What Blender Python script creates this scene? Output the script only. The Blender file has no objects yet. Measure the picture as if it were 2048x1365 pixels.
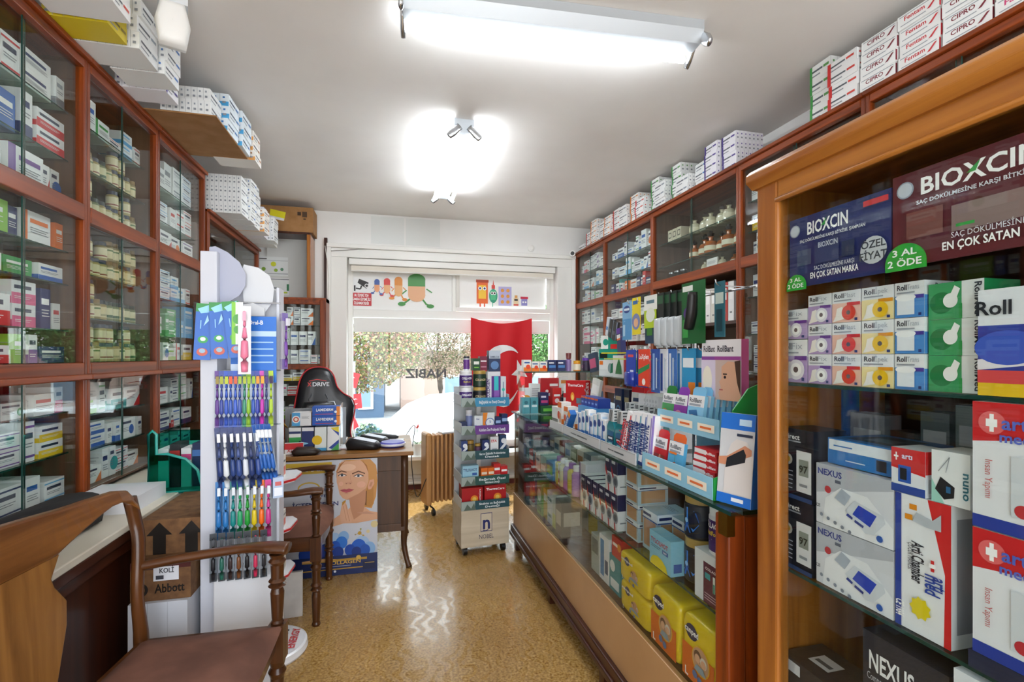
import bpy, math, random
from math import sin, cos, pi, radians as R
from mathutils import Vector, Matrix
rnd = random.Random(7)
S = bpy.context.scene
COL = S.collection
# ------------------------------------------------------------------ camera
FPX, YAW, EYE = 970.0, R(13.84), 1.4
SA, CA = sin(YAW), cos(YAW)
cam_d = bpy.data.cameras.new('camera'); cam = bpy.data.objects.new('camera', cam_d); COL.objects.link(cam)
cam_d.sensor_width = 36; cam_d.lens = 36*FPX/2048; cam_d.shift_y = 29.5/2048
cam_d.clip_start = .02; cam_d.clip_end = 200
cam.location = (0, 0, EYE); cam.rotation_euler = (pi/2, 0, -YAW)
S.camera = cam
# ------------------------------------------------------------------ world (bright hazy daylight) and exposure
w = bpy.data.worlds.new('daylight'); S.world = w; w.use_nodes = True
nt = w.node_tree; nt.nodes.clear()
wo = nt.nodes.new('ShaderNodeOutputWorld'); bg = nt.nodes.new('ShaderNodeBackground')
tc = nt.nodes.new('ShaderNodeTexCoord'); sx = nt.nodes.new('ShaderNodeSeparateXYZ'); cr = nt.nodes.new('ShaderNodeValToRGB')
nt.links.new(tc.outputs['Generated'], sx.inputs[0]); nt.links.new(sx.outputs['Z'], cr.inputs[0])
cr.color_ramp.elements[0].color = (.82, .83, .84, 1); cr.color_ramp.elements[1].color = (.72, .84, 1, 1)
nt.links.new(cr.outputs[0], bg.inputs[0]); bg.inputs[1].default_value = 3.3
nt.links.new(bg.outputs[0], wo.inputs[0])
sd = bpy.data.lights.new('sun', 'SUN'); sd.energy = 3.0; sd.angle = R(1.5); sd.color = (1, .95, .86)
sun = bpy.data.objects.new('sun', sd); COL.objects.link(sun); sun.rotation_euler = (R(38), 0, R(150))
TUBE = 24.0
S.view_settings.view_transform = 'Standard'; S.view_settings.look = 'None'
S.view_settings.gamma = 1; S.view_settings.exposure = 1.15; S.view_settings.use_curve_mapping = False
S.cycles.transparent_max_bounces = 40
S.cycles.max_bounces = 8; S.cycles.diffuse_bounces = 4; S.cycles.glossy_bounces = 4

# ------------------------------------------------------------------ measuring helpers: where a sight line meets a plane of the room
def yx(u, x):
    zc = FPX*x/(CA*(u-785)); return (zc-x*SA)/CA
def zx(u, v, x):
    zc = FPX*x/(CA*(u-785)); return EYE-(v-712)*zc/FPX
def xy(u, y):
    c = (u-1024)/FPX; return y*(SA+c*CA)/(CA-c*SA)
def zy(u, v, y):
    c = (u-1024)/FPX; return EYE-(v-712)*(y/(CA-c*SA))/FPX
# ------------------------------------------------------------------ materials
_M = {}
def lin(h):
    if not isinstance(h, str): return tuple(h)+(1,)
    h = h.lstrip('#'); o = []
    for i in (0, 2, 4):
        c = int(h[i:i+2], 16)/255
        o.append(c/12.92 if c <= .04045 else ((c+.055)/1.055)**2.4)
    return tuple(o)+(1,)
def mat(c, rough=.45, metal=0, spec=.5, coat=0, emit=0, trans=0):
    k = ('m', c, rough, metal, spec, coat, emit, trans)
    if k in _M: return _M[k]
    m = bpy.data.materials.new('surface'); m.use_nodes = True
    b = m.node_tree.nodes['Principled BSDF']
    b.inputs['Base Color'].default_value = lin(c); b.inputs['Roughness'].default_value = rough
    b.inputs['Metallic'].default_value = metal; b.inputs['Specular IOR Level'].default_value = spec
    b.inputs['Coat Weight'].default_value = coat; b.inputs['Coat Roughness'].default_value = .08
    b.inputs['Transmission Weight'].default_value = trans
    if emit:
        b.inputs['Emission Color'].default_value = lin(c); b.inputs['Emission Strength'].default_value = emit
    _M[k] = m; return m
def nodes(name):
    m = bpy.data.materials.new(name); m.use_nodes = True
    return m, m.node_tree, m.node_tree.nodes['Principled BSDF']
def ramp(nt, stops):
    r = nt.nodes.new('ShaderNodeValToRGB'); e = r.color_ramp.elements
    while len(e) < len(stops): e.new(.5)
    for q, (p, c) in zip(e, stops): q.position = p; q.color = lin(c)
    return r
def wood(c1, c2, axis=2, rough=.3, scale=1.0, coat=.25, key=None):
    k = ('w', c1, c2, axis, rough, scale, coat)
    if k in _M: return _M[k]
    m, nt, b = nodes('wood'); L = nt.links.new
    t = nt.nodes.new('ShaderNodeTexCoord'); mp = nt.nodes.new('ShaderNodeMapping')
    s = [26*scale]*3; s[axis] = 1.6*scale; mp.inputs['Scale'].default_value = s
    L(t.outputs['Object'], mp.inputs[0])
    n = nt.nodes.new('ShaderNodeTexNoise'); n.inputs['Scale'].default_value = 1; n.inputs['Detail'].default_value = 6; n.inputs['Distortion'].default_value = .6
    L(mp.outputs[0], n.inputs['Vector'])
    r = ramp(nt, [(.3, c1), (.7, c2)]); L(n.outputs['Fac'], r.inputs[0]); L(r.outputs[0], b.inputs['Base Color'])
    bp = nt.nodes.new('ShaderNodeBump'); bp.inputs['Strength'].default_value = .08; L(n.outputs['Fac'], bp.inputs['Height']); L(bp.outputs[0], b.inputs['Normal'])
    b.inputs['Roughness'].default_value = rough; b.inputs['Specular IOR Level'].default_value = .35; b.inputs['Coat Weight'].default_value = coat; b.inputs['Coat Roughness'].default_value = .12
    _M[k] = m; return m
def glass(tint='#f9fcfb', ior=1.45, rough=0.0, refl=1.0):
    k = ('g', tint, ior, rough, refl)
    if k in _M: return _M[k]
    m = bpy.data.materials.new('glass'); m.use_nodes = True; nt = m.node_tree; nt.nodes.clear(); L = nt.links.new
    o = nt.nodes.new('ShaderNodeOutputMaterial'); mx = nt.nodes.new('ShaderNodeMixShader'); tr = nt.nodes.new('ShaderNodeBsdfTransparent')
    gl = nt.nodes.new('ShaderNodeBsdfGlossy'); lw = nt.nodes.new('ShaderNodeLayerWeight'); lw.inputs['Blend'].default_value = .5
    pw = nt.nodes.new('ShaderNodeMath'); pw.operation = 'POWER'; pw.inputs[1].default_value = 5
    mu = nt.nodes.new('ShaderNodeMath'); mu.operation = 'MULTIPLY_ADD'; f0 = ((ior-1)/(ior+1))**2*refl; mu.inputs[1].default_value = .9*refl; mu.inputs[2].default_value = f0
    tr.inputs[0].default_value = lin(tint); gl.inputs['Roughness'].default_value = rough
    L(lw.outputs['Facing'], pw.inputs[0]); L(pw.outputs[0], mu.inputs[0]); L(mu.outputs[0], mx.inputs[0]); L(tr.outputs[0], mx.inputs[1]); L(gl.outputs[0], mx.inputs[2]); L(mx.outputs[0], o.inputs[0])
    _M[k] = m; return m
def noisy(c1, c2, scale=8, rough=.8, bump=.1, detail=4, lo=.35, hi=.65):
    k = ('n', c1, c2, scale, rough, bump)
    if k in _M: return _M[k]
    m, nt, b = nodes('surface'); L = nt.links.new
    t = nt.nodes.new('ShaderNodeTexCoord'); n = nt.nodes.new('ShaderNodeTexNoise'); n.inputs['Scale'].default_value = scale; n.inputs['Detail'].default_value = detail
    L(t.outputs['Object'], n.inputs['Vector']); r = ramp(nt, [(lo, c1), (hi, c2)]); L(n.outputs['Fac'], r.inputs[0]); L(r.outputs[0], b.inputs['Base Color'])
    bp = nt.nodes.new('ShaderNodeBump'); bp.inputs['Strength'].default_value = bump; L(n.outputs['Fac'], bp.inputs['Height']); L(bp.outputs[0], b.inputs['Normal'])
    b.inputs['Roughness'].default_value = rough; _M[k] = m; return m
WOOD = wood('#5c240a', '#984410', 2, .38, coat=.05); WOODH = wood('#5c240a', '#984410', 1, .38, coat=.05)
DARKW = wood('#2e130a', '#47200f', 2, .4); DARKH = wood('#30140b', '#4d2412', 1, .4)
GOLDW = wood('#7d4316', '#b06f2c', 2); GOLDH = wood('#8a4d1a', '#b97a33', 1)
CHAIRW = wood('#361d0d', '#633a1b', 2, .3); CHAIRY = wood('#553012', '#8c5a2a', 1, .35); CHAIRX = wood('#361d0d', '#633a1b', 0, .3)
DESKX = wood('#6b431e', '#a07038', 0, .35); DESKZ = wood('#3a2413', '#573820', 2, .4)
GLASS = glass(); SHELFG = glass('#edf7f2'); CLEAR = glass('#fdfefe', 1.3, .03, .4); TEALG = glass('#79d8cc', 1.3, .05, .6)
EDGE = mat('#1c3f38', .15); WHITE = mat('#f2f2ef', .4); CHROME = mat('#c9ccd0', .2, 1); BLACK = mat('#141416', .4)
KRAFT = noisy('#94693a', '#a3774a', 12, .8, .01)

# ------------------------------------------------------------------ text outlines, made once per string
_T = {}
def text_polys(s, bold):
    k = (s, bold)
    if k in _T: return _T[k]
    cu = bpy.data.curves.new('t', 'FONT'); cu.body = s; cu.size = 1; cu.resolution_u = 2; cu.fill_mode = 'FRONT'; cu.offset = .022 if bold else 0
    o = bpy.data.objects.new('t', cu); COL.objects.link(o)
    dg = bpy.context.evaluated_depsgraph_get(); dg.update()
    me = bpy.data.meshes.new_from_object(o.evaluated_get(dg))
    vs = [(v.co.x, v.co.y) for v in me.vertices]; fs = [tuple(p.vertices) for p in me.polygons]
    bpy.data.objects.remove(o); bpy.data.curves.remove(cu); bpy.data.meshes.remove(me)
    xs = [v[0] for v in vs] or [0]; x0, x1 = min(xs), max(xs)
    vs = [((x-x0)/.7, y/.7) for x, y in vs]
    _T[k] = (vs, fs, (x1-x0)/.7); return _T[k]

# ------------------------------------------------------------------ mesh builder
class MB:
    def __init__(s): s.v = []; s.f = []; s.m = []; s.ms = []; s.sm = []
    def mi(s, m):
        if m not in s.ms: s.ms.append(m)
        return s.ms.index(m)
    def add(s, vs, fs, m, smooth=False, T=None):
        b = len(s.v); i = s.mi(m)
        s.v += [tuple(T @ Vector(v)) if T else tuple(v) for v in vs]
        for f in fs: s.f.append(tuple(b+q for q in f)); s.m.append(i); s.sm.append(smooth)
        return s
    def box(s, x0, x1, y0, y1, z0, z1, m, T=None):
        vs = [(x, y, z) for x in (x0, x1) for y in (y0, y1) for z in (z0, z1)]
        return s.add(vs, [(0,1,3,2),(4,6,7,5),(0,4,5,1),(2,3,7,6),(0,2,6,4),(1,5,7,3)], m, T=T)
    def lathe(s, prof, m, n=20, T=None, mats=None, smooth=True, cx=0, cy=0, sx=1, sy=1):
        for k in range(len(prof)-1):
            (r0, z0), (r1, z1) = prof[k], prof[k+1]
            mm = mats[k] if mats else m
            vs = []; fs = []
            for r, z in ((r0, z0), (r1, z1)):
                for i in range(n):
                    a = 2*pi*i/n; vs.append((cx+sx*r*cos(a), cy+sy*r*sin(a), z))
            for i in range(n):
                j = (i+1) % n; fs.append((i, j, n+j, n+i))
            s.add(vs, fs, mm, smooth, T)
        return s
    def cyl(s, p, q, r, m, n=10, r2=None):
        p, q = Vector(p), Vector(q); d = (q-p); L = d.length
        T = Matrix.Translation(p) @ d.to_track_quat('Z', 'Y').to_matrix().to_4x4()
        r2 = r if r2 is None else r2
        return s.lathe([(0, 0), (r, 0), (r2, L), (0, L)], m, n, T)
    def sweep(s, pts, rad, m, n=10, sub=4, closed=False, up=(0, 0, 1)):
        P = [Vector(p) for p in pts]
        if not isinstance(rad, list): rad = [rad]*len(P)
        rad = [(q, q) if not isinstance(q, tuple) else q for q in rad]
        Q = []; RR = []
        if sub > 1:
            for i in range(len(P)-1):
                p0 = P[max(i-1, 0)]; p1 = P[i]; p2 = P[i+1]; p3 = P[min(i+2, len(P)-1)]
                for k in range(sub):
                    t = k/sub
                    Q.append(.5*((2*p1)+(p2-p0)*t+(2*p0-5*p1+4*p2-p3)*t*t+(3*p1-p0-3*p2+p3)*t**3))
                    RR.append(tuple(rad[i][c]*(1-t)+rad[i+1][c]*t for c in (0, 1)))
            Q.append(P[-1]); RR.append(rad[-1])
        else: Q, RR = P, rad
        vs = []; fs = []; U0 = Vector(up)
        for i, q in enumerate(Q):
            d = (Q[min(i+1, len(Q)-1)]-Q[max(i-1, 0)]).normalized()
            a = d.cross(U0)
            if a.length < 1e-3: a = d.cross(Vector((1, 0, 0)))
            a.normalize(); b = a.cross(d).normalized()
            for k in range(n):
                an = 2*pi*k/n; vs.append(q+a*RR[i][0]*cos(an)+b*RR[i][1]*sin(an))
        for i in range(len(Q)-1):
            for k in range(n):
                j = (k+1) % n; fs.append((i*n+k, i*n+j, (i+1)*n+j, (i+1)*n+k))
        fs.append(tuple(range(n-1, -1, -1))); fs.append(tuple((len(Q)-1)*n+k for k in range(n)))
        return s.add(vs, fs, m, True)
    def prism(s, poly, t0, t1, m, plane='xz', m2=None, T=None):
        def at(a, b, t): return {'xz': (a, t, b), 'yz': (t, a, b), 'xy': (a, b, t)}[plane]
        n = len(poly); vs = [at(a, b, t0) for a, b in poly]+[at(a, b, t1) for a, b in poly]
        s.add(vs, [tuple(range(n))], m, T=T); s.add(vs, [tuple(range(2*n-1, n-1, -1))], m, T=T)
        return s.add(vs, [(i, (i+1) % n, n+(i+1) % n, n+i) for i in range(n)], m2 or m, T=T)
    def puff(s, poly, t, m, T=None, both=True, flat=.97):
        cx = sum(p[0] for p in poly)/len(poly); cy = sum(p[1] for p in poly)/len(poly); n = len(poly)
        rings = [(1, 0), (flat, .45), (.9, .8), (.7, .95), (.4, 1), (.02, 1.0)]
        for sg in ((1, -1) if both else (1,)):
            vs = []; fs = []
            for sc, h in rings:
                for x, z in poly: vs.append((cx+(x-cx)*sc, -sg*h*t, cy+(z-cy)*sc))
            for k in range(len(rings)-1):
                for i in range(n):
                    j = (i+1) % n; fs.append((k*n+i, k*n+j, (k+1)*n+j, (k+1)*n+i))
            s.add(vs, fs, m, True, T)
        return s
    def grid(s, fn, nu, nv, m, T=None, smooth=True):
        vs = [fn(i/nu, j/nv) for i in range(nu+1) for j in range(nv+1)]
        fs = [(i*(nv+1)+j, (i+1)*(nv+1)+j, (i+1)*(nv+1)+j+1, i*(nv+1)+j+1) for i in range(nu) for j in range(nv)]
        return s.add(vs, fs, m, smooth, T)
    # printed graphics on the flat face with corner O, full right vector Rv and full up vector Uv
    def gfx(s, O, Rv, Uv, ops, eps=.00035, e0=1):
        O, Rv, Uv = Vector(O), Vector(Rv), Vector(Uv); N = Rv.cross(Uv).normalized(); W = Rv.length; H = Uv.length
        r, u = Rv/W, Uv/H
        for k, op in enumerate(ops):
            o = O+N*eps*(k+e0)
            def P(x, y): return o+Rv*x+Uv*y
            t = op[0]
            if t == 'r':
                _, x0, y0, x1, y1, c = op; s.add([P(x0, y0), P(x1, y0), P(x1, y1), P(x0, y1)], [(0, 1, 2, 3)], cm(c))
            elif t == 'p':
                s.add([P(x, y) for x, y in op[1]], [tuple(range(len(op[1])))], cm(op[2]))
            elif t == 'c':            # ('c', cx, cy, radius as a share of the height, colour, x stretch, start, end)
                cx, cy, rr, c = op[1:5]; ex = op[5] if len(op) > 5 else 1; n = 20
                q = P(cx, cy); s.add([q+r*(rr*H*ex*cos(2*pi*i/n))+u*(rr*H*sin(2*pi*i/n)) for i in range(n)], [tuple(range(n))], cm(c))
            elif t == 'l':            # thick polyline
                pts, wd, c = op[1:4]
                for (xa, ya), (xb, yb) in zip(pts, pts[1:]):
                    a, b = P(xa, ya), P(xb, yb); d = (b-a)
                    if d.length < 1e-9: continue
                    q = d.normalized().cross(N)*wd*H/2; s.add([a+q, b+q, b-q, a-q], [(3, 2, 1, 0)], cm(c))
            elif t == 't':            # ('t', text, x, y, cap height share, colour, align, rotation, fit width share, bold)
                st, x, y, h, c = op[1:6]; al = op[6] if len(op) > 6 else 'c'; ro = R(op[7]) if len(op) > 7 else 0
                fit = op[8] if len(op) > 8 else None; bo = op[9] if len(op) > 9 else True
                vs, fs, wd = text_polys(st, bo); sc = h*H; sxx = sc
                span = W if abs(sin(ro)) < .5 else H
                if fit and wd > 0: sxx = fit*span/wd
                off = {'l': 0, 'c': -wd/2, 'r': -wd}[al]; q = P(x, y); cr_, sr_ = cos(ro), sin(ro)
                out = []
                for a, b in vs:
                    a = (a+off)*sxx; b = b*sc; out.append(q+r*(a*cr_-b*sr_)+u*(a*sr_+b*cr_))
                s.add(out, fs, cm(c))
        return s
    def mesh(s, name):
        me = bpy.data.meshes.new(name); me.from_pydata([tuple(v) for v in s.v], [], s.f)
        for m in s.ms: me.materials.append(m)
        me.polygons.foreach_set('material_index', s.m); me.polygons.foreach_set('use_smooth', s.sm); me.update()
        return me
    def build(s, name, parent=None, loc=(0, 0, 0), rz=0, bevel=0, **k):
        return link(name, s.mesh(name), parent, loc, rz, bevel, **k)
def cm(c): return c if not isinstance(c, (str, tuple)) else mat(c, .4)
def link(name, data, parent=None, loc=(0, 0, 0), rz=0, bevel=0, label=None, cat=None, group=None, kind=None, rot=None):
    o = bpy.data.objects.new(name, data); COL.objects.link(o)
    o.location = loc; o.rotation_euler = rot if rot else (0, 0, rz)
    if parent: o.parent = parent
    for a, b in (('label', label), ('category', cat), ('group', group), ('kind', kind)):
        if b: o[a] = b
    if bevel:
        md = o.modifiers.new('b', 'BEVEL'); md.width = bevel; md.segments = 2; md.limit_method = 'ANGLE'; md.angle_limit = R(40)
    return o
def empty(name, label, cat, loc=(0, 0, 0), rz=0, group=None, rot=None):
    return link(name, None, None, loc, rz, 0, label, cat, group, None, rot)
def tree(o, parent=None, **k):
    c = o.copy(); COL.objects.link(c); c.parent = parent
    for ch in list(o.children): tree(ch, c)
    for a, b in k.items():
        if a in ('label', 'group'): c[a] = b
        elif a == 'loc': c.location = b
        elif a == 'rz': c.rotation_euler = (0, 0, b)
        elif a == 'rot': c.rotation_euler = b
    return c
# carton mesh: origin at the middle of the underside, front face looks to -Y
def carton(w_, d_, h_, base, front=(), side=(), top=(), endc=None, name='carton', back=None, eps=.00035):
    m = MB(); b = cm(base); x, y = w_/2, d_/2
    m.box(-x, x, -y, y, 0, h_, b)
    m.gfx((-x, -y, 0), (w_, 0, 0), (0, 0, h_), front, eps)
    m.gfx((x, -y, 0), (0, d_, 0), (0, 0, h_), side, eps); m.gfx((-x, y, 0), (0, -d_, 0), (0, 0, h_), side, eps)
    m.gfx((-x, -y, h_), (w_, 0, 0), (0, d_, 0), top, eps)
    return m.mesh(name)
def prod(name, label, cat, w_, d_, h_, base, front=(), side=(), top=(), loc=(0, 0, 0), rz=0, group=None, rot=None, eps=.00035):
    return link(name, carton(w_, d_, h_, base, front, side, top, name=name, eps=eps), None, loc, rz, 0, label, cat, group, None, rot)
ORD = 'first second third fourth fifth sixth seventh eighth ninth tenth eleventh twelfth thirteenth fourteenth fifteenth sixteenth seventeenth eighteenth nineteenth twentieth'.split()
def nth(i):
    if i < 20: return ORD[i]
    t, q = divmod(i+1, 10); tn = {2: 'twenty', 3: 'thirty', 4: 'forty', 5: 'fifty'}[t]
    return tn+'-'+ORD[q-1] if q else {3: 'thirtieth', 4: 'fortieth', 5: 'fiftieth'}[t]
# ================================================================== THE ROOM
CEIL, BACK, XLW, XRW, FRONT = 2.86, 5.2, -1.56, 2.40, -1.6
def struct(name, mb, **k): return mb.build(name, kind='structure', **k)
# speckled, worn, polished linoleum
FL, nt, b = nodes('linoleum'); L = nt.links.new
t = nt.nodes.new('ShaderNodeTexCoord')
n1 = nt.nodes.new('ShaderNodeTexNoise'); n1.inputs['Scale'].default_value = 90; n1.inputs['Detail'].default_value = 3; L(t.outputs['Object'], n1.inputs['Vector'])
r1 = ramp(nt, [(.3, '#7a5526'), (.5, '#b08a4c'), (.7, '#cdae78')]); L(n1.outputs['Fac'], r1.inputs[0])
n2 = nt.nodes.new('ShaderNodeTexNoise'); n2.inputs['Scale'].default_value = 1.6; n2.inputs['Detail'].default_value = 5; L(t.outputs['Object'], n2.inputs['Vector'])
mx = nt.nodes.new('ShaderNodeMix'); mx.data_type = 'RGBA'; mx.blend_type = 'MULTIPLY'; mx.inputs[0].default_value = .35
r2 = ramp(nt, [(.35, '#b09878'), (.65, '#ffffff')]); L(n2.outputs['Fac'], r2.inputs[0]); L(r1.outputs[0], mx.inputs[6]); L(r2.outputs[0], mx.inputs[7]); L(mx.outputs[2], b.inputs['Base Color'])
wv = nt.nodes.new('ShaderNodeTexWave'); wv.inputs['Scale'].default_value = 4.2; wv.inputs['Distortion'].default_value = 9; wv.inputs['Detail'].default_value = 1.0; wv.inputs['Detail Scale'].default_value = 2.2; L(t.outputs['Object'], wv.inputs['Vector'])
n3 = nt.nodes.new('ShaderNodeTexNoise'); n3.inputs['Scale'].default_value = 3.2; n3.inputs['Detail'].default_value = 4; L(t.outputs['Object'], n3.inputs['Vector'])
ad = nt.nodes.new('ShaderNodeMath'); ad.operation = 'MULTIPLY'; L(wv.outputs['Fac'], ad.inputs[0]); L(n3.outputs['Fac'], ad.inputs[1])
mr = nt.nodes.new('ShaderNodeMapRange'); mr.inputs['From Min'].default_value = .28; mr.inputs['From Max'].default_value = .46; mr.inputs['To Min'].default_value = .3; mr.inputs['To Max'].default_value = .16
L(ad.outputs[0], mr.inputs[0]); L(mr.outputs[0], b.inputs['Roughness'])
bp = nt.nodes.new('ShaderNodeBump'); bp.inputs['Strength'].default_value = .04; bp.inputs['Distance'].default_value = .02; L(n3.outputs['Fac'], bp.inputs['Height']); L(bp.outputs[0], b.inputs['Normal'])
b.inputs['Coat Weight'].default_value = .15; b.inputs['Coat Roughness'].default_value = .25
struct('floor', MB().box(XLW, XRW, FRONT, BACK, -.06, 0, FL))
CE = noisy('#e6e2de', '#eeebe7', 1.4, .75, .12, 6)
WALLM = noisy('#e4e3e0', '#ebeae7', 2, .6, .05)
struct('ceiling', MB().box(XLW, XRW, FRONT, BACK+.3, CEIL, CEIL+.08, CE))
struct('wall_left', MB().box(XLW-.08, XLW, FRONT, BACK+.3, 0, CEIL, WALLM))
struct('wall_right', MB().box(XRW, XRW+.08, FRONT, BACK+.3, 0, CEIL, WALLM))
# window wall with its opening
wx0, wx1, wz0, wz1 = -.45, 1.80, .38, 2.40
m = MB(); Y0, Y1 = BACK, BACK+.28
m.box(XLW, wx0, Y0, Y1, 0, CEIL, WALLM); m.box(wx1, XRW, Y0, Y1, 0, CEIL, WALLM)
m.box(wx0, wx1, Y0, Y1, wz1, CEIL, WALLM); m.box(wx0, wx1, Y0, Y1, 0, wz0, WALLM)
struct('wall_back', m)
# unseen wall behind the viewer; wide opening added to let in fill daylight
m = MB(); m.box(XLW, -1.2, FRONT-.1, FRONT, 0, CEIL, WALLM); m.box(2.1, XRW, FRONT-.1, FRONT, 0, CEIL, WALLM); m.box(-1.2, 2.1, FRONT-.1, FRONT, 2.6, CEIL, WALLM); m.box(-1.2, 2.1, FRONT-.1, FRONT, 0, .3, WALLM)
struct('wall_front', m)
PW = mat('#ecebe6', .35); PW2 = mat('#dcdad2', .4)
m = MB()
for x in (-1.2, -.1, 1.0, 2.06): m.box(x, x+.04, FRONT-.08, FRONT-.03, .3, 2.6, DARKW)
m.box(-1.2, 2.1, FRONT-.08, FRONT-.03, 2.1, 2.14, DARKW)
struct('fill_opening_frame', m)  # unseen bars across the opening added for fill light
m = MB()   # painted casing
m.box(wx0-.15, wx0, Y0-.03, Y0, .3, wz1, PW); m.box(wx1, wx1+.17, Y0-.03, Y0, .3, wz1, PW); m.box(wx0-.15, wx1+.17, Y0-.03, Y0, wz1, wz1+.09, PW)
m.box(wx0-.19, wx0-.15, Y0-.05, Y0, .3, wz1+.09, PW); m.box(wx1+.17, wx1+.21, Y0-.05, Y0, .3, wz1+.09, PW); m.box(wx0-.19, wx1+.21, Y0-.06, Y0, wz1+.09, wz1+.13, PW)
struct('trim_1', m, bevel=.004)
m = MB()   # sash frame
ys0, ys1 = Y0+.10, Y0+.16; xm = xy(908, Y0+.1)
for x0, x1 in ((wx0, wx0+.05), (wx1-.05, wx1)): m.box(x0, x1, ys0, ys1, wz0, wz1, PW)
for z0, z1 in ((wz0, wz0+.08), (wz1-.05, wz1), (1.80, 1.885)): m.box(wx0+.05, wx1-.05, ys0, ys1, z0, z1, PW)
m.box(xm-.02, xm+.02, ys0, ys1, 1.885, wz1-.05, PW); m.box(xm+.02, xm+.06, ys0-.02, ys1-.01, 1.93, wz1-.10, PW2)
m.box(xm+.02, wx1-.05, ys0-.02, ys0, 1.885, 1.93, PW); m.box(wx1-.09, wx1-.05, ys0-.02, ys0, 1.93, wz1-.10, PW); m.box(xm+.02, wx1-.05, ys0-.02, ys0, wz1-.10, wz1-.05, PW)
win = struct('window_1', m, bevel=.004)
MB().box(wx0+.05, wx1-.05, Y0+.125, Y0+.131, wz0+.08, 1.80, glass('#fafdfc', 1.4, 0, .7)).build('window_pane', win)
FROST = mat('#e9ebe6', .5, emit=0); 
m = MB(); m.box(wx0+.05, xm-.02, Y0+.125, Y0+.129, 1.885, wz1-.05, WHITE); m.box(xm+.06, wx1-.09, Y0+.125, Y0+.129, 1.93, wz1-.10, WHITE)
m.build('window_panel', win)
struct('window_sill', MB().box(wx0-.02, wx1+.02, Y0-.22, Y0+.1, wz0-.04, wz0, PW).box(wx0, wx1, Y0-.04, Y0-.0, .16, wz0-.04, PW2), bevel=.004)
struct('baseboard_back', MB().box(-.6, 2.0, Y0-.03, Y0, 0, .05, mat('#6b2a22', .5)).box(-.6, 2.0, Y0-.035, Y0-.01, .07, .11, PW).cyl((-.6, Y0-.05, .075), (2.0, Y0-.05, .075), .018, PW))
# roller blind
rb = empty('roller_blind', 'cream fabric roller blind folded under the window head', 'blind', (0, 0, 0))
m = MB(); m.box(wx0+.02, wx1-.02, Y0-.02, Y0+.06, wz1-.07, wz1-.005, PW); m.build('cassette', rb, bevel=.006)
m = MB(); m.box(wx0+.04, wx1-.04, Y0+.0, Y0+.03, wz1-.12, wz1-.075, mat('#e4ddcf', .7)); m.cyl((wx0+.04, Y0+.015, wz1-.12), (wx1-.04, Y0+.015, wz1-.12), .014, PW); m.build('rolled_fabric', rb)
wb = empty('roller_screen', 'white translucent shade pulled a little way down behind the glass', 'blind')
MB().box(wx0+.06, wx1-.06, Y0+.085, Y0+.088, 1.66, 1.795, mat('#f2f2ee', .7)).build('fabric', wb)
MB().cyl((wx0+.06, Y0+.086, 1.655), (wx1-.06, Y0+.086, 1.655), .008, PW).build('bottom_bar', wb)
# taped sheets above the window and dark wood strip beside it
for i, (u0, u1) in enumerate(((742, 808), (812, 880))):
    MB().box(xy(u0, Y0), xy(u1, Y0), Y0-.004, Y0, 2.56, 2.84, mat('#dfe1de', .6)).build('paper_sheet', label='blank white sheet taped above the window, '+('beside the dark strip side' if not i else 'the one over the window middle'), cat='paper', group='sheets above the window')
MB().box(-.665, -.635, Y0-.04, Y0, zy(660, 610, Y0), zy(660, 478, Y0), DARKW).build('wooden_strip', label='narrow dark wooden strip hung upright beside the window casing', cat='trim strip')
m = MB(); m.sweep([(-.655, Y0-.05, 2.5), (-.62, Y0-.05, 2.2), (-.63, Y0-.05, 1.8), (-.60, Y0-.05, 1.5), (-.62, Y0-.05, 1.1), (-.6, Y0-.05, .8)], .004, PW2, 6)
m.sweep([(-.61, Y0-.045, 2.45), (-.1, Y0-.035, 2.5), (.8, Y0-.035, 2.51), (1.7, Y0-.035, 2.5)], .003, mat('#777570', .6), 5)
m.build('wall_cable', label='thin cable running down beside the window and along its head', cat='cable')
m = MB(); m.lathe([(0, 0), (.04, 0), (.038, .012), (.02, .02), (0, .02)], PW, 16, Matrix.Translation((xy(1062, Y0), Y0, zy(1062, 497, Y0))) @ Matrix.Rotation(pi/2, 4, 'X'))
m.build('round_sensor', label='small round white sensor on the wall above the window', cat='sensor')
# printed window stickers
yS = Y0+.122
def sticker(name, label, cat, u0, u1, v0, v1, ops, y=yS, base=None):
    x0, x1 = xy(u0, y), xy(u1, y); z1_, z0_ = zy((u0+u1)/2, v0, y), zy((u0+u1)/2, v1, y)
    m = MB()
    if base: m.box(x0, x1, y, y+.002, z0_, z1_, cm(base))
    m.gfx((x0, y, z0_), (x1-x0, 0, 0), (0, 0, z1_-z0_), ops, .0006)
    return m.build(name, label=label, cat=cat)
sticker('camera_sign', 'white and red surveillance camera notice in the upper window', 'sign', 703, 743, 556, 612,
  [('r', 0, 0, 1, .46, '#c5202c'), ('t', 'BU İŞYERİ 7/24', .5, .33, .09, '#ffffff', 'c', 0, .7), ('t', 'KAMERA SİSTEMİ İLE', .5, .19, .09, '#ffffff', 'c', 0, .9), ('t', 'İZLENMEKTEDİR', .5, .05, .09, '#ffffff', 'c', 0, .75),
   ('p', [(.3, .82), (.38, .96), (.85, .84), (.82, .66), (.74, .62)], '#1a1a1a'), ('c', .76, .72, .075, '#e8e8e8'), ('c', .76, .72, .045, '#1a1a1a'), ('l', [(.5, .72), (.45, .6), (.22, .62)], .05, '#1a1a1a'), ('r', .12, .52, .2, .72, '#1a1a1a')], base='#eef0f0')
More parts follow.
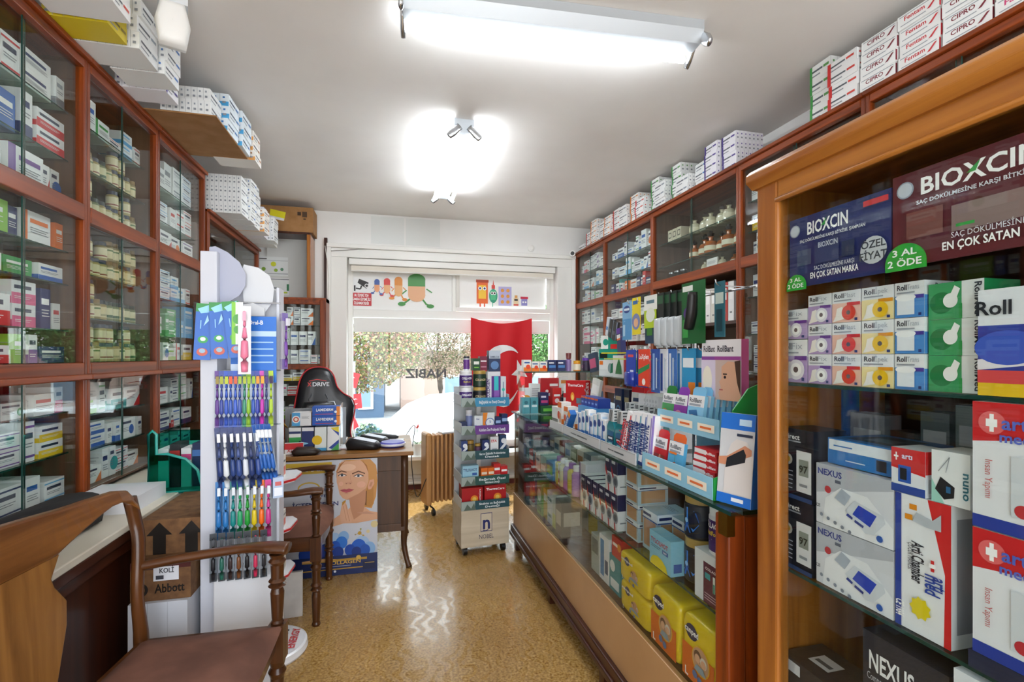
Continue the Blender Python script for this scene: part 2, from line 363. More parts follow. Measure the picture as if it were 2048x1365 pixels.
def pill(name, label, u0, u1, v0, v1, c1, c2, tilt=0):
    ops = [('l', [(.3, .25), (.12, .12), (.02, .1)], .05, c1), ('l', [(.68, .25), (.8, .1), (.95, .06)], .05, c1), ('l', [(.2, .5), (.05, .38)], .035, c1), ('l', [(.8, .55), (.97, .45)], .035, c1),
       ('c', .05, .1, .06, c1, 1.8), ('c', .92, .05, .06, c1, 1.8),
       ('r', .24, .35, .76, .62, c2), ('c', .5, .37, .2, c2, .52*(u1-u0)/(v1-v0)/.4), ('r', .24, .62, .76, .82, c1), ('c', .5, .82, .16, c1, .52*(u1-u0)/(v1-v0)/.32)]
    return sticker(name, label, 'sticker', u0, u1, v0, v1, ops)
pill('capsule_sticker', 'smallest running capsule sticker with blue cap in the upper window', 744, 764, 558, 590, '#3f5fa8', '#e8a070')
pill('capsule_sticker', 'running capsule sticker with red cap in the upper window', 762, 786, 556, 594, '#d8352c', '#efb27a')
pill('capsule_sticker', 'running capsule sticker with amber cap in the upper window', 782, 812, 553, 602, '#e08a1e', '#e9b070')
pill('capsule_sticker', 'largest running capsule sticker with green cap in the upper window', 800, 866, 547, 616, '#2f8a2c', '#e3ab7d')
sticker('tube_sticker', 'orange ointment tube sticker on the opening upper pane', 'sticker', 952, 977, 560, 614, [('r', .05, .12, .95, .9, '#e8661c'), ('r', .2, .3, .8, .8, '#f2c531'), ('r', .0, .9, 1, 1, '#b8401a'), ('r', .28, 0, .38, .12, '#d84a18'), ('r', .62, 0, .72, .12, '#d84a18'), ('c', .32, .68, .07, '#ffffff'), ('c', .68, .68, .07, '#ffffff'), ('c', .32, .68, .04, '#22356e'), ('c', .68, .68, .04, '#22356e')])
sticker('dropper_sticker', 'green dropper bottle sticker beside the orange tube sticker', 'sticker', 978, 995, 560, 614, [('c', .5, .4, .26, '#2c9d7c', .62), ('r', .2, .25, .8, .6, '#4fbf86'), ('r', .3, .66, .7, .8, '#d8463c'), ('p', [(.42, .8), (.58, .8), (.5, 1)], '#d8463c'), ('c', .35, .5, .06, '#ffffff'), ('c', .65, .5, .06, '#ffffff'), ('c', .35, .5, .035, '#222'+'222'), ('c', .65, .5, .035, '#222222'), ('r', .38, .0, .46, .15, '#2c9d7c')])
sticker('blister_sticker', 'lilac blister pack sticker with amber pills in the upper window', 'sticker', 997, 1023, 574, 612, [('r', 0, 0, 1, 1, '#b9b3e0')]+[('c', x, y, .09, '#e09a3c') for x in (.3, .72) for y in (.2, .5, .8)])
sticker('syrup_sticker', 'small red capped bottle sticker in the upper window', 'sticker', 1025, 1039, 586, 612, [('r', .15, 0, .85, .6, '#f0d9b0'), ('r', .15, .0, .85, .12, '#d8463c'), ('r', .3, .6, .7, .8, '#e7a95c'), ('c', .38, .45, .08, '#222222'), ('c', .62, .45, .08, '#222222')])
sticker('jar_sticker', 'small lilac pill jar sticker with red lid in the upper window', 'sticker', 1041, 1056, 594, 612, [('r', .1, 0, .9, .75, '#8f8cc8'), ('r', 0, .75, 1, 1, '#d0304a'), ('c', .35, .4, .1, '#ffffff'), ('c', .68, .4, .1, '#ffffff')])
sticker('window_lettering', 'grey reversed lettering on the window glass', 'lettering', 800, 902, 736, 758, [('t', 'NABIZ', .5, .1, .8, '#54585c', 'c', 0, -.8)], y=Y0+.12)
# flag with crescent and star
def flag_pt(u_, v_):
    x0, x1 = xy(942, Y0-.08), xy(1064, Y0-.08); zt = zy(1000, 636, Y0-.08)
    x = x0+(x1-x0)*u_; z = zt-.06*sin(pi*u_)-v_*1.0*(1-.03*sin(9*u_)); y = Y0-.07+.025*sin(5.2*u_*pi+v_*2)*(.3+.7*v_)
    return (x, y, z)
fg = MB(); fg.grid(flag_pt, 30, 30, mat('#d3121f', .7))
flag = fg.build('hanging_flag', label='red flag with white crescent and star hanging in the window', cat='flag')
m = MB()
def fp(a, b): p = flag_pt(a, b); return (p[0], p[1]-.006, p[2])
def arc(cx, cy, r, a0, a1, n): return [(cx+r*cos(a0+(a1-a0)*i/n), cy+r*sin(a0+(a1-a0)*i/n)) for i in range(n+1)]
n = 28; A = arc(.52, .56, .33, R(40), R(320), n); B_ = arc(.60, .56, .265, R(52), R(308), n)
m.add([fp(a, b*.99) for a, b in A]+[fp(a, b*.99) for a, b in B_], [(i, i+1, n+2+i, n+1+i) for i in range(n)], mat('#f4f4f4', .7))
st = []
for i in range(10):
    r_ = .15 if i % 2 == 0 else .06; st.append(fp(.80+r_*cos(pi+i*pi/5), .56+r_*sin(pi+i*pi/5)))
m.add(st+[fp(.80, .56)], [(i, (i+1) % 10, 10) for i in range(10)], mat('#f4f4f4', .7))
m.build('crescent_and_star', flag)
# fluorescent fittings
def fixture(label, loc, rz, L_, group, lit=(-1, 1)):
    e = empty('fluorescent_light', label, 'ceiling light', loc, rz, group)
    GH = mat('#b9bfc4', .35, .3)
    MB().prism([(-.062, 0), (.062, 0), (.062, -.04), (.032, -.085), (-.032, -.085), (-.062, -.04)], -L_/2, L_/2, GH, 'xz', T=Matrix.Rotation(pi/2, 4, 'Z')).build('housing', e)
    EM = mat('#f4faff', .5, emit=TUBE)
    for s_ in (-1, 1):
        m = MB(); m.cyl((-L_/2+.02, s_*.075, -.095), (L_/2-.02, s_*.075, -.095), .014, EM, 12)
        if s_ in lit: m.build('tube', e)
        for q in (-1, 1):
            h = MB(); h.sweep([(q*(L_/2+.004), s_*.028, -.05), (q*(L_/2+.004), s_*.075, -.095), (q*(L_/2+.004), s_*.098, -.118)], [(.010, .022), (.012, .026), (.010, .018)], CHROME, 10, 3); h.build('lamp_holder', e)
fixture('twin tube fluorescent light hung crosswise above the counter aisle', (.68, 1.95, CEIL-.001), R(-4), 1.28, 'ceiling tube lights', (1,))
fixture('twin tube fluorescent light running lengthwise toward the window', (.43, 3.62, CEIL-.001), R(90), 1.3, 'ceiling tube lights')
# ================================================================== WALL CABINETS
def cabinet(label, xf, sd_, ya, yb, z0, z1, rails, comps, pw=.042, depth=.27, wv_=None, wh_=None, back='#74675c', group=None, moulded=(), niche=None, base=0):
    """sd_ = -1: front looks to +X (chair side); +1: front looks to -X (counter side). rails: middle heights; comps: one list of shelf heights per opening."""
    wv_, wh_ = wv_ or WOOD, wh_ or WOODH
    e = empty('glass_cabinet', label, 'cabinet', (xf, (ya+yb)/2, z0), 0, group)
    def X(a, b): return (xf*0+min(sd_*a, sd_*b), max(sd_*a, sd_*b))
    yc = (ya+yb)/2; A, B = ya-yc, yb-yc; H = z1-z0
    bk = mat(back, .7); ins = wood('#4a3020', '#6b4a34', 2, .6, 1, 0)
    m = MB(); m.box(*X(depth-.012, depth), A, B, 0, H, bk); m.box(*X(.02, depth), A, A+.012, 0, H, ins); m.box(*X(.02, depth), B-.012, B, 0, H, ins)
    m.box(*X(.0, depth), A, B, H-.02, H, wh_); m.box(*X(.02, depth-.012), A+.012, B-.012, 0, .015, ins)
    for r in rails: m.box(*X(.02, depth-.012), A+.012, B-.012, r-z0-.012, r-z0+.012, ins)
    m.build('carcass', e)
    h = pw/2
    MB().box(*X(-.012, .02), A, A+h, 0, H, wv_).build('post', e, bevel=.004); MB().box(*X(-.012, .02), B-h, B, 0, H, wv_).build('post', e, bevel=.004)
    edges = [z0]+list(rails)+[z1]
    m = MB(); m.box(*X(-.014, .02), A+h, B-h, H-.055, H-.02, wh_); m.box(*X(-.03, .02), A, B, H-.02, H, wh_); m.build('top_rail', e, bevel=.004)
    for k, r in enumerate(rails):
        m = MB(); m.box(*X(-.014, .02), A+h, B-h, r-z0-.032, r-z0+.032, wh_)
        if k in moulded: m.box(*X(-.03, -.01), A, B, r-z0-.036, r-z0-.014, wh_)
        m.build('rail', e, bevel=.004)
    for k, sh in enumerate(comps):
        lo = edges[k]-z0+(.034 if k else .016); hi = edges[k+1]-z0-(.034 if k < len(comps)-1 else .056)
        if niche == k: continue
        for z in sh:
            MB().box(*X(.045, depth-.014), A+.014, B-.014, z-z0-.005, z-z0, SHELFG).add([(X(.045, .045)[0], A+.014, z-z0-.005), (X(.045, .045)[0], B-.014, z-z0-.005), (X(.045, .045)[0], B-.014, z-z0+.0005), (X(.045, .045)[0], A+.014, z-z0+.0005)], [(0, 1, 2, 3)], EDGE).build('glass_shelf', e)
        mid = (A+B)/2
        for q, (a, b, d) in enumerate(((A+h, mid+.012, .012), (mid-.012, B-h, .004))):
            g = MB(); g.box(*X(d, d+.004), a, b, lo, hi, GLASS)
            ye = b if q == 0 else a
            g.box(*X(d-.0002, d+.0042), ye-.0012, ye+.0012, lo, hi, EDGE); g.build('glass_door', e)
    return e

# ---------------------------------------------------------------- a pool of medicine boxes
PAL = {'red': '#d02228', 'blue': '#1f5fb4', 'navy': '#1b2a66', 'green': '#2e9a4a', 'orange': '#e8731f', 'teal': '#149a98', 'purple': '#6f3a96', 'yellow': '#e9c41d', 'sky blue': '#58a9dc', 'pink': '#e0608f', 'grey': '#8a9098', 'lime': '#8cc63f'}
def lines(x0, x1, y, n, c='#7d838b', t=.025, g=.075):
    return [('r', x0, y-i*g, x1-(.12 if i % 2 else 0)*(x1-x0), y-i*g+t, c) for i in range(n)]
def design(k, c):
    C = PAL[c]
    if k == 'band': return 'white box with %s band' % c, '#eceeee', [('r', 0, 0, 1, .3, C), ('r', .08, .66, .75, .8, C)]+lines(.08, .8, .52, 2)
    if k == 'corner': return 'white box with %s corner' % c, '#eff0ef', [('p', [(.55, 0), (1, 0), (1, .6)], C), ('r', .08, .7, .7, .82, '#2b3350')]+lines(.08, .6, .55, 3)
    if k == 'stripe': return 'white box with %s stripe' % c, '#eef0f0', [('r', 0, 0, .2, 1, C), ('r', .28, .62, .9, .76, C)]+lines(.28, .9, .45, 3)
    if k == 'solid': return '%s box with pale lettering' % c, C, [('r', .1, .6, .85, .75, '#f3f3f0')]+lines(.1, .85, .45, 3, '#e6e6e2')
    if k == 'tone': return 'white and %s box' % c, '#eceeef', [('r', 0, 0, 1, .48, C), ('r', .1, .65, .8, .8, '#2b3350')]+lines(.1, .8, .3, 2, '#f1f1f1')
    if k == 'dot': return 'white box with %s dot' % c, '#eff0ef', [('c', .72, .4, .24, C), ('r', .08, .72, .7, .84, '#39415c')]+lines(.08, .5, .5, 3)
    if k == 'twin': return 'white box with %s lines' % c, '#f0f1f1', [('r', 0, .84, 1, .9, C), ('r', 0, .1, 1, .16, C), ('r', .1, .58, .8, .72, '#2b3350')]+lines(.1, .8, .44, 2)
    return 'plain white box with %s lettering' % c, '#f0f1f0', [('r', .1, .58, .82, .74, C)]+lines(.1, .85, .42, 3)
SIZES = {'a': (.055, .09, .085), 'b': (.085, .10, .06), 'c': (.04, .09, .11), 'd': (.10, .09, .045), 'e': (.07, .08, .13), 'f': (.11, .10, .08), 'g': (.032, .09, .075)}
_P = {}; BOXES = []
def box_mesh(k, c, s, front_only=False):
    key = (k, c, s)
    if key not in _P:
        d, base, ops = design(k, c); w_, dd, h_ = SIZES[s]
        side = [('r', 0, 0, 1, .3, PAL[c])] if k in ('band', 'tone') else lines(.12, .88, .7, 5, '#9aa0a6', .02, .1)
        _P[key] = (carton(w_, dd, h_, base, ops, side, lines(.1, .8, .6, 2), name='medicine_box'), d, w_, dd, h_)
    return _P[key]
def rib(me_key):
    return me_key
WHITEISH = [('plain', 'blue'), ('plain', 'grey'), ('plain', 'red'), ('twin', 'navy'), ('twin', 'red'), ('twin', 'sky blue'), ('corner', 'blue'), ('band', 'sky blue'), ('plain', 'navy'), ('stripe', 'green'), ('corner', 'orange'), ('dot', 'teal'), ('band', 'grey')]
MIXED = [('band', 'blue'), ('band', 'green'), ('stripe', 'purple'), ('tone', 'teal'), ('tone', 'blue'), ('solid', 'sky blue'), ('solid', 'green'), ('dot', 'orange'), ('corner', 'red'), ('stripe', 'red'), ('tone', 'yellow'), ('band', 'lime'), ('plain', 'navy'), ('plain', 'blue'), ('twin', 'green'), ('twin', 'purple'), ('dot', 'blue'), ('corner', 'teal')]
STRONG = [('solid', 'red'), ('solid', 'blue'), ('tone', 'purple'), ('solid', 'teal'), ('solid', 'orange'), ('tone', 'red'), ('band', 'navy'), ('stripe', 'orange'), ('solid', 'navy'), ('solid', 'lime'), ('tone', 'pink'), ('plain', 'red'), ('plain', 'blue'), ('dot', 'green')]
PINKS = [('band', 'pink'), ('plain', 'red'), ('stripe', 'pink'), ('twin', 'red'), ('plain', 'pink'), ('corner', 'purple'), ('plain', 'grey'), ('band', 'red')]
def fill(x_front, sd_, ya, yb, z, zmax, styles, where, density=1.0, szs='abcdefg', name='medicine_box', cat='medicine box', stackp=.5, inset=.0, jit=.02, frm='window', big=1.0):
    """boxes side by side along a shelf, counted from its window end (the far end)"""
    y = yb-.012; i = 0; rz = pi/2 if sd_ < 0 else -pi/2
    while y > ya+.05 and i < 40:
        k, c = rnd.choice(styles); s = rnd.choice(szs); me, d, w_, dd, h_ = box_mesh(k, c, s); w_, dd, h_ = w_*big, dd*big, h_*big
        if h_ > zmax-z-.006 or y-w_ < ya+.006:
            for s in 'gdcba':
                me, d, w_, dd, h_ = box_mesh(k, c, s); w_, dd, h_ = w_*big, dd*big, h_*big
                if h_ <= zmax-z-.006 and y-w_ >= ya+.006: break
            else: break
        nst = 1
        if rnd.random() < stackp: nst = min(int((zmax-z-.008)/h_), rnd.choice((2, 3, 4, 5, 5)))
        off = rnd.random()*jit
        if rnd.random() < density:
            for q in range(max(nst, 1)):
                lv = '' if nst == 1 else (', stack top' if q == nst-1 else [', stack base', ', second up', ', third up', ', fourth up'][q])
                lab = '%s%s, %s from %s, %s' % (d, lv, nth(i), frm, where)
                tw = lab.split()
                if len(tw) > 16: lab = lab.replace(' lettering', ' text').replace('plain ', ''); tw = lab.split()
                o = link(name, me, None, (x_front+sd_*(dd/2+inset+off), y-w_/2, z+q*h_), rz+(rnd.random()-.5)*.04, 0, lab, cat, 'boxes, '+where); BOXES.append(o)
                if big != 1: o.scale = (big, big, big)
            i += 1
        y -= w_+.003+(.02*rnd.random() if rnd.random() < .25 else 0)+.006
# ---------------------------------------------------------------- chair-side wall: three bays and a lower one
XL = -1.2; LT, LB = 2.60, .835
ys = [1.67, 2.297, 2.905, 3.56]
LSH = [([1.02, 1.18], [1.50, 1.68, 1.81], [2.17, 2.36]), ([1.0, 1.15], [1.56, 1.745], [2.185, 2.365]), ([.98, 1.13], [1.51, 1.72], [2.15, 2.34])]
bn = ['chair bay', 'jar bay', 'slim bay']
for k in range(3):
    cabinet('tall red-brown glazed wall cabinet, %s' % ['end bay behind the armchair', 'middle bay full of jars', 'bay beside the toothbrush stand'][k], XL, -1, ys[k], ys[k+1], LB, LT, [1.34, 1.97], LSH[k], group='glazed wall cabinets behind the chairs', moulded=(0,))
xi = XL-.05
def zone(lab, tiers, zt, ya, yb, styles, **k):
    for q, z in enumerate(tiers):
        top = tiers[q+1]-.006 if q+1 < len(tiers) else zt
        st = styles[q] if isinstance(styles[0], list) else styles
        fill(xi if k.get('sd', -1) < 0 else k['xf'], k.get('sd', -1), ya+.016, yb-.016, z+.001, top, st, '%s, %s shelf' % (lab, ['bottom', 'second', 'third', 'top'][q] if q < len(tiers)-1 else 'top'), **{a: b for a, b in k.items() if a not in ('sd', 'xf')})
zone('lower chair bay', [LB+.016, 1.02, 1.18], 1.30, ys[0], ys[1], [WHITEISH, MIXED, STRONG], big=1.3, stackp=.95)
zone('middle chair bay', [1.373, 1.50, 1.68, 1.81], 1.93, ys[0], ys[1], [STRONG, STRONG, MIXED, STRONG], big=1.35, stackp=.9)
zone('upper chair bay', [2.003, 2.17, 2.36], 2.53, ys[0], ys[1], [MIXED, STRONG, WHITEISH], big=1.5, stackp=.95)
zone('lower jar bay', [LB+.016, 1.0, 1.15], 1.30, ys[1], ys[2], [WHITEISH, MIXED, MIXED], stackp=.95, big=1.2)
zone('lower slim bay', [LB+.016, .98, 1.13], 1.30, ys[2], ys[3], [MIXED, STRONG, WHITEISH], stackp=.95, big=1.15)
zone('middle slim bay', [1.373, 1.51, 1.72], 1.93, ys[2], ys[3], [MIXED, MIXED, WHITEISH], stackp=.95, big=1.2)
zone('upper slim bay', [2.003, 2.15, 2.34], 2.53, ys[2], ys[3], [MIXED, WHITEISH, WHITEISH], stackp=.95, big=1.3)
# jars
def jar_mesh(r, h, body, lid, label, lr=.8, lh=.16, band=None, name='jar'):
    m = MB(); b, l, la = cm(body), cm(lid), cm(label)
    pr = [(0, 0), (r*.93, 0), (r, r*.08), (r, h*.12), (r*1.01, h*.13), (r*1.01, h*.66), (r, h*.67), (r, h*.74), (r*lr, h*(1-lh)), (r*lr*1.08, h*(1-lh)), (r*lr*1.08, h*.985), (r*lr, h), (0, h)]
    ms = [b, b, b, b, la, b, b, b, l, l, l, l]
    m.lathe(pr, b, 16, mats=ms)
    if band: m.lathe([(r*1.015, h*band[1]), (r*1.015, h*band[2])], cm(band[0]), 16)
    return m.mesh(name)
JARS = [(jar_mesh(.0225, .089, '#a8935a', '#2a2a2e', '#d9cc9b', lh=.2, band=('#a8a276', .2, .3)), 'cream labelled jar with black lid', .0225, .089),
        (jar_mesh(.021, .090, '#8a7a42', '#8a6a2a', '#ddd2a6', lh=.2, band=('#5a7a3a', .5, .58)), 'slim cream jar with gold lid', .021, .090),
        (jar_mesh(.024, .084, '#b09f66', '#26304a', '#e0d7b0', lh=.2, band=('#8b3a2a', .2, .27)), 'wide cream jar with navy lid', .024, .084),
        (jar_mesh(.0225, .088, '#6f7a4a', '#1f2f24', '#d4cfa4', lh=.2, band=('#2f5a3a', .16, .3)), 'olive jar with dark green lid', .0225, .088)]
def jars(ya, yb, z, zt, where, rows=2, xf=xi, sd_=-1):
    y = yb-.04; i = 0
    while y > ya+.03:
        me, d, r, h = rnd.choice(JARS)
        if h > zt-z-.005: me, d, r, h = JARS[2]
        tall = 2 if (2*h < zt-z-.004 and rnd.random() < .85) else 1
        for q in range(tall):
            link('supplement_jar', me, None, (xf+sd_*(r+.008), y-r, z+q*h), 0, 0, '%s%s, %s from window, %s' % (d, '' if tall == 1 else (' above' if q else ' beneath'), nth(i), where), 'jar', 'jars, '+where)
        i += 1; y -= 2*r+.003+rnd.random()*.006
for lab, tiers, zt in (('middle jar bay', [1.373, 1.56, 1.745], 1.935), ('upper jar bay', [2.003, 2.185, 2.365], 2.54)):
    for q, z in enumerate(tiers):
        top = tiers[q+1]-.006 if q < 2 else zt
        if lab == 'upper jar bay' and q == 2: fill(xi, -1, ys[1]+.016, ys[2]-.016, z+.001, top, WHITEISH, 'upper jar bay, top shelf'); continue
        jars(ys[1]+.02, ys[2]-.02, z+.001, top, '%s, %s shelf' % (lab, ['bottom', 'second', 'top'][q]))
# ledge cabinet below
m = MB(); XF = -.92
lc = empty('ledge_cabinet', 'long low dark wooden cabinet with a pale stone ledge under the glazed cabinets', 'cabinet', (0, 0, 0))
m.box(XLW+.012, XF+.03, 1.2, 3.24, LB-.045, LB-.02, mat('#d9d3c2', .35)); m.build('stone_ledge', lc, bevel=.004)
m = MB(); m.box(XLW+.012, XF+.025, 1.2, 3.24, LB-.085, LB-.045, DARKH); m.box(XLW+.012, XF+.01, 1.2, 3.24, LB-.13, LB-.085, DARKH); m.build('moulding', lc, bevel=.006)
m = MB(); m.box(XLW+.012, XF-.01, 1.2, 3.24, .0, LB-.13, DARKW); m.build('body', lc)
LEDGE = LB-.02
# lower glazed cabinet beyond
cabinet('lower glazed wall cabinet between the toothbrush stand and the back corner', XL, -1, 3.60, 4.88, 0, 2.375, [.8, 1.34], ([], [1.05, 1.2], [1.55, 1.78, 2.0, 2.18]), pw=.09, base=1)
zone('corner cabinet', [1.373, 1.55, 1.78, 2.0], 2.17, 3.66, 4.83, [WHITEISH, WHITEISH, MIXED, WHITEISH])
# ---------------------------------------------------------------- cabinet against the window wall
def cab_back():
    yf = 4.92; x0, x1 = -1.19, -.614; e = empty('glass_cabinet', 'dark framed glazed cabinet against the window wall behind the black gaming chair', 'cabinet', ((x0+x1)/2, yf, 0))
    A, B = x0-(x0+x1)/2, x1-(x0+x1)/2
    m = MB(); m.box(A, B, .24, .255, 0, 1.95, mat('#7d746a', .7)); m.box(A, A+.02, 0, .25, 0, 1.95, WOOD); m.box(B-.02, B, 0, .25, 0, 1.95, WOOD); m.box(A, B, -.01, .25, 1.915, 1.95, WOODH); m.box(A, B, 0, .25, 0, .8, WOOD); m.build('carcass', e)
    m = MB(); m.box(B-.055, B, -.015, .01, .8, 1.93, WOOD); m.box(A, A+.03, -.015, .01, .8, 1.93, WOOD); m.box(A+.03, B-.055, -.014, .01, 1.27, 1.32, WOODH); m.box(A+.03, B-.055, -.014, .01, 1.885, 1.93, WOODH); m.build('face_frame', e, bevel=.004)
    for z in (1.02, 1.16, 1.50, 1.69): MB().box(A+.02, B-.02, .03, .235, z-.005, z, SHELFG).build('glass_shelf', e)
    for a, b, lo, hi in ((A+.03, B-.055, 1.32, 1.885), (A+.03, B-.055, .8, 1.27)): MB().box(a, b, 0, .004, lo, hi, GLASS).build('glass_door', e)
    for q, (z, zt) in enumerate(((.805, 1.01), (1.022, 1.15), (1.162, 1.265), (1.324, 1.49), (1.502, 1.68), (1.692, 1.88))):
        x = x0+.03; i = 0
        while x < x1-.06:
            k, c = rnd.choice(PINKS if q == 1 else (WHITEISH if q > 2 else MIXED)); s = rnd.choice('abcdef'); me, d, w_, dd, h_ = box_mesh(k, c, s)
            if x+w_ > x1-.022: break
            if h_ > zt-z: s = 'd'; me, d, w_, dd, h_ = box_mesh(k, c, s)
            if x+w_ > x1-.022: break
            n = max(1, min(3, int((zt-z-.005)/h_)))
            for j in range(n):
                BOXES.append(link('medicine_box', me, None, (x+w_/2, yf+.035+dd/2, z+j*h_), 0, 0, '%s, %s%s from corner, %s' % (d, '' if n == 1 else ['low, ', 'midway, ', 'high, '][j], nth(i), ['bottom shelf behind gaming chair', 'pink shelf behind gaming chair', 'shelf under gaming-chair cabinet rail', 'shelf just above that cabinet rail', 'middle upper shelf, window-wall cabinet', 'top shelf, window-wall cabinet'][q]), 'medicine box', 'boxes in the window-wall cabinet, shelf %d' % (q+1)))
            x += w_+.006; i += 1
cab_back()
# wooden frame with taped papers standing on it, carton on top
e = empty('open_shelf_unit', 'open brown wooden frame standing on the cabinet beside the window', 'frame', (0, 0, 1.95))
m = MB(); m.box(-.79, -.755, 4.93, 5.19, 0, .60, GOLDW); m.box(-.793, -.788, 4.95, 5.19, 0, .6, DARKW); m.build('side_board', e, bevel=.003)
m = MB(); m.box(-1.19, -.755, 4.93, 5.19, .60, .62, DARKH); m.build('top_board', e)
MB().box(-1.19, -.79, 5.17, 5.185, 0, .6, mat('#d6d6d2', .7)).build('back_board', e)
def sheet(name, label, u0, u1, v0, v1, ops, y=5.165):
    x0, x1 = xy(u0, y), xy(u1, y); z1_, z0_ = zy((u0+u1)/2, v0, y), zy((u0+u1)/2, v1, y)
    m = MB(); m.box(x0, x1, y, y+.002, z0_, z1_, mat('#e6e8e6', .6)); m.gfx((x0, y, z0_), (x1-x0, 0, 0), (0, 0, z1_-z0_), ops); m.build(name, label=label, cat='paper')
sheet('notice_sheet', 'wide white notice with small green and yellow pictures inside the wooden frame', 515, 576, 514, 552, lines(.05, .9, .88, 1, '#555', .03) if 0 else [('r', .05, .86, .3, .92, '#555555'), ('r', .0, .8, 1, .815, '#8a8f94'), ('c', .2, .35, .1, '#7fa43a'), ('c', .52, .62, .13, '#c9cf2e'), ('c', .6, .3, .09, '#8fae3a'), ('c', .8, .35, .08, '#5f8f6f'), ('r', .0, .1, 1, .13, '#888d92')])
sheet('notice_sheet', 'lower white notice with green tab inside the wooden frame', 515, 578, 556, 590, [('r', 0, .9, 1, .94, '#666b70'), ('c', .22, .4, .1, '#55606a'), ('r', .45, .35, .62, .45, '#8a9096'), ('r', .7, .1, .95, .2, '#b9cc3a'), ('r', .93, .25, 1, .65, '#1d7a4a')])
prod('cardboard_carton', 'brown cardboard carton with yellow sticker on top of the wooden frame', 'carton', .53, .25, .235, KRAFT, [('p', [(.28, .5), (.52, .4), (.55, .75), (.3, .86)], '#e3d81e'), ('p', [(.28, .5), (.52, .4), (.525, .5), (.285, .6)], '#dfe0e4'), ('r', .74, .66, .8, .8, '#3b2a1a'), ('r', .82, .6, .9, .82, '#4b3520'), ('r', .84, .5, .88, .55, '#3b2a1a')], loc=(-1.0, 5.06, 2.572))
# ---------------------------------------------------------------- counter-side wall
XR = 2.03; RT = 2.56
yr = [1.0, 1.70, 2.506, 3.51, 4.415, 5.19]
RAIL = 1.955
names = ['glazed wall cabinet above and behind the tall display case', 'narrow glazed wall cabinet beside the flask cabinet', 'glazed wall cabinet holding brown flasks above an open niche', 'glazed wall cabinet between the flasks and the corner', 'glazed wall cabinet in the window corner']
for k in range(5):
    lo = [1.30, 1.53, 1.75]
    comps = (lo, [2.14, 2.32]) if k != 2 else ([], [2.10, 2.28])
    cabinet(names[k], XR, 1, yr[k], yr[k+1], .0, RT, [1.08, RAIL] , ([.3, .6], lo if k != 2 else [], comps[1]), back='#6f5a48', group='wall cabinets behind the counter', niche=1 if k == 2 else None, depth=.34, base=1)
def rz_(lab, tiers, zt, k, styles, **kw):
    kw.setdefault('stackp', .75); kw.setdefault('big', 1.2)
    for q, z in enumerate(tiers):
        top = tiers[q+1]-.006 if q+1 < len(tiers) else zt
        fill(XR+.05, 1, yr[k]+.02, yr[k+1]-.02, z+.001, top, styles[q], '%s, %s shelf' % (lab, 'top' if q == len(tiers)-1 else ['lowest', 'second', 'third', 'fourth'][q]), **kw)
LO = [1.113, 1.30, 1.53, 1.75]
rz_('upper corner bay', [1.99, 2.14, 2.32], 2.50, 4, [WHITEISH, WHITEISH, PINKS], frm='corner')
rz_('lower corner bay', LO[1:], 1.92, 4, [WHITEISH, PINKS, WHITEISH], frm='corner')
rz_('upper middle bay', [1.99, 2.14, 2.32], 2.50, 3, [STRONG, WHITEISH, MIXED], frm='corner')
rz_('lower middle bay', LO[1:], 1.92, 3, [PINKS, WHITEISH, WHITEISH], frm='corner')
rz_('upper narrow bay', [1.99, 2.14, 2.32], 2.50, 1, [WHITEISH, MIXED, WHITEISH], frm='flasks')
rz_('lower narrow bay', LO[1:], 1.92, 1, [WHITEISH, WHITEISH, WHITEISH], frm='flasks')
rz_('high case bay', [1.99, 2.14, 2.32], 2.50, 0, [WHITEISH, MIXED, WHITEISH], frm='flasks')
# flask bay
FL_A = mat('#a4571c', .12, 0, .5, .5); DK = mat('#17140f', .15, coat=.6); CLR = glass('#e9eef0', 1.4, .02, 1)
def flask(body, stop, sc=1):
    m = MB(); m.lathe([(0, 0), (.034*sc, 0), (.038*sc, .006), (.038*sc, .055*sc), (.03*sc, .072*sc), (.013*sc, .08*sc), (.012*sc, .095*sc), (.018*sc, .10*sc)], body, 16)
    m.lathe([(.036*sc+.003, .018*sc), (.036*sc+.003, .046*sc)], mat('#dfd8bd', .6), 16)
    m.lathe([(.012*sc, .10*sc), (.022*sc, .118*sc), (.008*sc, .124*sc), (.012*sc, .132*sc), (0, .138*sc)], stop, 14); return m.mesh('flask')
fa, fb, fc = flask(FL_A, DK, 1.18), flask(FL_A, DK, 1.0), flask(mat('#c9c3a6', .15, coat=.5), CLR, 1.0)
fl = [(fa, 'amber flask with black stopper'), (fb, 'small amber flask with black stopper'), (fc, 'pale flask with glass stopper'), (flask(FL_A, DK, .68), 'squat amber flask with black stopper'), (flask(mat('#c9c3a6', .15, coat=.5), CLR, .68), 'squat pale flask with glass stopper')]
for z, seq, sh in ((2.281, [2, 2, 2, 2, 2, 2, 2], 'top'), (2.101, [1, 0, 0, 1, 0, 0], 'middle'), (1.99, [4, 3, 4, 3], 'bottom')):
    y = 3.10 if sh != 'bottom' else 2.98
    for i, q in enumerate(seq):
        me, d = fl[q]; link('apothecary_flask', me, None, (XR+.10+(.02 if i % 2 else 0), y, z), 0, 0, '%s, %s from the corner, flask cabinet %s shelf' % (d, nth(i), sh), 'flask', 'apothecary flasks, %s shelf' % sh); y -= .092
for i, y in enumerate((3.36, 3.30, 3.24)): prod('labelled_carton', 'cream box with dark label, %s from corner, flask cabinet top shelf' % nth(i), 'box', .055, .08, .09, '#cfc7ae', [('r', .15, .3, .85, .8, '#5b5348'), ('r', .3, .4, .7, .7, '#d9d2b8')], loc=(XR+.1, y, 2.281), rz=-pi/2, group='cream boxes in the flask cabinet')
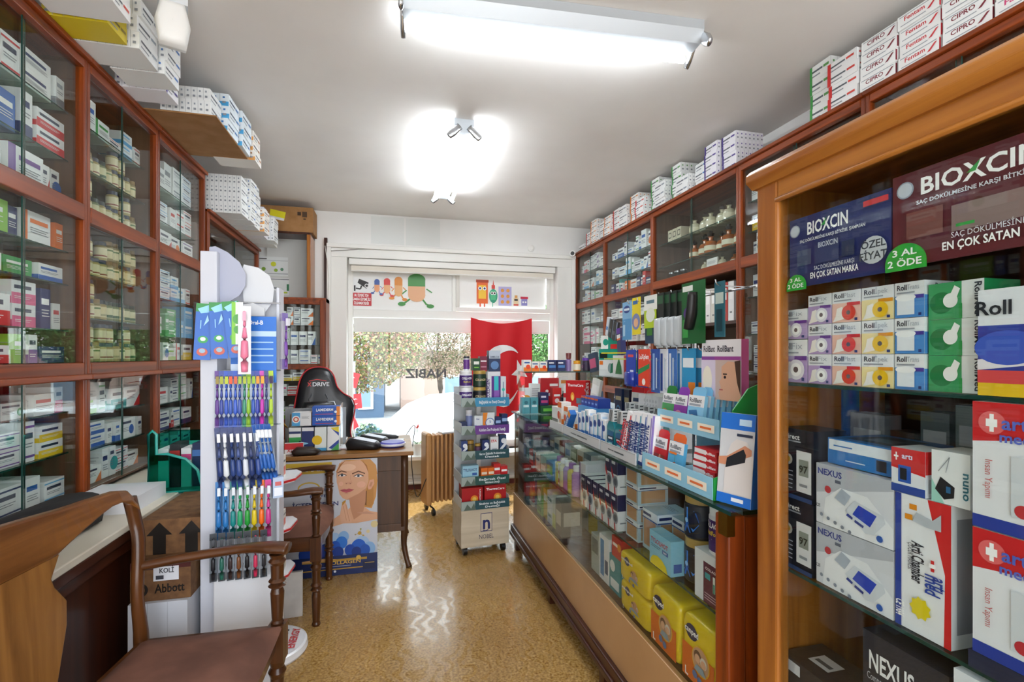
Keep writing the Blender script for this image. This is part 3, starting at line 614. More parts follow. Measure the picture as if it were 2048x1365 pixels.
m = MB(); m.lathe([(.035, 0), (.04, .008), (.04, .014), (.034, .014), (.034, .006), (.0, .006)], mat('#8a5a2a', .4), 28, Matrix.Rotation(R(80), 4, 'Y')); m.build('sieve', loc=(XR+.13, 3.02, 2.035), label='round brown wooden sieve leaning in the flask cabinet', cat='sieve')
prod('display_card', 'small white card standing in the flask cabinet near the round sieve', 'card', .11, .01, .07, '#e9e8e2', lines(.1, .9, .7, 4), loc=(XR+.07, 2.86, 1.99), rz=-pi/2)
for i in range(3):
    mo = MB(); mo.lathe([(0, 0), (.028, 0), (.03, .01), (.03, .045), (.024, .05)], CLR, 14); mo.lathe([(.026, .05), (.026, .062), (0, .062)], CHROME, 14); mo.build('glass_jar', loc=(XR+.10, 3.40-i*.08, 1.99), label='small clear glass jar, %s from corner, flask cabinet bottom shelf' % nth(i), cat='jar', group='small glass jars in the flask cabinet')
# niche with binders
for i in range(9):
    c = ['#dfe0dc', '#d7d2c8', '#e6e6e2', '#d8d0c4', '#e2e0dc', '#cfcabf', '#d9d9d6', '#b83228', '#e9e9e7'][i]
    prod('ring_binder', '%s, %s from the corner, in the open niche under the flasks' % ('red spined binder' if i == 7 else 'pale upright binder', nth(i)), 'binder', .052, .2, .23 if i < 7 else .25, c, [('r', .2, .55, .8, .85, '#f4f4f1'), ('r', .3, .2, .7, .24, '#777777')], loc=(XR+.14, 3.10-i*.058, 1.62), rz=-pi/2, group='binders in the niche')
m = MB(); m.box(XR+.02, XR+.32, yr[2]+.03, yr[3]-.03, 1.60, 1.62, DARKH); m.build('niche_shelf', label='dark wooden shelf board carrying binders in the open niche', cat='shelf')
# security camera and little cartons in the corner
e = empty('security_camera', 'small white bullet camera with dark lens at the top of the window corner', 'camera', (1.93, 5.05, 2.52))
m = MB(); m.cyl((-.02, -.06, 0), (.02, .04, .01), .03, WHITE, 16); m.cyl((-.021, -.063, 0), (-.019, -.058, 0), .022, BLACK, 16); m.build('camera_body', e)
m = MB(); m.cyl((.02, .03, .01), (.06, .14, .02), .012, WHITE); m.build('bracket', e)
# ---------------------------------------------------------------- cartons piled on the cabinet tops
def multipack(w_, d_, h_, base, n, mark, ink='#5a6068', strip=None, tag=None):
    ops = []
    for i in range(n):
        x = i/n
        ops += [('r', x+.0, 0, x+.007, 1, '#a9adb0'), ('r', x+.3/n, .2, x+.7/n, .36, '#8b9097'), ('r', x+.35/n, .6, x+.6/n, .74, mark)]
    if strip: ops = [('r', 0, 0, 1, .38, strip)]+ops
    top = [('r', .08, .3, .5, .5, ink), ('r', .08, .6, .7, .68, mark)]
    fr = [('r', .08, .22, .5, .32, '#8b9097'), ('r', .08, .52, .62, .66, ink), ('r', .66, .5, .92, .68, mark)]
    if tag: fr.append(('r', 0, 0, .12, 1, tag))
    return carton(w_, d_, h_, base, fr, ops, top, name='multipack')
MP = [(multipack(.16, .22, .065, '#e9ebea', 8, '#8f98a2'), 'grey-white sleeve of packs', .16, .22, .065),
      (multipack(.14, .20, .06, '#edefee', 7, '#4d7ec0'), 'white sleeve with blue print', .14, .20, .06),
      (multipack(.15, .24, .055, '#eceded', 6, '#d0453a', tag='#cc2a2a'), 'white sleeve with red end tag', .15, .24, .055),
      (multipack(.12, .18, .07, '#eef0ee', 5, '#5a9a54', tag='#3f9a48'), 'white sleeve with green end tag', .12, .18, .07),
      (multipack(.15, .22, .05, '#f0efec', 6, '#e08b3a', tag='#e07f2a'), 'white sleeve with orange end tag', .15, .22, .05),
      (multipack(.13, .2, .06, '#ecebf0', 7, '#5a4a94', tag='#4a3a84'), 'white sleeve with violet end tag', .13, .20, .06)]
def named(t, c, k):
    w_, dd, h_ = .155, .22, .056
    fr = [('t', t, .42, .5, .3, c, 'c', 0, .5), ('r', .05, .84, .95, .9, '#9aa2aa'), ('r', .08, .2, .7, .26, '#9aa2aa'), ('p', [(.72, .3), (.9, .75), (.96, .75), (.8, .3)], c)]
    return (carton(w_, dd, h_, '#eef0ef', fr, [('r', 0, .1, .04, .9, c)]+[('r', .1+.11*i, .1, .105+.11*i, .9, '#b4b8bb') for i in range(8)], lines(.1, .8, .6, 2), name='multipack'), k, w_, dd, h_)
MT = [named('CIPRO', '#7a2030', 'white sleeve with maroon name and arc'), named('Fentam', '#c8323a', 'white sleeve with red name'), named('Fabex', '#d0407a', 'white sleeve with pink name')]
SKYP = (multipack(.17, .25, .066, '#dfe8ee', 6, '#2f6fae', '#394b63', '#4ba3d8'), 'sky blue banded ampoule sleeve', .17, .25, .066)
ORP = (multipack(.15, .23, .06, '#ece7e0', 6, '#a46a3a', '#394b63', '#e3a25a'), 'orange banded ampoule sleeve', .15, .23, .06)
YEL = (multipack(.13, .2, .06, '#d8c222', 6, '#8a7a12', '#6f6416'), 'yellow sleeve of packs', .13, .2, .06)
def pile(xc, y, z, spec, n, sd_, where, j=.012, rzj=.05):
    """n equal sleeves lying on each other; the end with the tag looks into the room"""
    me, d, w_, dd, h_ = spec; rz = pi/2 if sd_ < 0 else -pi/2
    for q in range(n):
        lv = '' if n == 1 else ('topmost ' if q == n-1 else ['bottom ', 'second-lowest ', 'third-lowest ', 'fourth-lowest '][q])
        link('medicine_multipack', me, None, (xc+(rnd.random()-.5)*j, y+(rnd.random()-.5)*j*.4, z+q*h_), rz+(rnd.random()-.5)*rzj, 0, '%s%s, %s' % (lv, d, where), 'medicine multipack', 'sleeves piled on the cabinets')
# cardboard sheet carrying the overhanging sleeves
MB().box(-1.35, -.86, 2.72, 3.28, LT+.002, LT+.008, KRAFT).build('cardboard_sheet', label='flat brown cardboard sheet jutting out under the sleeves on the cabinet top', cat='cardboard')
ZT = LT+.001; q = 0
y = 1.56; seqL = [(0, 3), (1, 4), (2, 3), (YEL, 3), (0, 3), (1, 3), (5, 3)]
for s_, n_ in seqL:
    sp = MP[s_] if isinstance(s_, int) else s_
    pile(-1.10+.03*(q % 3), y+sp[2]/2, ZT, sp, n_, -1, '%s pile from the chair-bay end' % nth(q)); y += sp[2]+.012; q += 1
for k, (sp, n_) in enumerate(((MP[0], 2), (SKYP, 3), (SKYP, 3), (ORP, 3))):
    pile(-1.0+.02*k, 2.80+k*.18, LT+.009 if k < 3 else LT+.001, sp, n_, -1, ['beside the blue ampoule piles', 'blue pile by the jar bay', 'blue pile next to the orange one', 'orange pile on the cabinet end'][k])
# tall heap over the lower corner cabinet
y = 3.68; q = 0
for s_, n_ in ((0, 4), (1, 5), (0, 5), (ORP, 3), (5, 4), (0, 3), (1, 3)):
    sp = MP[s_] if isinstance(s_, int) else s_
    pile(-1.12+.03*(q % 2), y+sp[2]/2, 2.377, sp, n_, -1, '%s pile past the tall cabinets' % nth(q)); y += sp[2]+.01; q += 1
# counter side tops, from the window corner toward the display case
y = 5.12; q = 0; ZR = RT+.001
for s_, n_ in ((0, 1), (2, 3), (4, 5), (0, 3), (4, 4), (2, 4), (0, 3), (4, 5), (2, 3), (3, 4), (0, 3), (3, 4), (0, 2), (1, 3), (5, 4), (5, 4), (0, 4), (0, 4)):
    sp = MP[s_]; y -= sp[2]+.012
    if y < 2.55: break
    pile(XR+.11+.03*(q % 2), y+sp[2]/2, ZR, sp, n_, 1, '%s pile from the security camera' % nth(q)); q += 1
y = 2.02; q = 0
for s_, n_ in ((3, 4), (2, 4), (6, 4), (7, 4), (6, 4), (8, 3), (5, 3)):
    sp = (MP+MT)[s_]; y -= sp[2]+.01
    pile(XR+.10, y+sp[2]/2, ZR, sp, n_, 1, '%s pile above the tall case' % nth(q)); q += 1
e = empty('emergency_lamp', 'white plastic emergency lamp near the ceiling above the jar bay piles', 'lamp', (-.85, 2.20, 2.72), R(20))
m = MB(); m.puff([(-.045, -.09), (.045, -.09), (.06, 0), (.042, .08), (-.042, .08), (-.06, 0)], .045, WHITE); m.build('casing', e)
m = MB(); m.box(-.05, .05, -.03, .03, .075, .138, mat('#d9dde0', .4)); m.build('mount', e)
# ================================================================== GLASS COUNTER
CX0, CX1, CY0, CY1 = .86, 1.38, 1.10, 3.45
ct = empty('glass_counter', 'long glass fronted shop counter with tan lower panel and dark wooden plinth', 'counter', ((CX0+CX1)/2, (CY0+CY1)/2, 0))
cx, cy = (CX0+CX1)/2, (CY0+CY1)/2
def cbox(m, x0, x1, y0, y1, z0, z1, mm): return m.box(x0-cx, x1-cx, y0-cy, y1-cy, z0, z1, mm)
TAN = noisy('#b0875c', '#bc9468', 3, .3, .02)
m = MB(); cbox(m, CX0, CX0+.02, CY0+.02, CY1, .17, .40, TAN); m.build('front_panel', ct, bevel=.002)
m = MB(); cbox(m, CX0-.02, CX0+.02, CY0, CY1+.01, .12, .17, DARKH); cbox(m, CX0-.03, CX0, CY0, CY1+.01, .095, .125, DARKH); m.build('plinth_moulding', ct, bevel=.006)
for y in (CY0+.05, CY0+.78, CY0+1.5, CY1-.08):
    cbox(MB(), CX0+.0, CX0+.05, y, y+.05, 0, .10, DARKW).build('leg', ct); cbox(MB(), CX1-.06, CX1-.01, y, y+.05, 0, .10, DARKW).build('leg', ct)
m = MB(); cbox(m, CX0+.02, CX1, CY0, CY1, .10, .12, DARKH); cbox(m, CX0+.02, CX1, CY0, CY1, .385, .40, DARKH); cbox(m, CX1-.02, CX1, CY0, CY1, .12, .97, DARKW); cbox(m, CX0+.052, CX1-.02, CY0+.001, CY0+.018, .12, .97, WOOD); cbox(m, CX0+.01, CX1-.02, CY1-.018, CY1, .12, .98, DARKW); m.build('body', ct)
m = MB(); cbox(m, CX0-.005, CX0+.05, CY0-.0, CY0+.055, .12, .975, WOOD); m.build('corner_post', ct, bevel=.006)
m = MB(); cbox(m, CX0-.012, CX0+.012, CY0-.005, CY0+.03, .925, .985, mat('#a07a2c', .3, 1)); m.build('brass_clip', ct)
m = MB(); cbox(m, CX0+.004, CX0+.010, CY0+.056, CY1, .402, .978, GLASS); m.build('front_glass', ct)
m = MB(); cbox(m, CX0+.03, CX1-.025, CY0+.02, CY1-.02, .665, .672, SHELFG); cbox(m, CX0+.029, CX0+.03, CY0+.02, CY1-.02, .665, .672, EDGE); m.build('glass_shelf', ct)
m = MB(); cbox(m, CX0-.012, CX1+.01, CY0-.02, CY1+.01, .985, .995, SHELFG); cbox(m, CX0-.0125, CX0-.012, CY0-.02, CY1+.01, .985, .995, EDGE); m.build('glass_top', ct)
TOP, SHF, BOT = .996, .673, .401
# ---- inside the counter
NU = '#1b2350'
def item(name, label, cat, w_, d_, h_, base, front, x, y, z, side=(), top=(), rz=-pi/2, group=None, rot=None): return prod(name, label, cat, w_, d_, h_, base, front, side, top, (x, y, z), rz, group, rot)
# boxes of support hose, blue and white with a red curve, stacked
hose = [('r', 0, .55, 1, 1, NU), ('p', [(0, .55), (0, .75), (.55, .38), (.72, 0), (.5, 0), (.4, .3)], '#c5222f'), ('c', .7, .35, .16, '#8d99a8'), ('c', .7, .35, .1, '#4d5a6c'), ('r', .1, .82, .7, .9, '#e8e8ee')]
hm = carton(.055, .12, .15, '#e9ebee', hose, [('r', 0, .55, 1, 1, NU), ('r', .1, .2, .8, .24, '#9098a0')], name='carton')
k = 0
for q, (y, n_) in enumerate(((2.20, 1), (2.13, 1), (2.06, 1), (1.99, 1), (1.925, 2), (1.865, 2))):
    for j in range(n_):
        link('support_stocking_box', hm, None, (.96, y, SHF+j*.15), -pi/2, 0, 'navy, white and red bandage box, %s from window end on counter shelf%s' % (nth(q), '' if n_ == 1 else (', upper' if j else ', lower')), 'box', 'navy and red boxes on the counter shelf')
tanb = [('r', 0, .8, 1, 1, '#dfe6ea'), ('r', .05, .86, .6, .93, NU), ('r', .1, .1, .9, .76, '#b98f68'), ('r', .0, .77, 1, .8, '#2b4c8c')]
tm = carton(.10, .13, .072, '#b8cdd8', tanb, tanb, name='carton'); tm2 = carton(.105, .14, .148, '#a9c3d2', tanb, tanb, lines(.1, .8, .7, 3), name='carton')
for j in range(4): link('bandage_box', tm, None, (.99, 1.76, SHF+j*.0722), -pi/2, 0, 'pale blue bandage box with tan window, %s in its stack of four' % ['bottom', 'second', 'third', 'top'][j], 'box', 'pale blue bandage boxes in the counter')
link('bandage_box', tm2, None, (1.0, 1.63, SHF), -pi/2, 0, 'tall pale blue bandage box with tan window beside the stack of four', 'box', 'pale blue bandage boxes in the counter')
link('bandage_box', tm2, None, (1.05, 1.51, SHF), -pi/2, 0, 'tall pale blue bandage box standing behind the cold remedy box', 'box', 'pale blue bandage boxes in the counter')
tyl = [('t', 'TYLOLHOT', .47, .68, .13, '#c8202a', 'c', 0, .8), ('r', .62, .5, .88, .62, '#3c62a8'), ('t', 'DAY', .75, .53, .06, '#ffffff'), ('r', .1, .6, .55, .615, '#35507a'), ('r', .1, .55, .5, .565, '#35507a'), ('p', [(.05, 0), (.08, .15), (.2, .28), (.4, .34), (.62, .3), (.8, .18), (.88, 0)], '#ecd72c')]
item('cold_remedy_box', 'light blue cold remedy box with red lettering and yellow lemon, counter shelf front', 'box', .135, .05, .115, '#8cc7de', tyl, .91, 1.485, SHF+.0, side=[('r', .2, .1, .8, .35, '#3c62a8')])
def jar(name, label, r, h, body, lid, lab, loc, ops=(), cat='jar', group=None, lidh=.2, lr=.95):
    e = empty(name, label, cat, loc, 0, group)
    m = MB(); m.lathe([(0, 0), (r*.92, 0), (r, r*.1), (r, h*(1-lidh)-r*.1), (r*.93, h*(1-lidh))], cm(body), 24); m.build('body', e)
    m = MB(); a0 = [(r*1.006, h*.1), (r*1.006, h*(1-lidh)-h*.08)]; m.lathe(a0, cm(lab), 24)
    m.build('wrap', e)
    if ops:
        m = MB(); H = a0[1][1]-a0[0][1]; W = 2*r*.95
        t = MB(); t.gfx((-W/2, 0, 0), (W, 0, 0), (0, 0, H), ops)
        ang = pi+.0
        vs = []
        for x, y, z in t.v:
            th = -x/r; rr = r*1.012-y*.6; vs.append((-rr*cos(th), rr*sin(th)*1.0, z+a0[0][1]))
        t.v = vs; t.build('print', e)
    m = MB(); m.lathe([(r*lr, h*(1-lidh)), (r*lr, h*.98), (r*lr*.94, h), (0, h)], cm(lid), 24); m.build('lid', e)
    return e
col = [('t', 'COLLAGEN', .5, .74, .17, '#ffffff', 'c', 0, .92), ('t', 'MultiForm', .5, .5, .14, '#e0c23a', 'c', 0, .7), ('t', '12', .78, .15, .2, '#ffffff'), ('r', .05, .36, .5, .39, '#d8c8e0'), ('r', .05, .28, .4, .31, '#d8c8e0')]
flower = [('p', [(.5, .5), (.2, .9), (.45, .98)], '#2c6fd0'), ('p', [(.5, .5), (.5, .98), (.8, .9)], '#3a86e6'), ('p', [(.5, .5), (.85, .85), (.95, .5)], '#2360bd'), ('p', [(.5, .5), (.95, .42), (.75, .12)], '#3a86e6'), ('p', [(.5, .5), (.68, .06), (.35, .05)], '#2c6fd0'), ('p', [(.5, .5), (.28, .1), (.05, .4)], '#3a86e6'), ('p', [(.5, .5), (.05, .5), (.15, .85)], '#2360bd'), ('c', .5, .5, .09, '#9fd0ff')]
jar('collagen_tub', 'white tub with purple wrap standing on the maroon carton inside the counter', .047, .138, '#e6e6ea', '#eff0f2', '#43246e', (.945, 1.225, SHF+.147), col, lidh=.17)
jar('collagen_tub', 'black tub with blue flower and gold lid, upper of two stacked on the counter shelf', .052, .140, '#171a26', '#b09250', '#141826', (.975, 1.385, SHF+.1405), flower, lidh=.2)
jar('collagen_tub', 'black tub with blue flower and gold lid, lower of two stacked on the counter shelf', .052, .140, '#171a26', '#b09250', '#141826', (.975, 1.385, SHF), flower, lidh=.2)
item('collagen_carton', 'white and maroon collagen carton on the counter shelf below the purple tub', 'box', .125, .09, .146, '#dfe3e8', [('r', .34, 0, 1, .82, '#5a1f3c'), ('t', 'COLLAGEN', .66, .68, .05, '#f0e6ea', 'c', 0, .5), ('r', .4, .5, .6, .62, '#3a9aa0'), ('r', .7, .3, .78, .62, '#dfe9e6'), ('r', .71, .3, .77, .48, '#1f9a86')]+lines(.4, .9, .2, 3, '#c9a8b8', .02, .05), .940, 1.24, SHF, side=[('r', 0, 0, 1, .8, '#5a1f3c')])
# nappy packs
def pack(label, w_, d_, h_, c1, c2, loc, big=False):
    e = empty('nappy_pack', label, 'nappy pack', loc, -pi/2, 'nappy packs in the counter')
    m = MB(); hw, hd = w_/2, d_/2
    def fn(u, v):
        th = 2*pi*u; ph = pi*v-pi/2
        def sp(a, p): return math.copysign(abs(a)**p, a)
        return (hw*sp(cos(th), .25)*sp(cos(ph), .25), hd*sp(sin(th), .25)*sp(cos(ph), .25), h_/2+h_/2*sp(sin(ph), .25))
    m.grid(fn, 40, 24, mat(c1, .22, coat=.5)); m.build('bag', e)
    m = MB(); ops = [('r', .02, .03, .98, .55, c2)] if big else []
    ops += [('c', .32, .78, .12 if big else .15, NU, 1.25), ('t', 'canped', .32, .75, .09, '#ffffff', 'c', 0, .42), ('c', .6, .45, .22, '#e8b21f'), ('c', .6, .45, .2, '#c89a78'), ('c', .52, .5, .09, '#6b4a38'), ('c', .52, .47, .065, '#e0b090'), ('c', .7, .47, .08, '#d9d4cc'), ('c', .7, .45, .06, '#dba98a'), ('p', [(.42, .28), (.78, .28), (.7, .38), (.5, .38)], '#8aa0b0'), ('c', .45, .2, .06, '#4a6fa8'), ('c', .6, .16, .06, '#4a6fa8'), ('t', 'L', .2, .08, .12, '#ffffff')]
    m.gfx((-hw*.96, -hd-.0006, h_*.02), (w_*.92, 0, 0), (0, 0, h_*.96), ops, .0004); m.build('print', e)
    return e
pack('yellow nappy pack lying lowest in the counter, under another yellow pack', .23, .12, .112, '#e4c51c', '#e4c51c', (.945, 1.675, BOT))
pack('yellow nappy pack stacked on the other yellow pack', .23, .12, .112, '#e4c51c', '#e4c51c', (.945, 1.68, BOT+.113))
pack('tall orange and yellow nappy pack standing beside the two stacked yellow ones', .175, .12, .20, '#e6c81e', '#dd6a1c', (.945, 1.46, BOT), True)
pack('tall orange and yellow nappy pack at the camera end of the counter bottom', .175, .12, .205, '#e6c81e', '#dd6a1c', (.945, 1.27, BOT), True)
# more goods further along the counter
def row(seq, z, name, where, x=.96, yst=0, grp=None):
    y = yst
    for i, (w_, d_, h_, base, ops, desc) in enumerate(seq):
        prod(name, '%s, %s' % (desc, where), 'box', w_, d_, h_, base, ops, ops if len(ops) < 6 else (), (), (x, y-w_/2, z), -pi/2, grp); y -= w_+.006
txt = lambda t, y, c, h=.12, f=.8: ('t', t, .5, y, h, c, 'c', 0, f)
row([(.09, .12, .12, '#2f3a44', [('r', .1, .2, .9, .8, '#4b5d6a')], 'slate carton with blue panel'), (.08, .12, .15, '#b53a30', [('r', 0, 0, 1, .2, '#e8d9c8'), ('c', .5, .55, .25, '#d98a3a')], 'brick red carton with orange disc'),
     (.08, .1, .19, '#37506a', [('r', .1, .1, .9, .5, '#1c2a3a')], 'dusky blue carton'), (.10, .12, .20, '#6fa03c', [('c', .5, .6, .2, '#e6efd0'), ('r', .1, .1, .9, .25, '#2d6a2a')], 'bright green carton with pale disc'),
     (.07, .1, .18, '#d6b82a', [('r', .1, .6, .9, .85, '#f3efdc')], 'mustard yellow carton'), (.09, .1, .19, '#dfe5e2', [('r', .1, .2, .9, .3, '#7f9a8a'), ('r', .1, .7, .9, .8, '#4b6a5a')], 'pale carton with green bars'),
     (.08, .1, .2, '#c9d0c2', [('r', 0, 0, 1, .4, '#c8cf6a')], 'pale carton with lime base'), (.10, .12, .19, '#6b5f52', [('r', .1, .3, .9, .7, '#c9bda8')], 'brown carton with cream panel')], BOT, 'goods_carton', 'counter bottom toward the window', yst=3.25, grp='cartons on the counter bottom')
row([(.085, .1, .17, '#a9b6b2', [('r', .1, .5, .9, .9, '#5f6f70')], 'grey carton with dark panel'), (.10, .1, .20, '#e8ecee', [('r', .12, .1, .5, .9, '#3b86c0'), ('r', .6, .2, .9, .5, '#2d4f7a')], 'white carton with blue upright panel'),
     (.10, .1, .15, '#2f8f9a', [('r', .1, .1, .9, .35, '#e5eef0'), ('c', .3, .7, .16, '#e8eef0')], 'teal carton with white base panel')], BOT, 'goods_carton', 'counter bottom beside the nappy packs', yst=2.13, grp='cartons by the nappy packs')
item('goods_carton', 'small red carton on top of the teal carton in the counter', 'box', .09, .1, .085, '#c2262a', [('c', .75, .6, .2, '#e8902a'), ('r', .1, .55, .6, .7, '#f1e6e0')], .96, 1.865, BOT+.151)
row([(.07, .1, .10, '#1d2f55', [('r', .15, .3, .85, .7, '#4d74b0')], 'navy carton'), (.07, .1, .14, '#23606a', [('r', .1, .1, .9, .3, '#9cc')], 'deep teal carton') if 0 else (.07, .1, .14, '#23606a', [('r', .1, .1, .9, .3, '#99cccc')], 'deep teal carton'), (.08, .1, .09, '#c23a34', [('r', .0, .3, 1, .6, '#f0f0ee')], 'red carton with white band'), (.08, .1, .13, '#36424c', [('r', .1, .6, .9, .8, '#aab4bc')], 'charcoal carton'),
     (.11, .12, .10, '#e7e2d8', [('r', 0, 0, .2, 1, '#d9651f'), ('r', .3, .6, .9, .75, '#3b4a5c')], 'cream carton with orange edge'), (.12, .12, .11, '#8fb4a6', [('r', .1, .2, .8, .5, '#e6f0ea')], 'sea green carton'), (.12, .12, .10, '#3a7fb4', [('r', .1, .3, .9, .8, '#7fc25a')], 'blue carton with green panel'),
     (.10, .1, .12, '#e9e6e2', [('r', .1, .1, .9, .3, '#c8352f')]+[('c', x, .6, .1, '#c8352f') for x in (.25, .5, .75)], 'white carton with red dots')], SHF, 'goods_carton', 'counter shelf toward the window', yst=3.35, grp='cartons on the counter shelf')
for i in range(5):
    m = MB(); c = ['#d3c44e', '#d9cf9c', '#a77fb8', '#cdbf4a', '#b88fc4'][i]; m.lathe([(0, 0), (.026, 0), (.028, .01), (.028, .11), (.018, .125), (.018, .128)], mat(c, .2, coat=.4), 16); m.lathe([(.02, .128), (.02, .155), (0, .157)], mat(['#8a5fa8', '#eeeeee', '#eeeeee', '#8a5fa8', '#eeeeee'][i], .4), 16)
    m.build('lotion_bottle', loc=(.93, 2.62-i*.064, SHF), label='%s lotion bottle, %s of the row from the window end' % (['yellow, violet capped', 'cream, white capped', 'lilac, white capped', 'yellow, violet capped second', 'pale violet, white capped'][i], nth(i)), cat='bottle', group='lotion bottles on the counter shelf')
item('goods_carton', 'tall white carton with violet edge beside the lotion bottles in the counter', 'box', .08, .12, .19, '#dcdde4', [('r', 0, 0, .18, 1, '#7a4f9a'), ('r', .3, .6, .9, .7, '#8a90a8')]+lines(.3, .9, .45, 3), .98, 2.235+.03-.0, SHF)
# second rank, behind
row([(.1, .1, .16, c, [('r', .1, .55, .9, .8, c2)], d) for c, c2, d in (('#54646e', '#d0d8dc', 'grey-blue carton'), ('#d8dcd6', '#4c7a9a', 'off-white carton'), ('#8a3f3a', '#e8d8c8', 'rust carton'), ('#c8d0d2', '#5a7ab0', 'cool white carton'), ('#44724e', '#dfe8d8', 'moss green carton'), ('#e0dcd0', '#b0703a', 'ivory carton'), ('#7f95a0', '#e8ecee', 'steel blue carton'), ('#dfe2e4', '#c03a3a', 'white carton with red panel'), ('#b8c4c8', '#35507a', 'pale grey carton'))], SHF, 'stock_carton', 'second rank on the counter shelf', x=1.14, yst=3.3, grp='second rank of cartons')
row([(.12, .12, .2, c, [('r', .1, .55, .9, .8, c2)], d) for c, c2, d in (('#465a50', '#d0d8dc', 'dark sage carton'), ('#8f9a92', '#4c7a9a', 'sage grey carton'), ('#a8a06a', '#e8e2c8', 'khaki carton'), ('#6a7f8a', '#dfe4e8', 'storm grey carton'), ('#c9c4b4', '#8a5a3a', 'sand carton'), ('#b9a83a', '#f0ead0', 'ochre carton'), ('#9aa8ac', '#44586a', 'mist grey carton'), ('#d2c9b2', '#9a4a3a', 'beige carton'))], BOT, 'stock_carton', 'second rank on the counter bottom', x=1.14, yst=3.2, grp='second rank of cartons below')

# ================================================================== ON THE COUNTER
# far end: glass riser with jars on it
e = empty('glass_riser', 'small clear glass riser standing at the window end of the counter', 'display riser', (1.16, 3.34, TOP))
m = MB(); m.box(-.27, .27, -.09, .09, .285, .292, SHELFG); m.box(-.27, .27, -.0905, -.09, .285, .292, EDGE); m.build('glass_shelf', e)
for x in (-.27, .265): MB().box(x, x+.005, -.09, .09, 0, .285, GLASS).build('glass_side', e)
ZR1 = TOP+.293
def fbox(name, label, x, y, z, w_, h_, base, ops, d_=.06, rz=0, cat='box', side=(), rot=None): return prod(name, label, cat, w_, d_, h_, base, ops, side, (), (x, y, z), rz, None, rot)
for i, x in enumerate((.925, .985, 1.045)): fbox('vitamin_box', 'orange and white vitamin box, %s on the glass riser from the aisle' % nth(i), x, 3.33, ZR1, .055, .07+.012*(i == 0), '#f0ede8', [('r', 0, 0, 1, .35, '#ef7d1e'), ('c', .6, .4, .2, '#e8481e'), ('r', .1, .7, .8, .82, '#2a5a9a')])
for i, x in enumerate((1.11, 1.18)): fbox('vitamin_box', 'navy vitamin box, %s on the glass riser' % ['one beside the orange boxes', 'one beside the purple topped bottle'][i], x, 3.33, ZR1, .062, .08, '#1a2a5e', [('r', .1, .3, .9, .55, '#4d86c8'), ('r', .1, .68, .7, .8, '#e8e8ee')])
m = MB(); m.lathe([(0, 0), (.02, 0), (.021, .08), (.012, .085), (.018, .09), (.02, .13), (0, .132)], mat('#7a4f8a', .3), 16, mats=[mat('#8f78b0', .3)]*3+[mat('#7a3a3a', .3)]*3); m.build('spray_bottle', loc=(1.24, 3.32, ZR1), label='slim violet bottle with brown red cap on the glass riser', cat='bottle')
jar('supplement_bottle', 'short orange supplement bottle with orange lid on the glass riser', .027, .075, '#e89022', '#e0a01e', '#f0e6d0', (1.305, 3.32, ZR1), lidh=.25)
jar('supplement_bottle', 'black supplement bottle with purple lid at the riser end', .029, .095, '#1a1424', '#5a2a9a', '#2a1c3a', (1.375, 3.32, ZR1), [('c', .5, .4, .2, '#c060a0'), ('r', .1, .7, .9, .85, '#d8d0e0')], lidh=.2)
rr = [('r', 0, 0, 1, .32, '#5aa0c8'), ('c', .5, .5, .22, '#e8a03a'), ('c', .5, .5, .12, '#ffffff')]
fbox('probiotic_box', 'white box with orange target and blue base under the riser', .935, 3.40, TOP, .07, .17, '#eef1f2', rr)
fbox('medicine_box', 'plain white box with black arc under the riser', 1.012, 3.42, TOP, .07, .20, '#eceeee', lines(.1, .9, .8, 6))
fbox('medicine_box', 'large red box with white dots and words under the riser', 1.12, 3.42, TOP, .14, .24, '#cf1f2a', [('c', .2, .5, .05, '#ffffff'), ('c', .35, .6, .05, '#ffffff'), ('c', .5, .5, .05, '#ffffff'), ('r', .5, .75, .95, .83, '#ffffff')])
fbox('medicine_box', 'white box with a black bottle picture under the riser', 1.225, 3.41, TOP, .07, .25, '#eeeeec', [('c', .5, .35, .14, '#7a1f24'), ('r', .3, .2, .7, .5, '#3a1418'), ('r', .38, .5, .62, .58, '#222222'), ('r', .2, .8, .8, .9, '#e08a3a')])
fbox('aqua_box', 'aqua box at the aisle corner of the counter end', .905, 3.29, TOP, .055, .11, '#4f9aa6', [('r', .15, .4, .85, .55, '#cfe8ea'), ('c', .5, .7, .12, '#2a6a78')]); fbox('aqua_box', 'aqua box second from the aisle at the counter end', .965, 3.29, TOP, .055, .11, '#4f9aa6', [('r', .15, .4, .85, .55, '#cfe8ea'), ('c', .5, .7, .12, '#2a6a78')])
fbox('dark_box', 'small dark blue and pink box at the counter end', 1.035, 3.28, TOP+.055, .06, .09, '#20245a', [('r', .1, .2, .9, .4, '#c0407a'), ('r', .1, .6, .7, .75, '#d8d8e8')]); 
fbox('green_box', 'flat dark green box lying at the counter end', 1.075, 3.27, TOP, .14, .053, '#1f5a34', [('r', .1, .3, .7, .7, '#6fc04a'), ('r', .75, .3, .92, .7, '#0f2a1a')], d_=.09)
fbox('red_bottle_box', 'small red box with white words near the green box', 1.135, 3.30, TOP+.055, .065, .12, '#cf2a2a', [('r', .15, .5, .85, .62, '#ffffff'), ('c', .5, .25, .14, '#f0e0e0')])
fbox('dark_box', 'navy and black box with green ring at the counter end', 1.19, 3.27, TOP, .065, .11, '#181c34', [('c', .5, .4, .2, '#3a6a9a'), ('r', .2, .7, .8, .8, '#a0a8c0')])
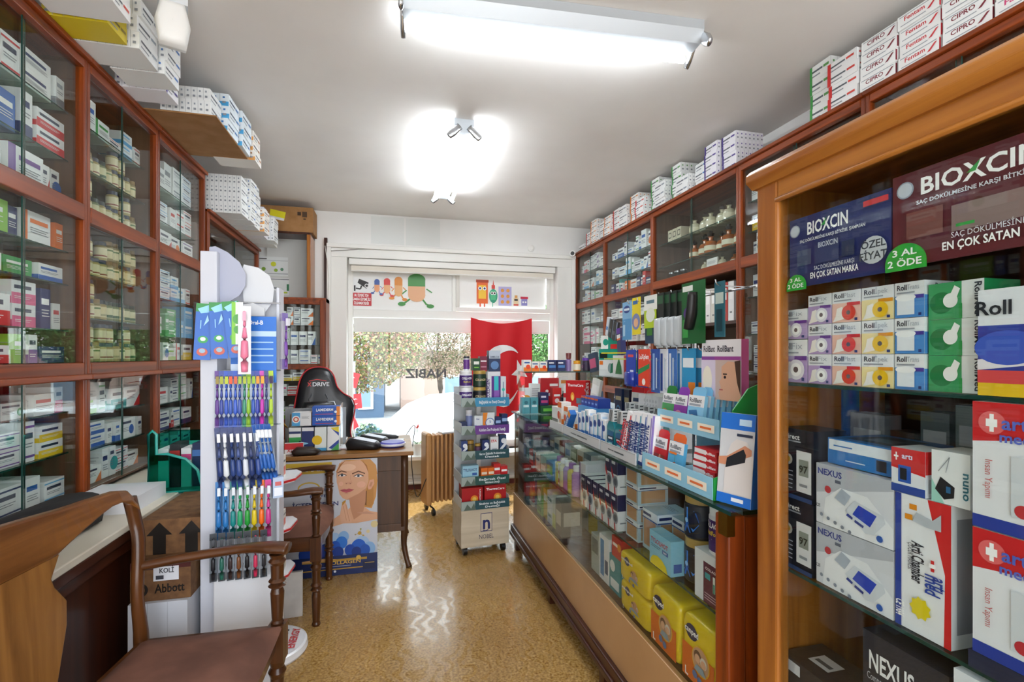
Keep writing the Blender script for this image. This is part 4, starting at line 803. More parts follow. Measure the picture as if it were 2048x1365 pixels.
# along the counter toward the camera
def rbox(name, label, y, x, w_, h_, base, ops, d_=.05, z=TOP, side=(), rot=None, cat='box', top=(), rz=-pi/2, group=None): return prod(name, label, cat, w_, d_, h_, base, ops, side, top, (x, y, z), rz, group, rot)
thc = [('r', 0, 0, 1, 1, '#c41f24'), ('t', 'ThermaCare', .5, .78, .1, '#ffffff', 'c', 0, .8), ('c', .35, .4, .16, '#f0a03a', .5), ('c', .35, .36, .1, '#f8d87a', .5), ('r', .55, .15, .8, .35, '#5f7a8a')]
rbox('heat_patch_box', 'upright red heat patch box on the counter with lettered side', 2.93, 1.16, .14, .17, '#c41f24', thc, .07, TOP+.075, side=[('t', 'ThermaCare', .62, .5, .32, '#ffffff', 'c', 90, .85)], rz=-R(50))
MB().box(1.02, 1.26, 2.82, 3.04, TOP, TOP+.074, mat('#e7e6e2', .5)).build('carton', label='low white carton under the upright red heat patch box', cat='box')
rbox('syrup_box', 'white and red syrup box with dark bottle picture behind the heat patch box', 3.12, 1.18, .08, .20, '#ecebe8', [('r', 0, .6, 1, .75, '#cf2030'), ('c', .5, .3, .2, '#4a1c1c')], .06, rz=-R(40))
for i in range(3): rbox('orange_tube_box', 'orange and white cream box, %s in the cluster near the counter edge' % nth(i), 2.72-.075*i, .99+.012*i, .065, .13-.02*i, '#f0ece6', [('r', 0, .75, 1, 1, '#ef7a22'), ('c', .3, .4, .18, '#e8531e'), ('r', .5, .1, .9, .5, '#f2b48a')], .06, side=[('r', 0, 0, 1, .25, '#ef7a22')])
rbox('toothpaste_box', 'long blue and orange box leaning diagonally over the orange ones', 2.46, .93, .16, .035, '#2f72c4', [('t', 'LAMIDERM', .45, .3, .45, '#ffffff', 'c', 0, .6), ('r', .8, 0, 1, 1, '#f0921e')], .035, TOP+.03, rot=(0, R(-52), -pi/2))
blu = [('r', 0, .72, 1, .98, '#1c3f94')]+[('r', i/5+.015, .75, i/5+.185, .94, '#2d5cc0') for i in range(5)]+[('r', .0, 0, 1, .7, '#6fb0de'), ('r', .1, .3, .9, .5, '#e0eef8')]
rbox('dispenser_tray', 'light blue dispenser box with a row of navy packs on top', 2.43, 1.06, .24, .13, '#4a95d4', [('r', 0, 0, 1, 1, '#5aa2da'), ('r', .1, .4, .9, .6, '#dcebf6')], .10, side=[('r', .1, .1, .9, .8, '#7ab6e0')])
for i in range(5): rbox('antacid_pack', 'navy pack with orange rim, %s in the blue dispenser' % nth(i), 2.52-.046*i, 1.06, .042, .05, '#1f3f9c', [('r', 0, .8, 1, 1, '#e8682a'), ('r', .2, .3, .8, .5, '#8fb0e8')], .07, TOP+.131, group='navy packs in the dispenser')
for i in range(7):
    c = ['#eef2f6', '#e8eef4', '#f2f4f6', '#e6edf4', '#eef2f6', '#dfe8f2', '#f0f2f4'][i]
    rbox('toothpaste_box', 'upright white and blue toothpaste box, %s in the tray row' % nth(i), 2.27-.047*i, .925, .044, .12+.012*(i % 3), c, [('r', 0, 0, 1, .3, '#2f74c4'), ('r', .2, .3, .45, .95, ['#2f74c4', '#8fc4e8', '#1f9ab0'][i % 3]), ('c', .65, .7, .12, '#1f3f8c')], .04, side=[('r', .2, .1, .8, .9, '#b8d4ee')], group='toothpaste boxes in the tray row')
for i in range(4):
    e = empty('mouthwash_bottle', 'teal mouthwash bottle with striped neck seal, %s from the window end' % nth(i), 'bottle', (.92 if i < 2 else 1.0, 1.90-.078*(i % 2), TOP), -pi/2, 'mouthwash bottles')
    tm_ = mat('#157f8a', .08, coat=.8)
    m = MB(); m.prism([(-.034, 0), (.034, 0), (.036, .01), (.036, .10), (.02, .125), (-.02, .125), (-.036, .10), (-.036, .01)], -.02, .02, tm_); m.build('body', e, bevel=.006)
    m = MB(); m.gfx((-.028, -.0212, .025), (.056, 0, 0), (0, 0, .06), [('r', 0, 0, 1, 1, '#1a5f8a'), ('r', 0, .35, 1, .65, '#111a2c'), ('r', .15, .43, .85, .57, '#e8eef2'), ('r', .2, .1, .8, .2, '#a0e0e0')]); m.build('bottle_print', e)
    m = MB(); m.box(-.022, .022, -.018, .018, .125, .175, mat('#c9cfd0', .3)); m.gfx((-.022, -.018, .125), (.044, 0, 0), (0, 0, .05), [('p', [(a, 0), (a+.12, 0), (a+.42, 1), (a+.3, 1)], '#3a4448') for a in (-.0, .22, .44)]); m.gfx((.022, -.018, .125), (0, .036, 0), (0, 0, .05), [('r', .1, a, .9, a+.1, '#3a4448') for a in (.1, .35, .6, .85)]); m.build('neck_seal', e)
for i in range(4):
    e = empty('mouthwash_bottle', 'teal mouthwash bottle in the rear rank, %s from the window end' % nth(i), 'bottle', (1.08, 2.06-.085*i, TOP), -pi/2, 'mouthwash bottles at the back')
    m = MB(); m.prism([(-.034, -.03), (.034, -.03), (.036, .01), (.036, .10), (.02, .125), (-.02, .125), (-.036, .10), (-.036, .01)], -.02, .02, mat('#157f8a', .08, coat=.8)); m.build('body', e)
    m = MB(); m.box(-.024, .024, -.02, .02, .125, .185, mat('#c9cfd0', .3)); m.gfx((-.024, -.02, .125), (.048, 0, 0), (0, 0, .06), [('p', [(a, 0), (a+.12, 0), (a+.42, 1), (a+.3, 1)], '#3a4448') for a in (-.0, .22, .44)]); m.gfx((.024, -.02, .125), (0, .04, 0), (0, 0, .06), [('r', .1, a, .9, a+.1, '#3a4448') for a in (.1, .35, .6, .85)]); m.build('neck_seal', e)
def tooth(label, y, txt_, c1, c2, tilt=0, x=.90, ht=.19):
    return rbox('toothpaste_box', label, y, x, .036, ht, '#f1f3f5', [('r', 0, 0, 1, .07, c1), ('r', .75, .05, .95, .95, c2), ('t', txt_, .52, .5, .3, c1, 'c', 90, .6) if len(txt_) != 8 or tilt < 6 or x > .92 or 'red' in label else ('r', .2, .2, .5, .8, c1)], .045, side=[('r', .0, 0, .2, 1, c2), ('r', .5, .1, .6, .6, '#9aa4b8')], rot=(0, R(tilt), -pi/2) if 0 else (R(-4), R(tilt), -pi/2))
tooth('red and white toothpaste box leaning in the acrylic tray', 1.765, 'Parodontax', '#c4202c', '#d8333c', 14, .905)
tooth('black and white toothpaste box beside the leaning red one', 1.745, 'Nourish', '#2a2f36', '#7fb0a8', 8, .95, .17)
for i in range(4): tooth('white and blue toothpaste box, %s along from the red one' % nth(i), 1.70-.042*i, ['Nourish', 'SENSODYNE', 'SENSODYNE', 'SENSODYNE', 'SENSODYNE'][i], ['#3a4a6a', '#17357c', '#17357c', '#17357c', '#17357c'][i], ['#b8c4d8', '#4fa0b8', '#3a62a8', '#8a7ac0', '#4fa0b8'][i], [6, 4, 3, 2, 1][i], .905)
# acrylic trough with price strips along the counter edge
for i, (ya, yb) in enumerate(((1.62, 1.93), (1.94, 2.40), (2.41, 2.62))):
    e = empty('acrylic_tray', 'clear acrylic edge tray with pale label strip, %s' % ['the one by the bandage stand', 'middle one', 'the one toward the window'][i], 'tray', (.93, (ya+yb)/2, TOP), 0, 'acrylic trays on the counter edge')
    h = (yb-ya)/2; m = MB(); m.box(-.06, .09, -h, h, 0, .003, CLEAR); m.box(.088, .091, -h, h, 0, .05, CLEAR); m.box(-.06, .09, -h, -h+.003, 0, .06, CLEAR); m.box(-.06, .09, h-.003, h, 0, .06, CLEAR); m.build('tray_body', e)
    m = MB(); m.box(-.064, -.060, -h, h, 0, .042, mat('#c9ccce', .35))
    if i < 2: m.gfx((-.0645, h, 0), (0, -2*h, 0), (0, 0, .042), [('r', .25, .42, .42, .52, '#50565c'), ('r', .44, .40, .7, .54, '#50565c'), ('r', .0, .9, 1, 1, '#aeb4b8')])
    m.build('label_strip', e)
# white carton and clear pouch behind, kneaded rows
rbox('white_carton', 'wide white carton with blue base behind the mouthwash bottles', 1.99, 1.22, .30, .13, '#eff1f3', [('r', 0, 0, 1, .14, '#1f4fa8'), ('r', .08, .5, .35, .56, '#7a86b0'), ('r', .4, .5, .62, .56, '#7a86b0'), ('r', .68, .5, .92, .56, '#7a86b0')], .12, TOP+.09)
rbox('white_carton', 'plain carton under the wide white carton', 1.99, 1.22, .28, .089, '#dfe3e6', [], .12, TOP)
rbox('navy_box', 'navy supplement box with blue ring behind the toothpaste row', 2.50, 1.26, .085, .17, '#1c2f54', [('r', .1, .62, .9, .75, '#c8b88a'), ('c', .5, .3, .16, '#3f8ac0'), ('c', .5, .3, .1, '#1c2f54')], .06, TOP+.05, side=[('r', .2, .2, .8, .8, '#24406a')])
rbox('navy_box', 'darker navy supplement box beside the red and white one', 2.40, 1.26, .06, .17, '#151d38', [('r', .1, .6, .9, .75, '#b0a070'), ('r', .2, .2, .8, .5, '#2c3f70')], .06, TOP+.05)
rbox('red_white_box', 'tall red and white box leaning behind the dispenser', 2.28, 1.25, .09, .19, '#f1efec', [('r', 0, .85, 1, 1, '#d8242c'), ('r', 0, 0, 1, .06, '#d8242c'), ('r', .15, .6, .8, .7, '#3a4a6a'), ('r', .15, .3, .8, .36, '#8a90a0'), ('r', .2, .2, .8, .26, '#d8242c')], .07, TOP+.05, side=[('r', 0, 0, 1, 1, '#d8242c'), ('r', .2, .3, .8, .4, '#ffffff')], rot=(R(-5), 0, -R(75)))
MB().box(1.17, 1.34, 2.22, 2.58, TOP, TOP+.049, mat('#6d2f86', .4)).build('carton', label='flat purple carton under the navy and red boxes', cat='box')
m = MB(); m.puff([(-.075, 0), (.075, 0), (.07, .12), (.05, .15), (-.05, .15), (-.075, .12)], .03, CLEAR)
m.gfx((-.07, -.034, .0), (.14, 0, 0), (0, 0, .14), [('t', 'Roll', .5, .35, .14, '#5a6068', 'c', 0, .4, False)]+[('c', .15+.17*(i % 5), .6+.14*(i//5), .05, '#c9ced2') for i in range(10)]); m.build('clear_pouch', loc=(1.10, 1.86, TOP+.108), rz=-pi/2, label='clear printed pouch of cotton balls behind the toothpaste', cat='pouch')
rbox('carton', 'low pale carton carrying the printed pouch', 1.86, 1.12, .14, .105, '#d8dee2', [], .08, TOP) 
# tiered acrylic stand with teal and green boxes
e = empty('acrylic_stand', 'clear tiered acrylic stand with bent side panels on the counter', 'display stand', (1.22, 2.28, TOP))
m = MB(); 
for x, y in ((-.08, .3), (-.08, -.30)): m.box(x-.004, x+.004, y-.004, y+.004, .0, .50, CLEAR)
m.build('post', e); MB().box(-.10, .10, -.34, .34, .285, .29, SHELFG).build('shelf_plate', e); MB().box(-.105, -.10, -.34, .34, .29, .33, CLEAR).build('lip', e)
z2 = TOP+.291
bx = 1.19
rbox('test_kit_box', 'white and teal box with orange label on the acrylic stand', 2.50, bx, .13, .15, '#e6ecea', [('r', 0, .6, 1, 1, '#1f9a82'), ('r', .05, .66, .45, .85, '#12211f'), ('r', .03, .42, .22, .56, '#e87a22'), ('c', .6, .3, .18, '#8fa8a8', .6), ('p', [(.6, .1), (.8, .15), (.75, .5), (.65, .45)], '#1f7a5a')], .06, z2, side=[('r', 0, 0, 1, 1, '#c8d2d2'), ('r', .2, .7, .8, .74, '#555b60')], rz=-R(62))
rbox('test_kit_box', 'teal and white box resting on top of the tall test kit box', 2.50, bx, .11, .075, '#1f9a82', [('r', 0, 0, .45, 1, '#e9ede9'), ('c', .3, .5, .25, '#1f9a82'), ('r', .6, 0, 1, .35, '#d6312c')], .05, z2+.151, rz=-R(62))
for i in range(2): rbox('green_bag_box', 'white box with green arched picture and red side, %s' % ['beside the teal box', 'toward the hanging packs'][i], 2.32-.17*i, bx-.02, .14, .115, '#e7e9e6', [('p', [(.35, .15), (.85, .15), (.84, .5), (.62, .9), (.4, .5)] if i else [(.2, .15), (.75, .15), (.7, .5), (.5, .9), (.3, .5)], '#1f7a3a'), ('r', .9, 0, 1, 1, '#c8303a')], .05, z2, side=[('r', 0, 0, 1, 1, '#cf2a3c')])
def lean(label, c, ops, y, x, z, w_, h_, rot): return rbox('leaning_box', label, y, x, w_, h_, c, ops, .022, z, rot=rot, side=[('r', .1, 0, .4, 1, '#8a9aa8')])
for i, (c, d) in enumerate((('#cfd6dc', 'silver and blue'), ('#141418', 'black and silver'), ('#1a1a1e', 'black'))):
    lean('%s slim box leaning atop the acrylic stand' % d, c, [('r', .1, .3, .9, .5, '#3a78b8' if i == 0 else '#5a5f66')], 2.505-.042*i, bx-.02+.0*i, z2+.228-.015*i, .03, .10, (0, R(16), -pi/2))
rbox('serum_box', 'upright dark blue and orange box with purple cap leaning on the stand', 2.335, bx-.02, .04, .14, '#1c2560', [('r', 0, .8, 1, 1, '#5a2a9a'), ('r', 0, .62, 1, .76, '#e9edf0'), ('r', 0, .55, 1, .62, '#e8762a')], .03, z2+.118, rot=(0, R(-6), -pi/2))
for i in range(2): rbox('side_card', 'small box slanted on the stand side facing the window, %s' % ['upper one', 'lower one'][i], 2.635, bx-.04, .07, .11, ['#3a4a5c', '#e5e2da'][i], [('r', .1, .2, .9, .7, ['#c05a7a', '#f5f3ee'][i])], .02, z2+.02 if i == 0 else TOP+.16, rot=(R(0), R(14 if i else -12), -R(75)))
for i, z in enumerate((.385, .415)): MB().box(-.02, .01, -.24, .24, 0, .006, mat(['#cfe04a', '#e2d21c'][i], .2, coat=.5)).build('acrylic_bar', loc=(1.10, 2.12, TOP+z), rz=R(4*i), label='%s translucent acrylic bar jutting from the stand' % ['lime', 'yellow'][i], cat='bar')
# purple boxes under the tiers
for i in range(3): rbox('purple_box', '%s box under the acrylic stand shelf' % ['magenta', 'purple', 'green and blue'][i], 2.45-.16*i, 1.26, .14, .15, ['#a83a8a', '#7a2f9c', '#2f9a4a'][i], [('r', 0, 0, 1, .3, ['#7a2f9c', '#5a1f7c', '#2a5ab0'][i])], .05, TOP+.118 if 0 else TOP+.0) if i == 9 else None
# hanging pack stand
e = empty('peg_stand', 'chrome wire peg stand carrying two rows of hanging packs over the counter', 'display stand', (1.14, 1.66, TOP))
m = MB(); m.cyl((0, 0, 0), (0, 0, .64), .009, CHROME); m.build('pole', e); MB().lathe([(0, 0), (.09, 0), (.09, .006), (.02, .012), (0, .012)], CHROME, 24).build('base_plate', e)
for z, a, b in ((.63, .33, -.33), (.42, .28, -.24)):
    MB().cyl((0, a, z), (0, b, z), .004, CHROME).build('bar', e)
    for q in range(8):
        yy = a-.03-q*(a-b-.06)/7; MB().sweep([(.0, yy, z), (-.10, yy, z), (-.125, yy, z+.006), (-.13, yy, z+.02)], .0025, CHROME, 6, 3).build('hook', e)
def hang(name, label, cat, y, x, ztop, w_, h_, base, ops, t_=.018, rz=-pi/2, group=None, blister=None):
    m = MB(); m.box(-w_/2, w_/2, -.0015, .0015, -h_, 0, cm(base)); m.gfx((-w_/2, -.0015, -h_), (w_, 0, 0), (0, 0, h_), ops)
    m.gfx((w_/2, .0015, -h_), (-w_, 0, 0), (0, 0, h_), [('r', .05, .05, .95, .95, '#e6e6e4')])
    o = m.build(name, None, (x, y, ztop), rz, label=label, cat=cat, group=group)
    if blister:
        b0, b1, mm = blister; g = MB(); g.puff([(-w_*.4, -h_*b1), (w_*.4, -h_*b1), (w_*.4, -h_*b0), (-w_*.4, -h_*b0)], t_, mm, T=Matrix.Translation((0, -.002, 0)), both=False, flat=.96); g.build('blister', o)
    return o
zt = TOP+.645
hang('hanging_pack', 'pale blue hanging plaster pack at the window end of the upper pegs', 'hanging pack', 1.985, 1.02, zt, .085, .17, '#7fb4dc', [('r', 0, 0, 1, .55, '#4d94cc'), ('c', .5, .8, .1, '#1f3f8c', 1.8), ('r', .2, .77, .8, .83, '#dfeaf4'), ('r', .1, .1, .35, .4, '#a9d0ea')], blister=(.5, .95, CLEAR))
hang('hanging_pack', 'yellow hanging child plaster pack next to the pale blue one', 'hanging pack', 1.90, 1.02, zt+.01, .07, .16, '#e8d61e', [('r', .1, .82, .7, .92, '#2a6ab0'), ('c', .5, .35, .22, '#7a86b8'), ('c', .5, .32, .12, '#e8b48a')])
for i in range(3): hang('hanging_pack', 'dark hanging pack behind the lime one, %s of three' % nth(i), 'hanging pack', 1.84-.03*i, 1.05+.014*i, zt-.02, .075, .17, ['#2a4a6a', '#1f3550', '#24405a'][i], [('r', .1, .7, .9, .85, '#c8d4dc'), ('r', .2, .2, .8, .5, '#4f9a4a')], group='dark packs on the upper pegs')
hang('hanging_pack', 'white and lime hanging box with a window', 'hanging pack', 1.745, 1.0, zt, .10, .13, '#b8d42c', [('r', 0, .55, 1, 1, '#e9ece6'), ('c', .5, .4, .22, '#dfe6d8', 1.2), ('r', .2, .75, .8, .85, '#5a7a8a')])
for i in range(5): hang('razor_pack', 'black hanging pack with clear blister, %s of five in a row' % nth(i), 'hanging pack', 1.675-.034*i, 1.0+.006*i, zt, .052, .21, '#1d2321', [('r', .1, .8, .9, .95, '#2c5a3c'), ('r', 0, 0, 1, .5, '#cfd6da'), ('r', .3, .05, .6, .45, '#7f8a92')], blister=(.45, .98, mat('#c3ccd2', .15, coat=.6)), group='black razor packs')
hang('hanging_pack', 'large dark green hanging pack with black device at the camera end', 'hanging pack', 1.45, .99, zt+.01, .13, .21, '#14602c', [('r', .05, .86, .5, .95, '#e8eee8'), ('c', .4, .5, .12, '#5a3a8a', 1.6), ('r', .05, .1, .3, .4, '#3aa04a')])
m = MB(); m.sweep([(0, 0, 0), (.02, -.002, .05), (.03, -.004, .12)], [(.018, .014), (.02, .014), (.016, .012)], BLACK, 10); m.build('handheld_device', loc=(.965, 1.44, zt-.15), rz=-pi/2, label='black handheld device packed on the dark green hanging card', cat='device')
hang('hanging_pack', 'narrow teal hanging pack partly hidden by the display case post', 'hanging pack', 1.365, 1.03, zt, .05, .18, '#2d6a7a', [('r', .1, .6, .9, .8, '#c8d8d0'), ('r', .2, .1, .8, .5, '#1c4450')])
zt2 = TOP+.43
for i in range(2): hang('lower_pack', 'deep blue hanging pack with white tag, %s at the window end of the lower pegs' % nth(i), 'hanging pack', 1.93-.06*i, 1.01+.02*i, zt2, .085, .16, '#1c3fae', [('r', .2, .8, .8, .87, '#d8404a'), ('r', .45, .2, .8, .45, '#e9edf2')], blister=(.6, .98, mat('#1c35a0', .2, coat=.4)))
hang('lower_pack', 'red and green hanging plaster pack on the lower pegs', 'hanging pack', 1.78, .99, zt2, .09, .15, '#e2411f', [('t', 'LeXplen', .5, .74, .13, '#ffffff', 'c', 0, .85), ('p', [(0, .3), (1, .5), (1, .62), (0, .45)], '#1f8a4a'), ('c', .5, .12, .09, '#f2efe8')])
for i in range(4): hang('lower_pack', 'blue and white hanging toothbrush pack, %s on the lower pegs' % nth(i), 'hanging pack', 1.71-.045*i, 1.0+.008*i, zt2, .06, .17, ['#2c55a8', '#e8edf3', '#3f77c8', '#d8e4ee'][i], [('r', .2, .05, .45, .9, ['#8fb8e8', '#2a4a9a', '#e8f0f8', '#2f78b8'][i]), ('r', .6, .1, .75, .8, '#c8d8e8')], blister=(.2, .95, CLEAR), group='toothbrush packs on the lower pegs')
for i in range(2): hang('lower_pack', 'light blue hanging pack with orange corner, %s' % ['in front of the face box', 'behind its neighbour'][i], 'hanging pack', 1.52-.03*i, 1.02+.02*i, zt2, .08, .17, '#2f9ad0', [('r', .5, 0, 1, .3, '#f08a22'), ('r', .1, .6, .9, .8, '#e8f2f8')])
# bandage box with a face
face = [('r', 0, .72, 1, 1, '#e9e9ee'), ('t', 'RollBant', .2, .8, .1, '#3a3a48', 'c', 0, .3), ('t', 'RollBant', .62, .8, .1, '#3a3a48', 'c', 0, .4), ('r', 0, .66, .35, .72, '#8a4aa0'), ('r', .35, .66, 1, .72, '#a04a9a'), ('r', 0, 0, .38, .66, '#d8cfe4'), ('c', .16, .32, .24, '#eee9da', .45), ('r', .38, 0, 1, .66, '#c8b4ac'), ('p', [(.5, 0), (.46, .12), (.52, .2), (.48, .3), (.54, .36), (.54, .55), (.7, .64), (.92, .62), (1, .4), (1, 0)], '#d9a98c'), ('p', [(.86, .64), (1, .66), (1, .1), (.92, .3)], '#4a3226'), ('r', .58, .42, .68, .44, '#2c2220'), ('c', .63, .38, .025, '#2c2a30'), ('r', .49, .16, .58, .18, '#b05a5a')]
rbox('bandage_carton', 'bandage carton printed with a woman in profile and a purple top', 1.33, 1.02, .16, .19, '#e4e2ea', face, .03, TOP+.265, side=[('r', 0, 0, 1, 1, '#b02878')], rz=-R(82))
# three-tier bandage dispenser
DX = .93
e = empty('bandage_dispenser', 'light blue and green cardboard dispenser with two stepped trays on the counter edge', 'dispenser', (.93, 1.38, TOP))
LBm, GRm = mat('#8fc6df', .45), mat('#1f8f3c', .4)
def prt(m, x, ya, yb, z, h): m.gfx((x-.0005, yb, z), (0, -(yb-ya), 0), (0, 0, h), [('r', c-.12, .3, c+.12, .7, '#f3ead8') for c in (.18, .5, .82)]+[('r', c-.08, .44, c+.08, .56, '#e0703a') for c in (.18, .5, .82)])
m = MB(); m.box(-.06, .14, -.20, .19, 0, .004, LBm); m.box(-.064, -.06, -.20, .19, 0, .062, LBm); prt(m, -.064, -.20, .19, .0, .06); m.build('lower_tray', e)
m = MB(); m.box(.0, .16, -.15, .19, .155, .16, LBm); m.box(-.004, .0, -.15, .19, .155, .215, LBm); prt(m, -.004, -.15, .19, .155, .058); m.build('upper_tray', e)
m = MB(); m.prism([(-.062, .0), (.03, 0), (.16, .02), (.16, .33), (.12, .335), (.05, .31), (.0, .25), (-.02, .19), (-.0, .14), (.02, .09), (-.03, .07), (-.062, .062)], -.205, -.20, GRm, 'xz'); m.gfx((.0, -.205, .15), (.06, 0, 0), (0, 0, .08), [('p', [(0, .3), (.3, .6), (.5, .5), (.45, .3), (.2, .15)], '#dff0e0'), ('c', .9, .4, .12, '#e8f4ea')]); m.build('side_panel', e)
m = MB(); m.box(.156, .16, -.2, .19, 0, .3, LBm); m.build('back_panel', e)
def rollb(y, x, z, w_, h_, base, tab, label, pic, grp=None, child=False):
    m = MB(); m.box(-w_/2, w_/2, -.006, .006, 0, h_, cm(base))
    pts = [(-w_/2+.008, h_), (-w_/2+.008, h_+.018), (-w_/2+.02, h_+.028), (w_/2-.02, h_+.028), (w_/2-.008, h_+.018), (w_/2-.008, h_)]
    m.prism(pts, .002, .005, cm(tab)); m.gfx((-w_/2, -.006, 0), (w_, 0, 0), (0, 0, h_), [('r', 0, .68, 1, 1, '#eceef0'), ('t', 'RollBant', .46, .8, .12, '#3c4250', 'c', 0, .75), ('r', .1, .7, .8, .76, '#9aa0aa')]+pic); return m.build('plaster_pack', None, (x, y, z), -pi/2, label=label, cat='plaster pack', group=grp, rot=(R(-8), 0, -pi/2))
zb = TOP+.1605
rollb(1.545, .95, zb, .075, .11, '#4a9a5a', '#1a7a34', 'green backed plaster pack at the window end of the upper tray', [('c', .3, .3, .2, '#c87a3a'), ('c', .6, .3, .15, '#8a3a2a')])
rollb(1.47, .95, zb, .075, .11, '#8a3a9c', '#8a3ab0', 'purple plaster pack in the upper tray', [('c', .4, .3, .22, '#d890a8'), ('c', .7, .25, .14, '#6a2a4a')])
for i in range(6): rollb(1.385-.014*0, .95+.022*i, zb, .085, .115, '#8cc8e8', '#7fc0e4', 'light blue plaster pack, %s in the upper tray' % ('front one' if i == 0 else nth(i)+' from the front'), [('p', [(.1, .55), (.6, .6), (.9, .1), (.5, 0)], '#3a72a8'), ('c', .35, .3, .15, '#d8a890')], 'light blue plaster packs')
zb = TOP+.0045
rollb(1.515, .90, zb, .08, .115, '#c8252c', '#d02a30', 'red plaster pack at the window end of the lower tray', [('r', .1, .1, .9, .5, '#9a3a30'), ('p', [(.3, 0), (.5, .5), (.6, .5), (.7, 0)], '#d89a80')])
rollb(1.42, .90, zb, .085, .115, '#5ab0dc', '#e8682a', 'sky blue child plaster pack with fruit in the lower tray', [('c', .35, .2, .16, '#f0902a'), ('c', .65, .15, .13, '#e8c82a'), ('c', .5, .35, .08, '#d83a2a'), ('r', .1, .64, .6, .7, '#e87a2a'), ('r', .5, .4, .52, .62, '#3a8a3a')])
for i in range(6): prod('plaster_box', 'flat red plaster box, %s' % ['bottom of the stack in the lower tray', 'second in the lower tray stack', 'third in the lower tray stack', 'fourth in the lower tray stack', 'fifth in the lower tray stack', 'topmost of the lower tray stack'][i], 'box', .11, .085, .0195, '#c0242a', [('r', .0, .15, .55, .85, '#e9e6e4'), ('t', 'RollBant', .75, .3, .4, '#ffffff', 'c', 0, .4)], [('t', 'RollBant', .5, .3, .4, '#ffffff', 'c', 0, .6)], loc=(.945+.002*i, 1.275+.0*i, zb+i*.0197), rz=-R(88+2*(i % 3)), group='flat red plaster boxes')
# wrist support box leaning at the display case
brace = [('r', 0, 0, 1, 1, '#c9cdd2'), ('r', 0, .82, 1, 1, '#1f6fd0'), ('r', .55, .87, .9, .94, '#bfe0f8'), ('r', 0, 0, 1, .11, '#1f6fd0'), ('r', .5, .75, .95, .78, '#2a3550'), ('p', [(.2, .12), (.2, .5), (.35, .66), (.5, .72), (.8, .7), (1, .55), (1, .12)], '#d6d2d0'), ('p', [(0, .5), (.25, .52), (.75, .66), (.95, .62), (.95, .56), (.75, .52), (.2, .42), (0, .42)], '#c98a6a'), ('p', [(.22, .39), (.25, .5), (.72, .62), (.8, .56), (.78, .48)], '#1a1d24'), ('c', .55, .78, .0, '#ffffff'), ('r', .45, .04, .8, .08, '#e8eef4')]
prod('support_box', 'tall white and blue wrist support box leaning beside the display case post', 'box', .10, .03, .245, '#dfe4ea', brace, [('r', 0, 0, 1, 1, '#1f6fd0')], (), (.90, 1.125, TOP+.002), 0, None, (R(-6), 0, -R(72)), eps=.0003)

# ================================================================== TALL DISPLAY CASE
VX, VY0, VY1, VT = .87, .28, 1.01, 1.85
e = empty('display_case', 'tall golden brown glazed display case beside the counter', 'display case', (1.06, .65, 0))
def vb(m, x0, x1, y0, y1, z0, z1, mm): return m.box(x0-1.06, x1-1.06, y0-.65, y1-.65, z0, z1, mm)
m = MB(); vb(m, 1.24, 1.26, VY0, VY1, .05, VT, DARKW); vb(m, VX+.02, 1.24, VY1-.02, VY1, .05, VT-.02, GOLDW); vb(m, VX+.02, 1.24, VY0, VY0+.02, .05, VT-.02, GOLDW); vb(m, VX, 1.26, VY0, VY1, VT-.04, VT-.01, GOLDH); vb(m, VX+.01, 1.26, VY0, VY1, 0, .08, DARKH); m.build('carcass', e)
m = MB(); vb(m, VX-.005, VX+.03, VY1-.066, VY1, .0, VT-.02, GOLDW); vb(m, VX-.005, VX+.03, VY0, VY0+.066, .0, VT-.02, GOLDW); m.build('post', e, bevel=.006)
m = MB(); vb(m, VX-.004, VX+.03, VY0+.066, VY1-.066, VT-.085, VT-.02, GOLDH); m.sweep([(VX-.002-1.06, VY0+.06-.65, VT-.087), (VX-.002-1.06, VY1-.06-.65, VT-.087)], .007, GOLDH, 8, 1); m.build('top_rail', e, bevel=.004)
m = MB(); m.prism([(VX-1.06+.02, VT-.045), (VX-1.06-.012, VT-.045), (VX-1.06-.03, VT-.03), (VX-1.06-.03, VT-.012), (VX-1.06-.018, VT), (VX-1.06+.03, VT)], VY0-.01-.65, VY1+.006-.65, GOLDH, 'xz'); m.build('cornice', e, bevel=.003)
for z in (1.337, .90, .46): m = MB(); vb(m, VX+.035, 1.235, VY0+.02, VY1-.02, z-.007, z, SHELFG); vb(m, VX+.034, VX+.035, VY0+.02, VY1-.02, z-.007, z, EDGE); m.build('glass_shelf', e)
m = MB(); vb(m, VX+.005, VX+.01, VY0+.066, VY1-.066, .09, VT-.085, GLASS); m.build('glass_door', e)
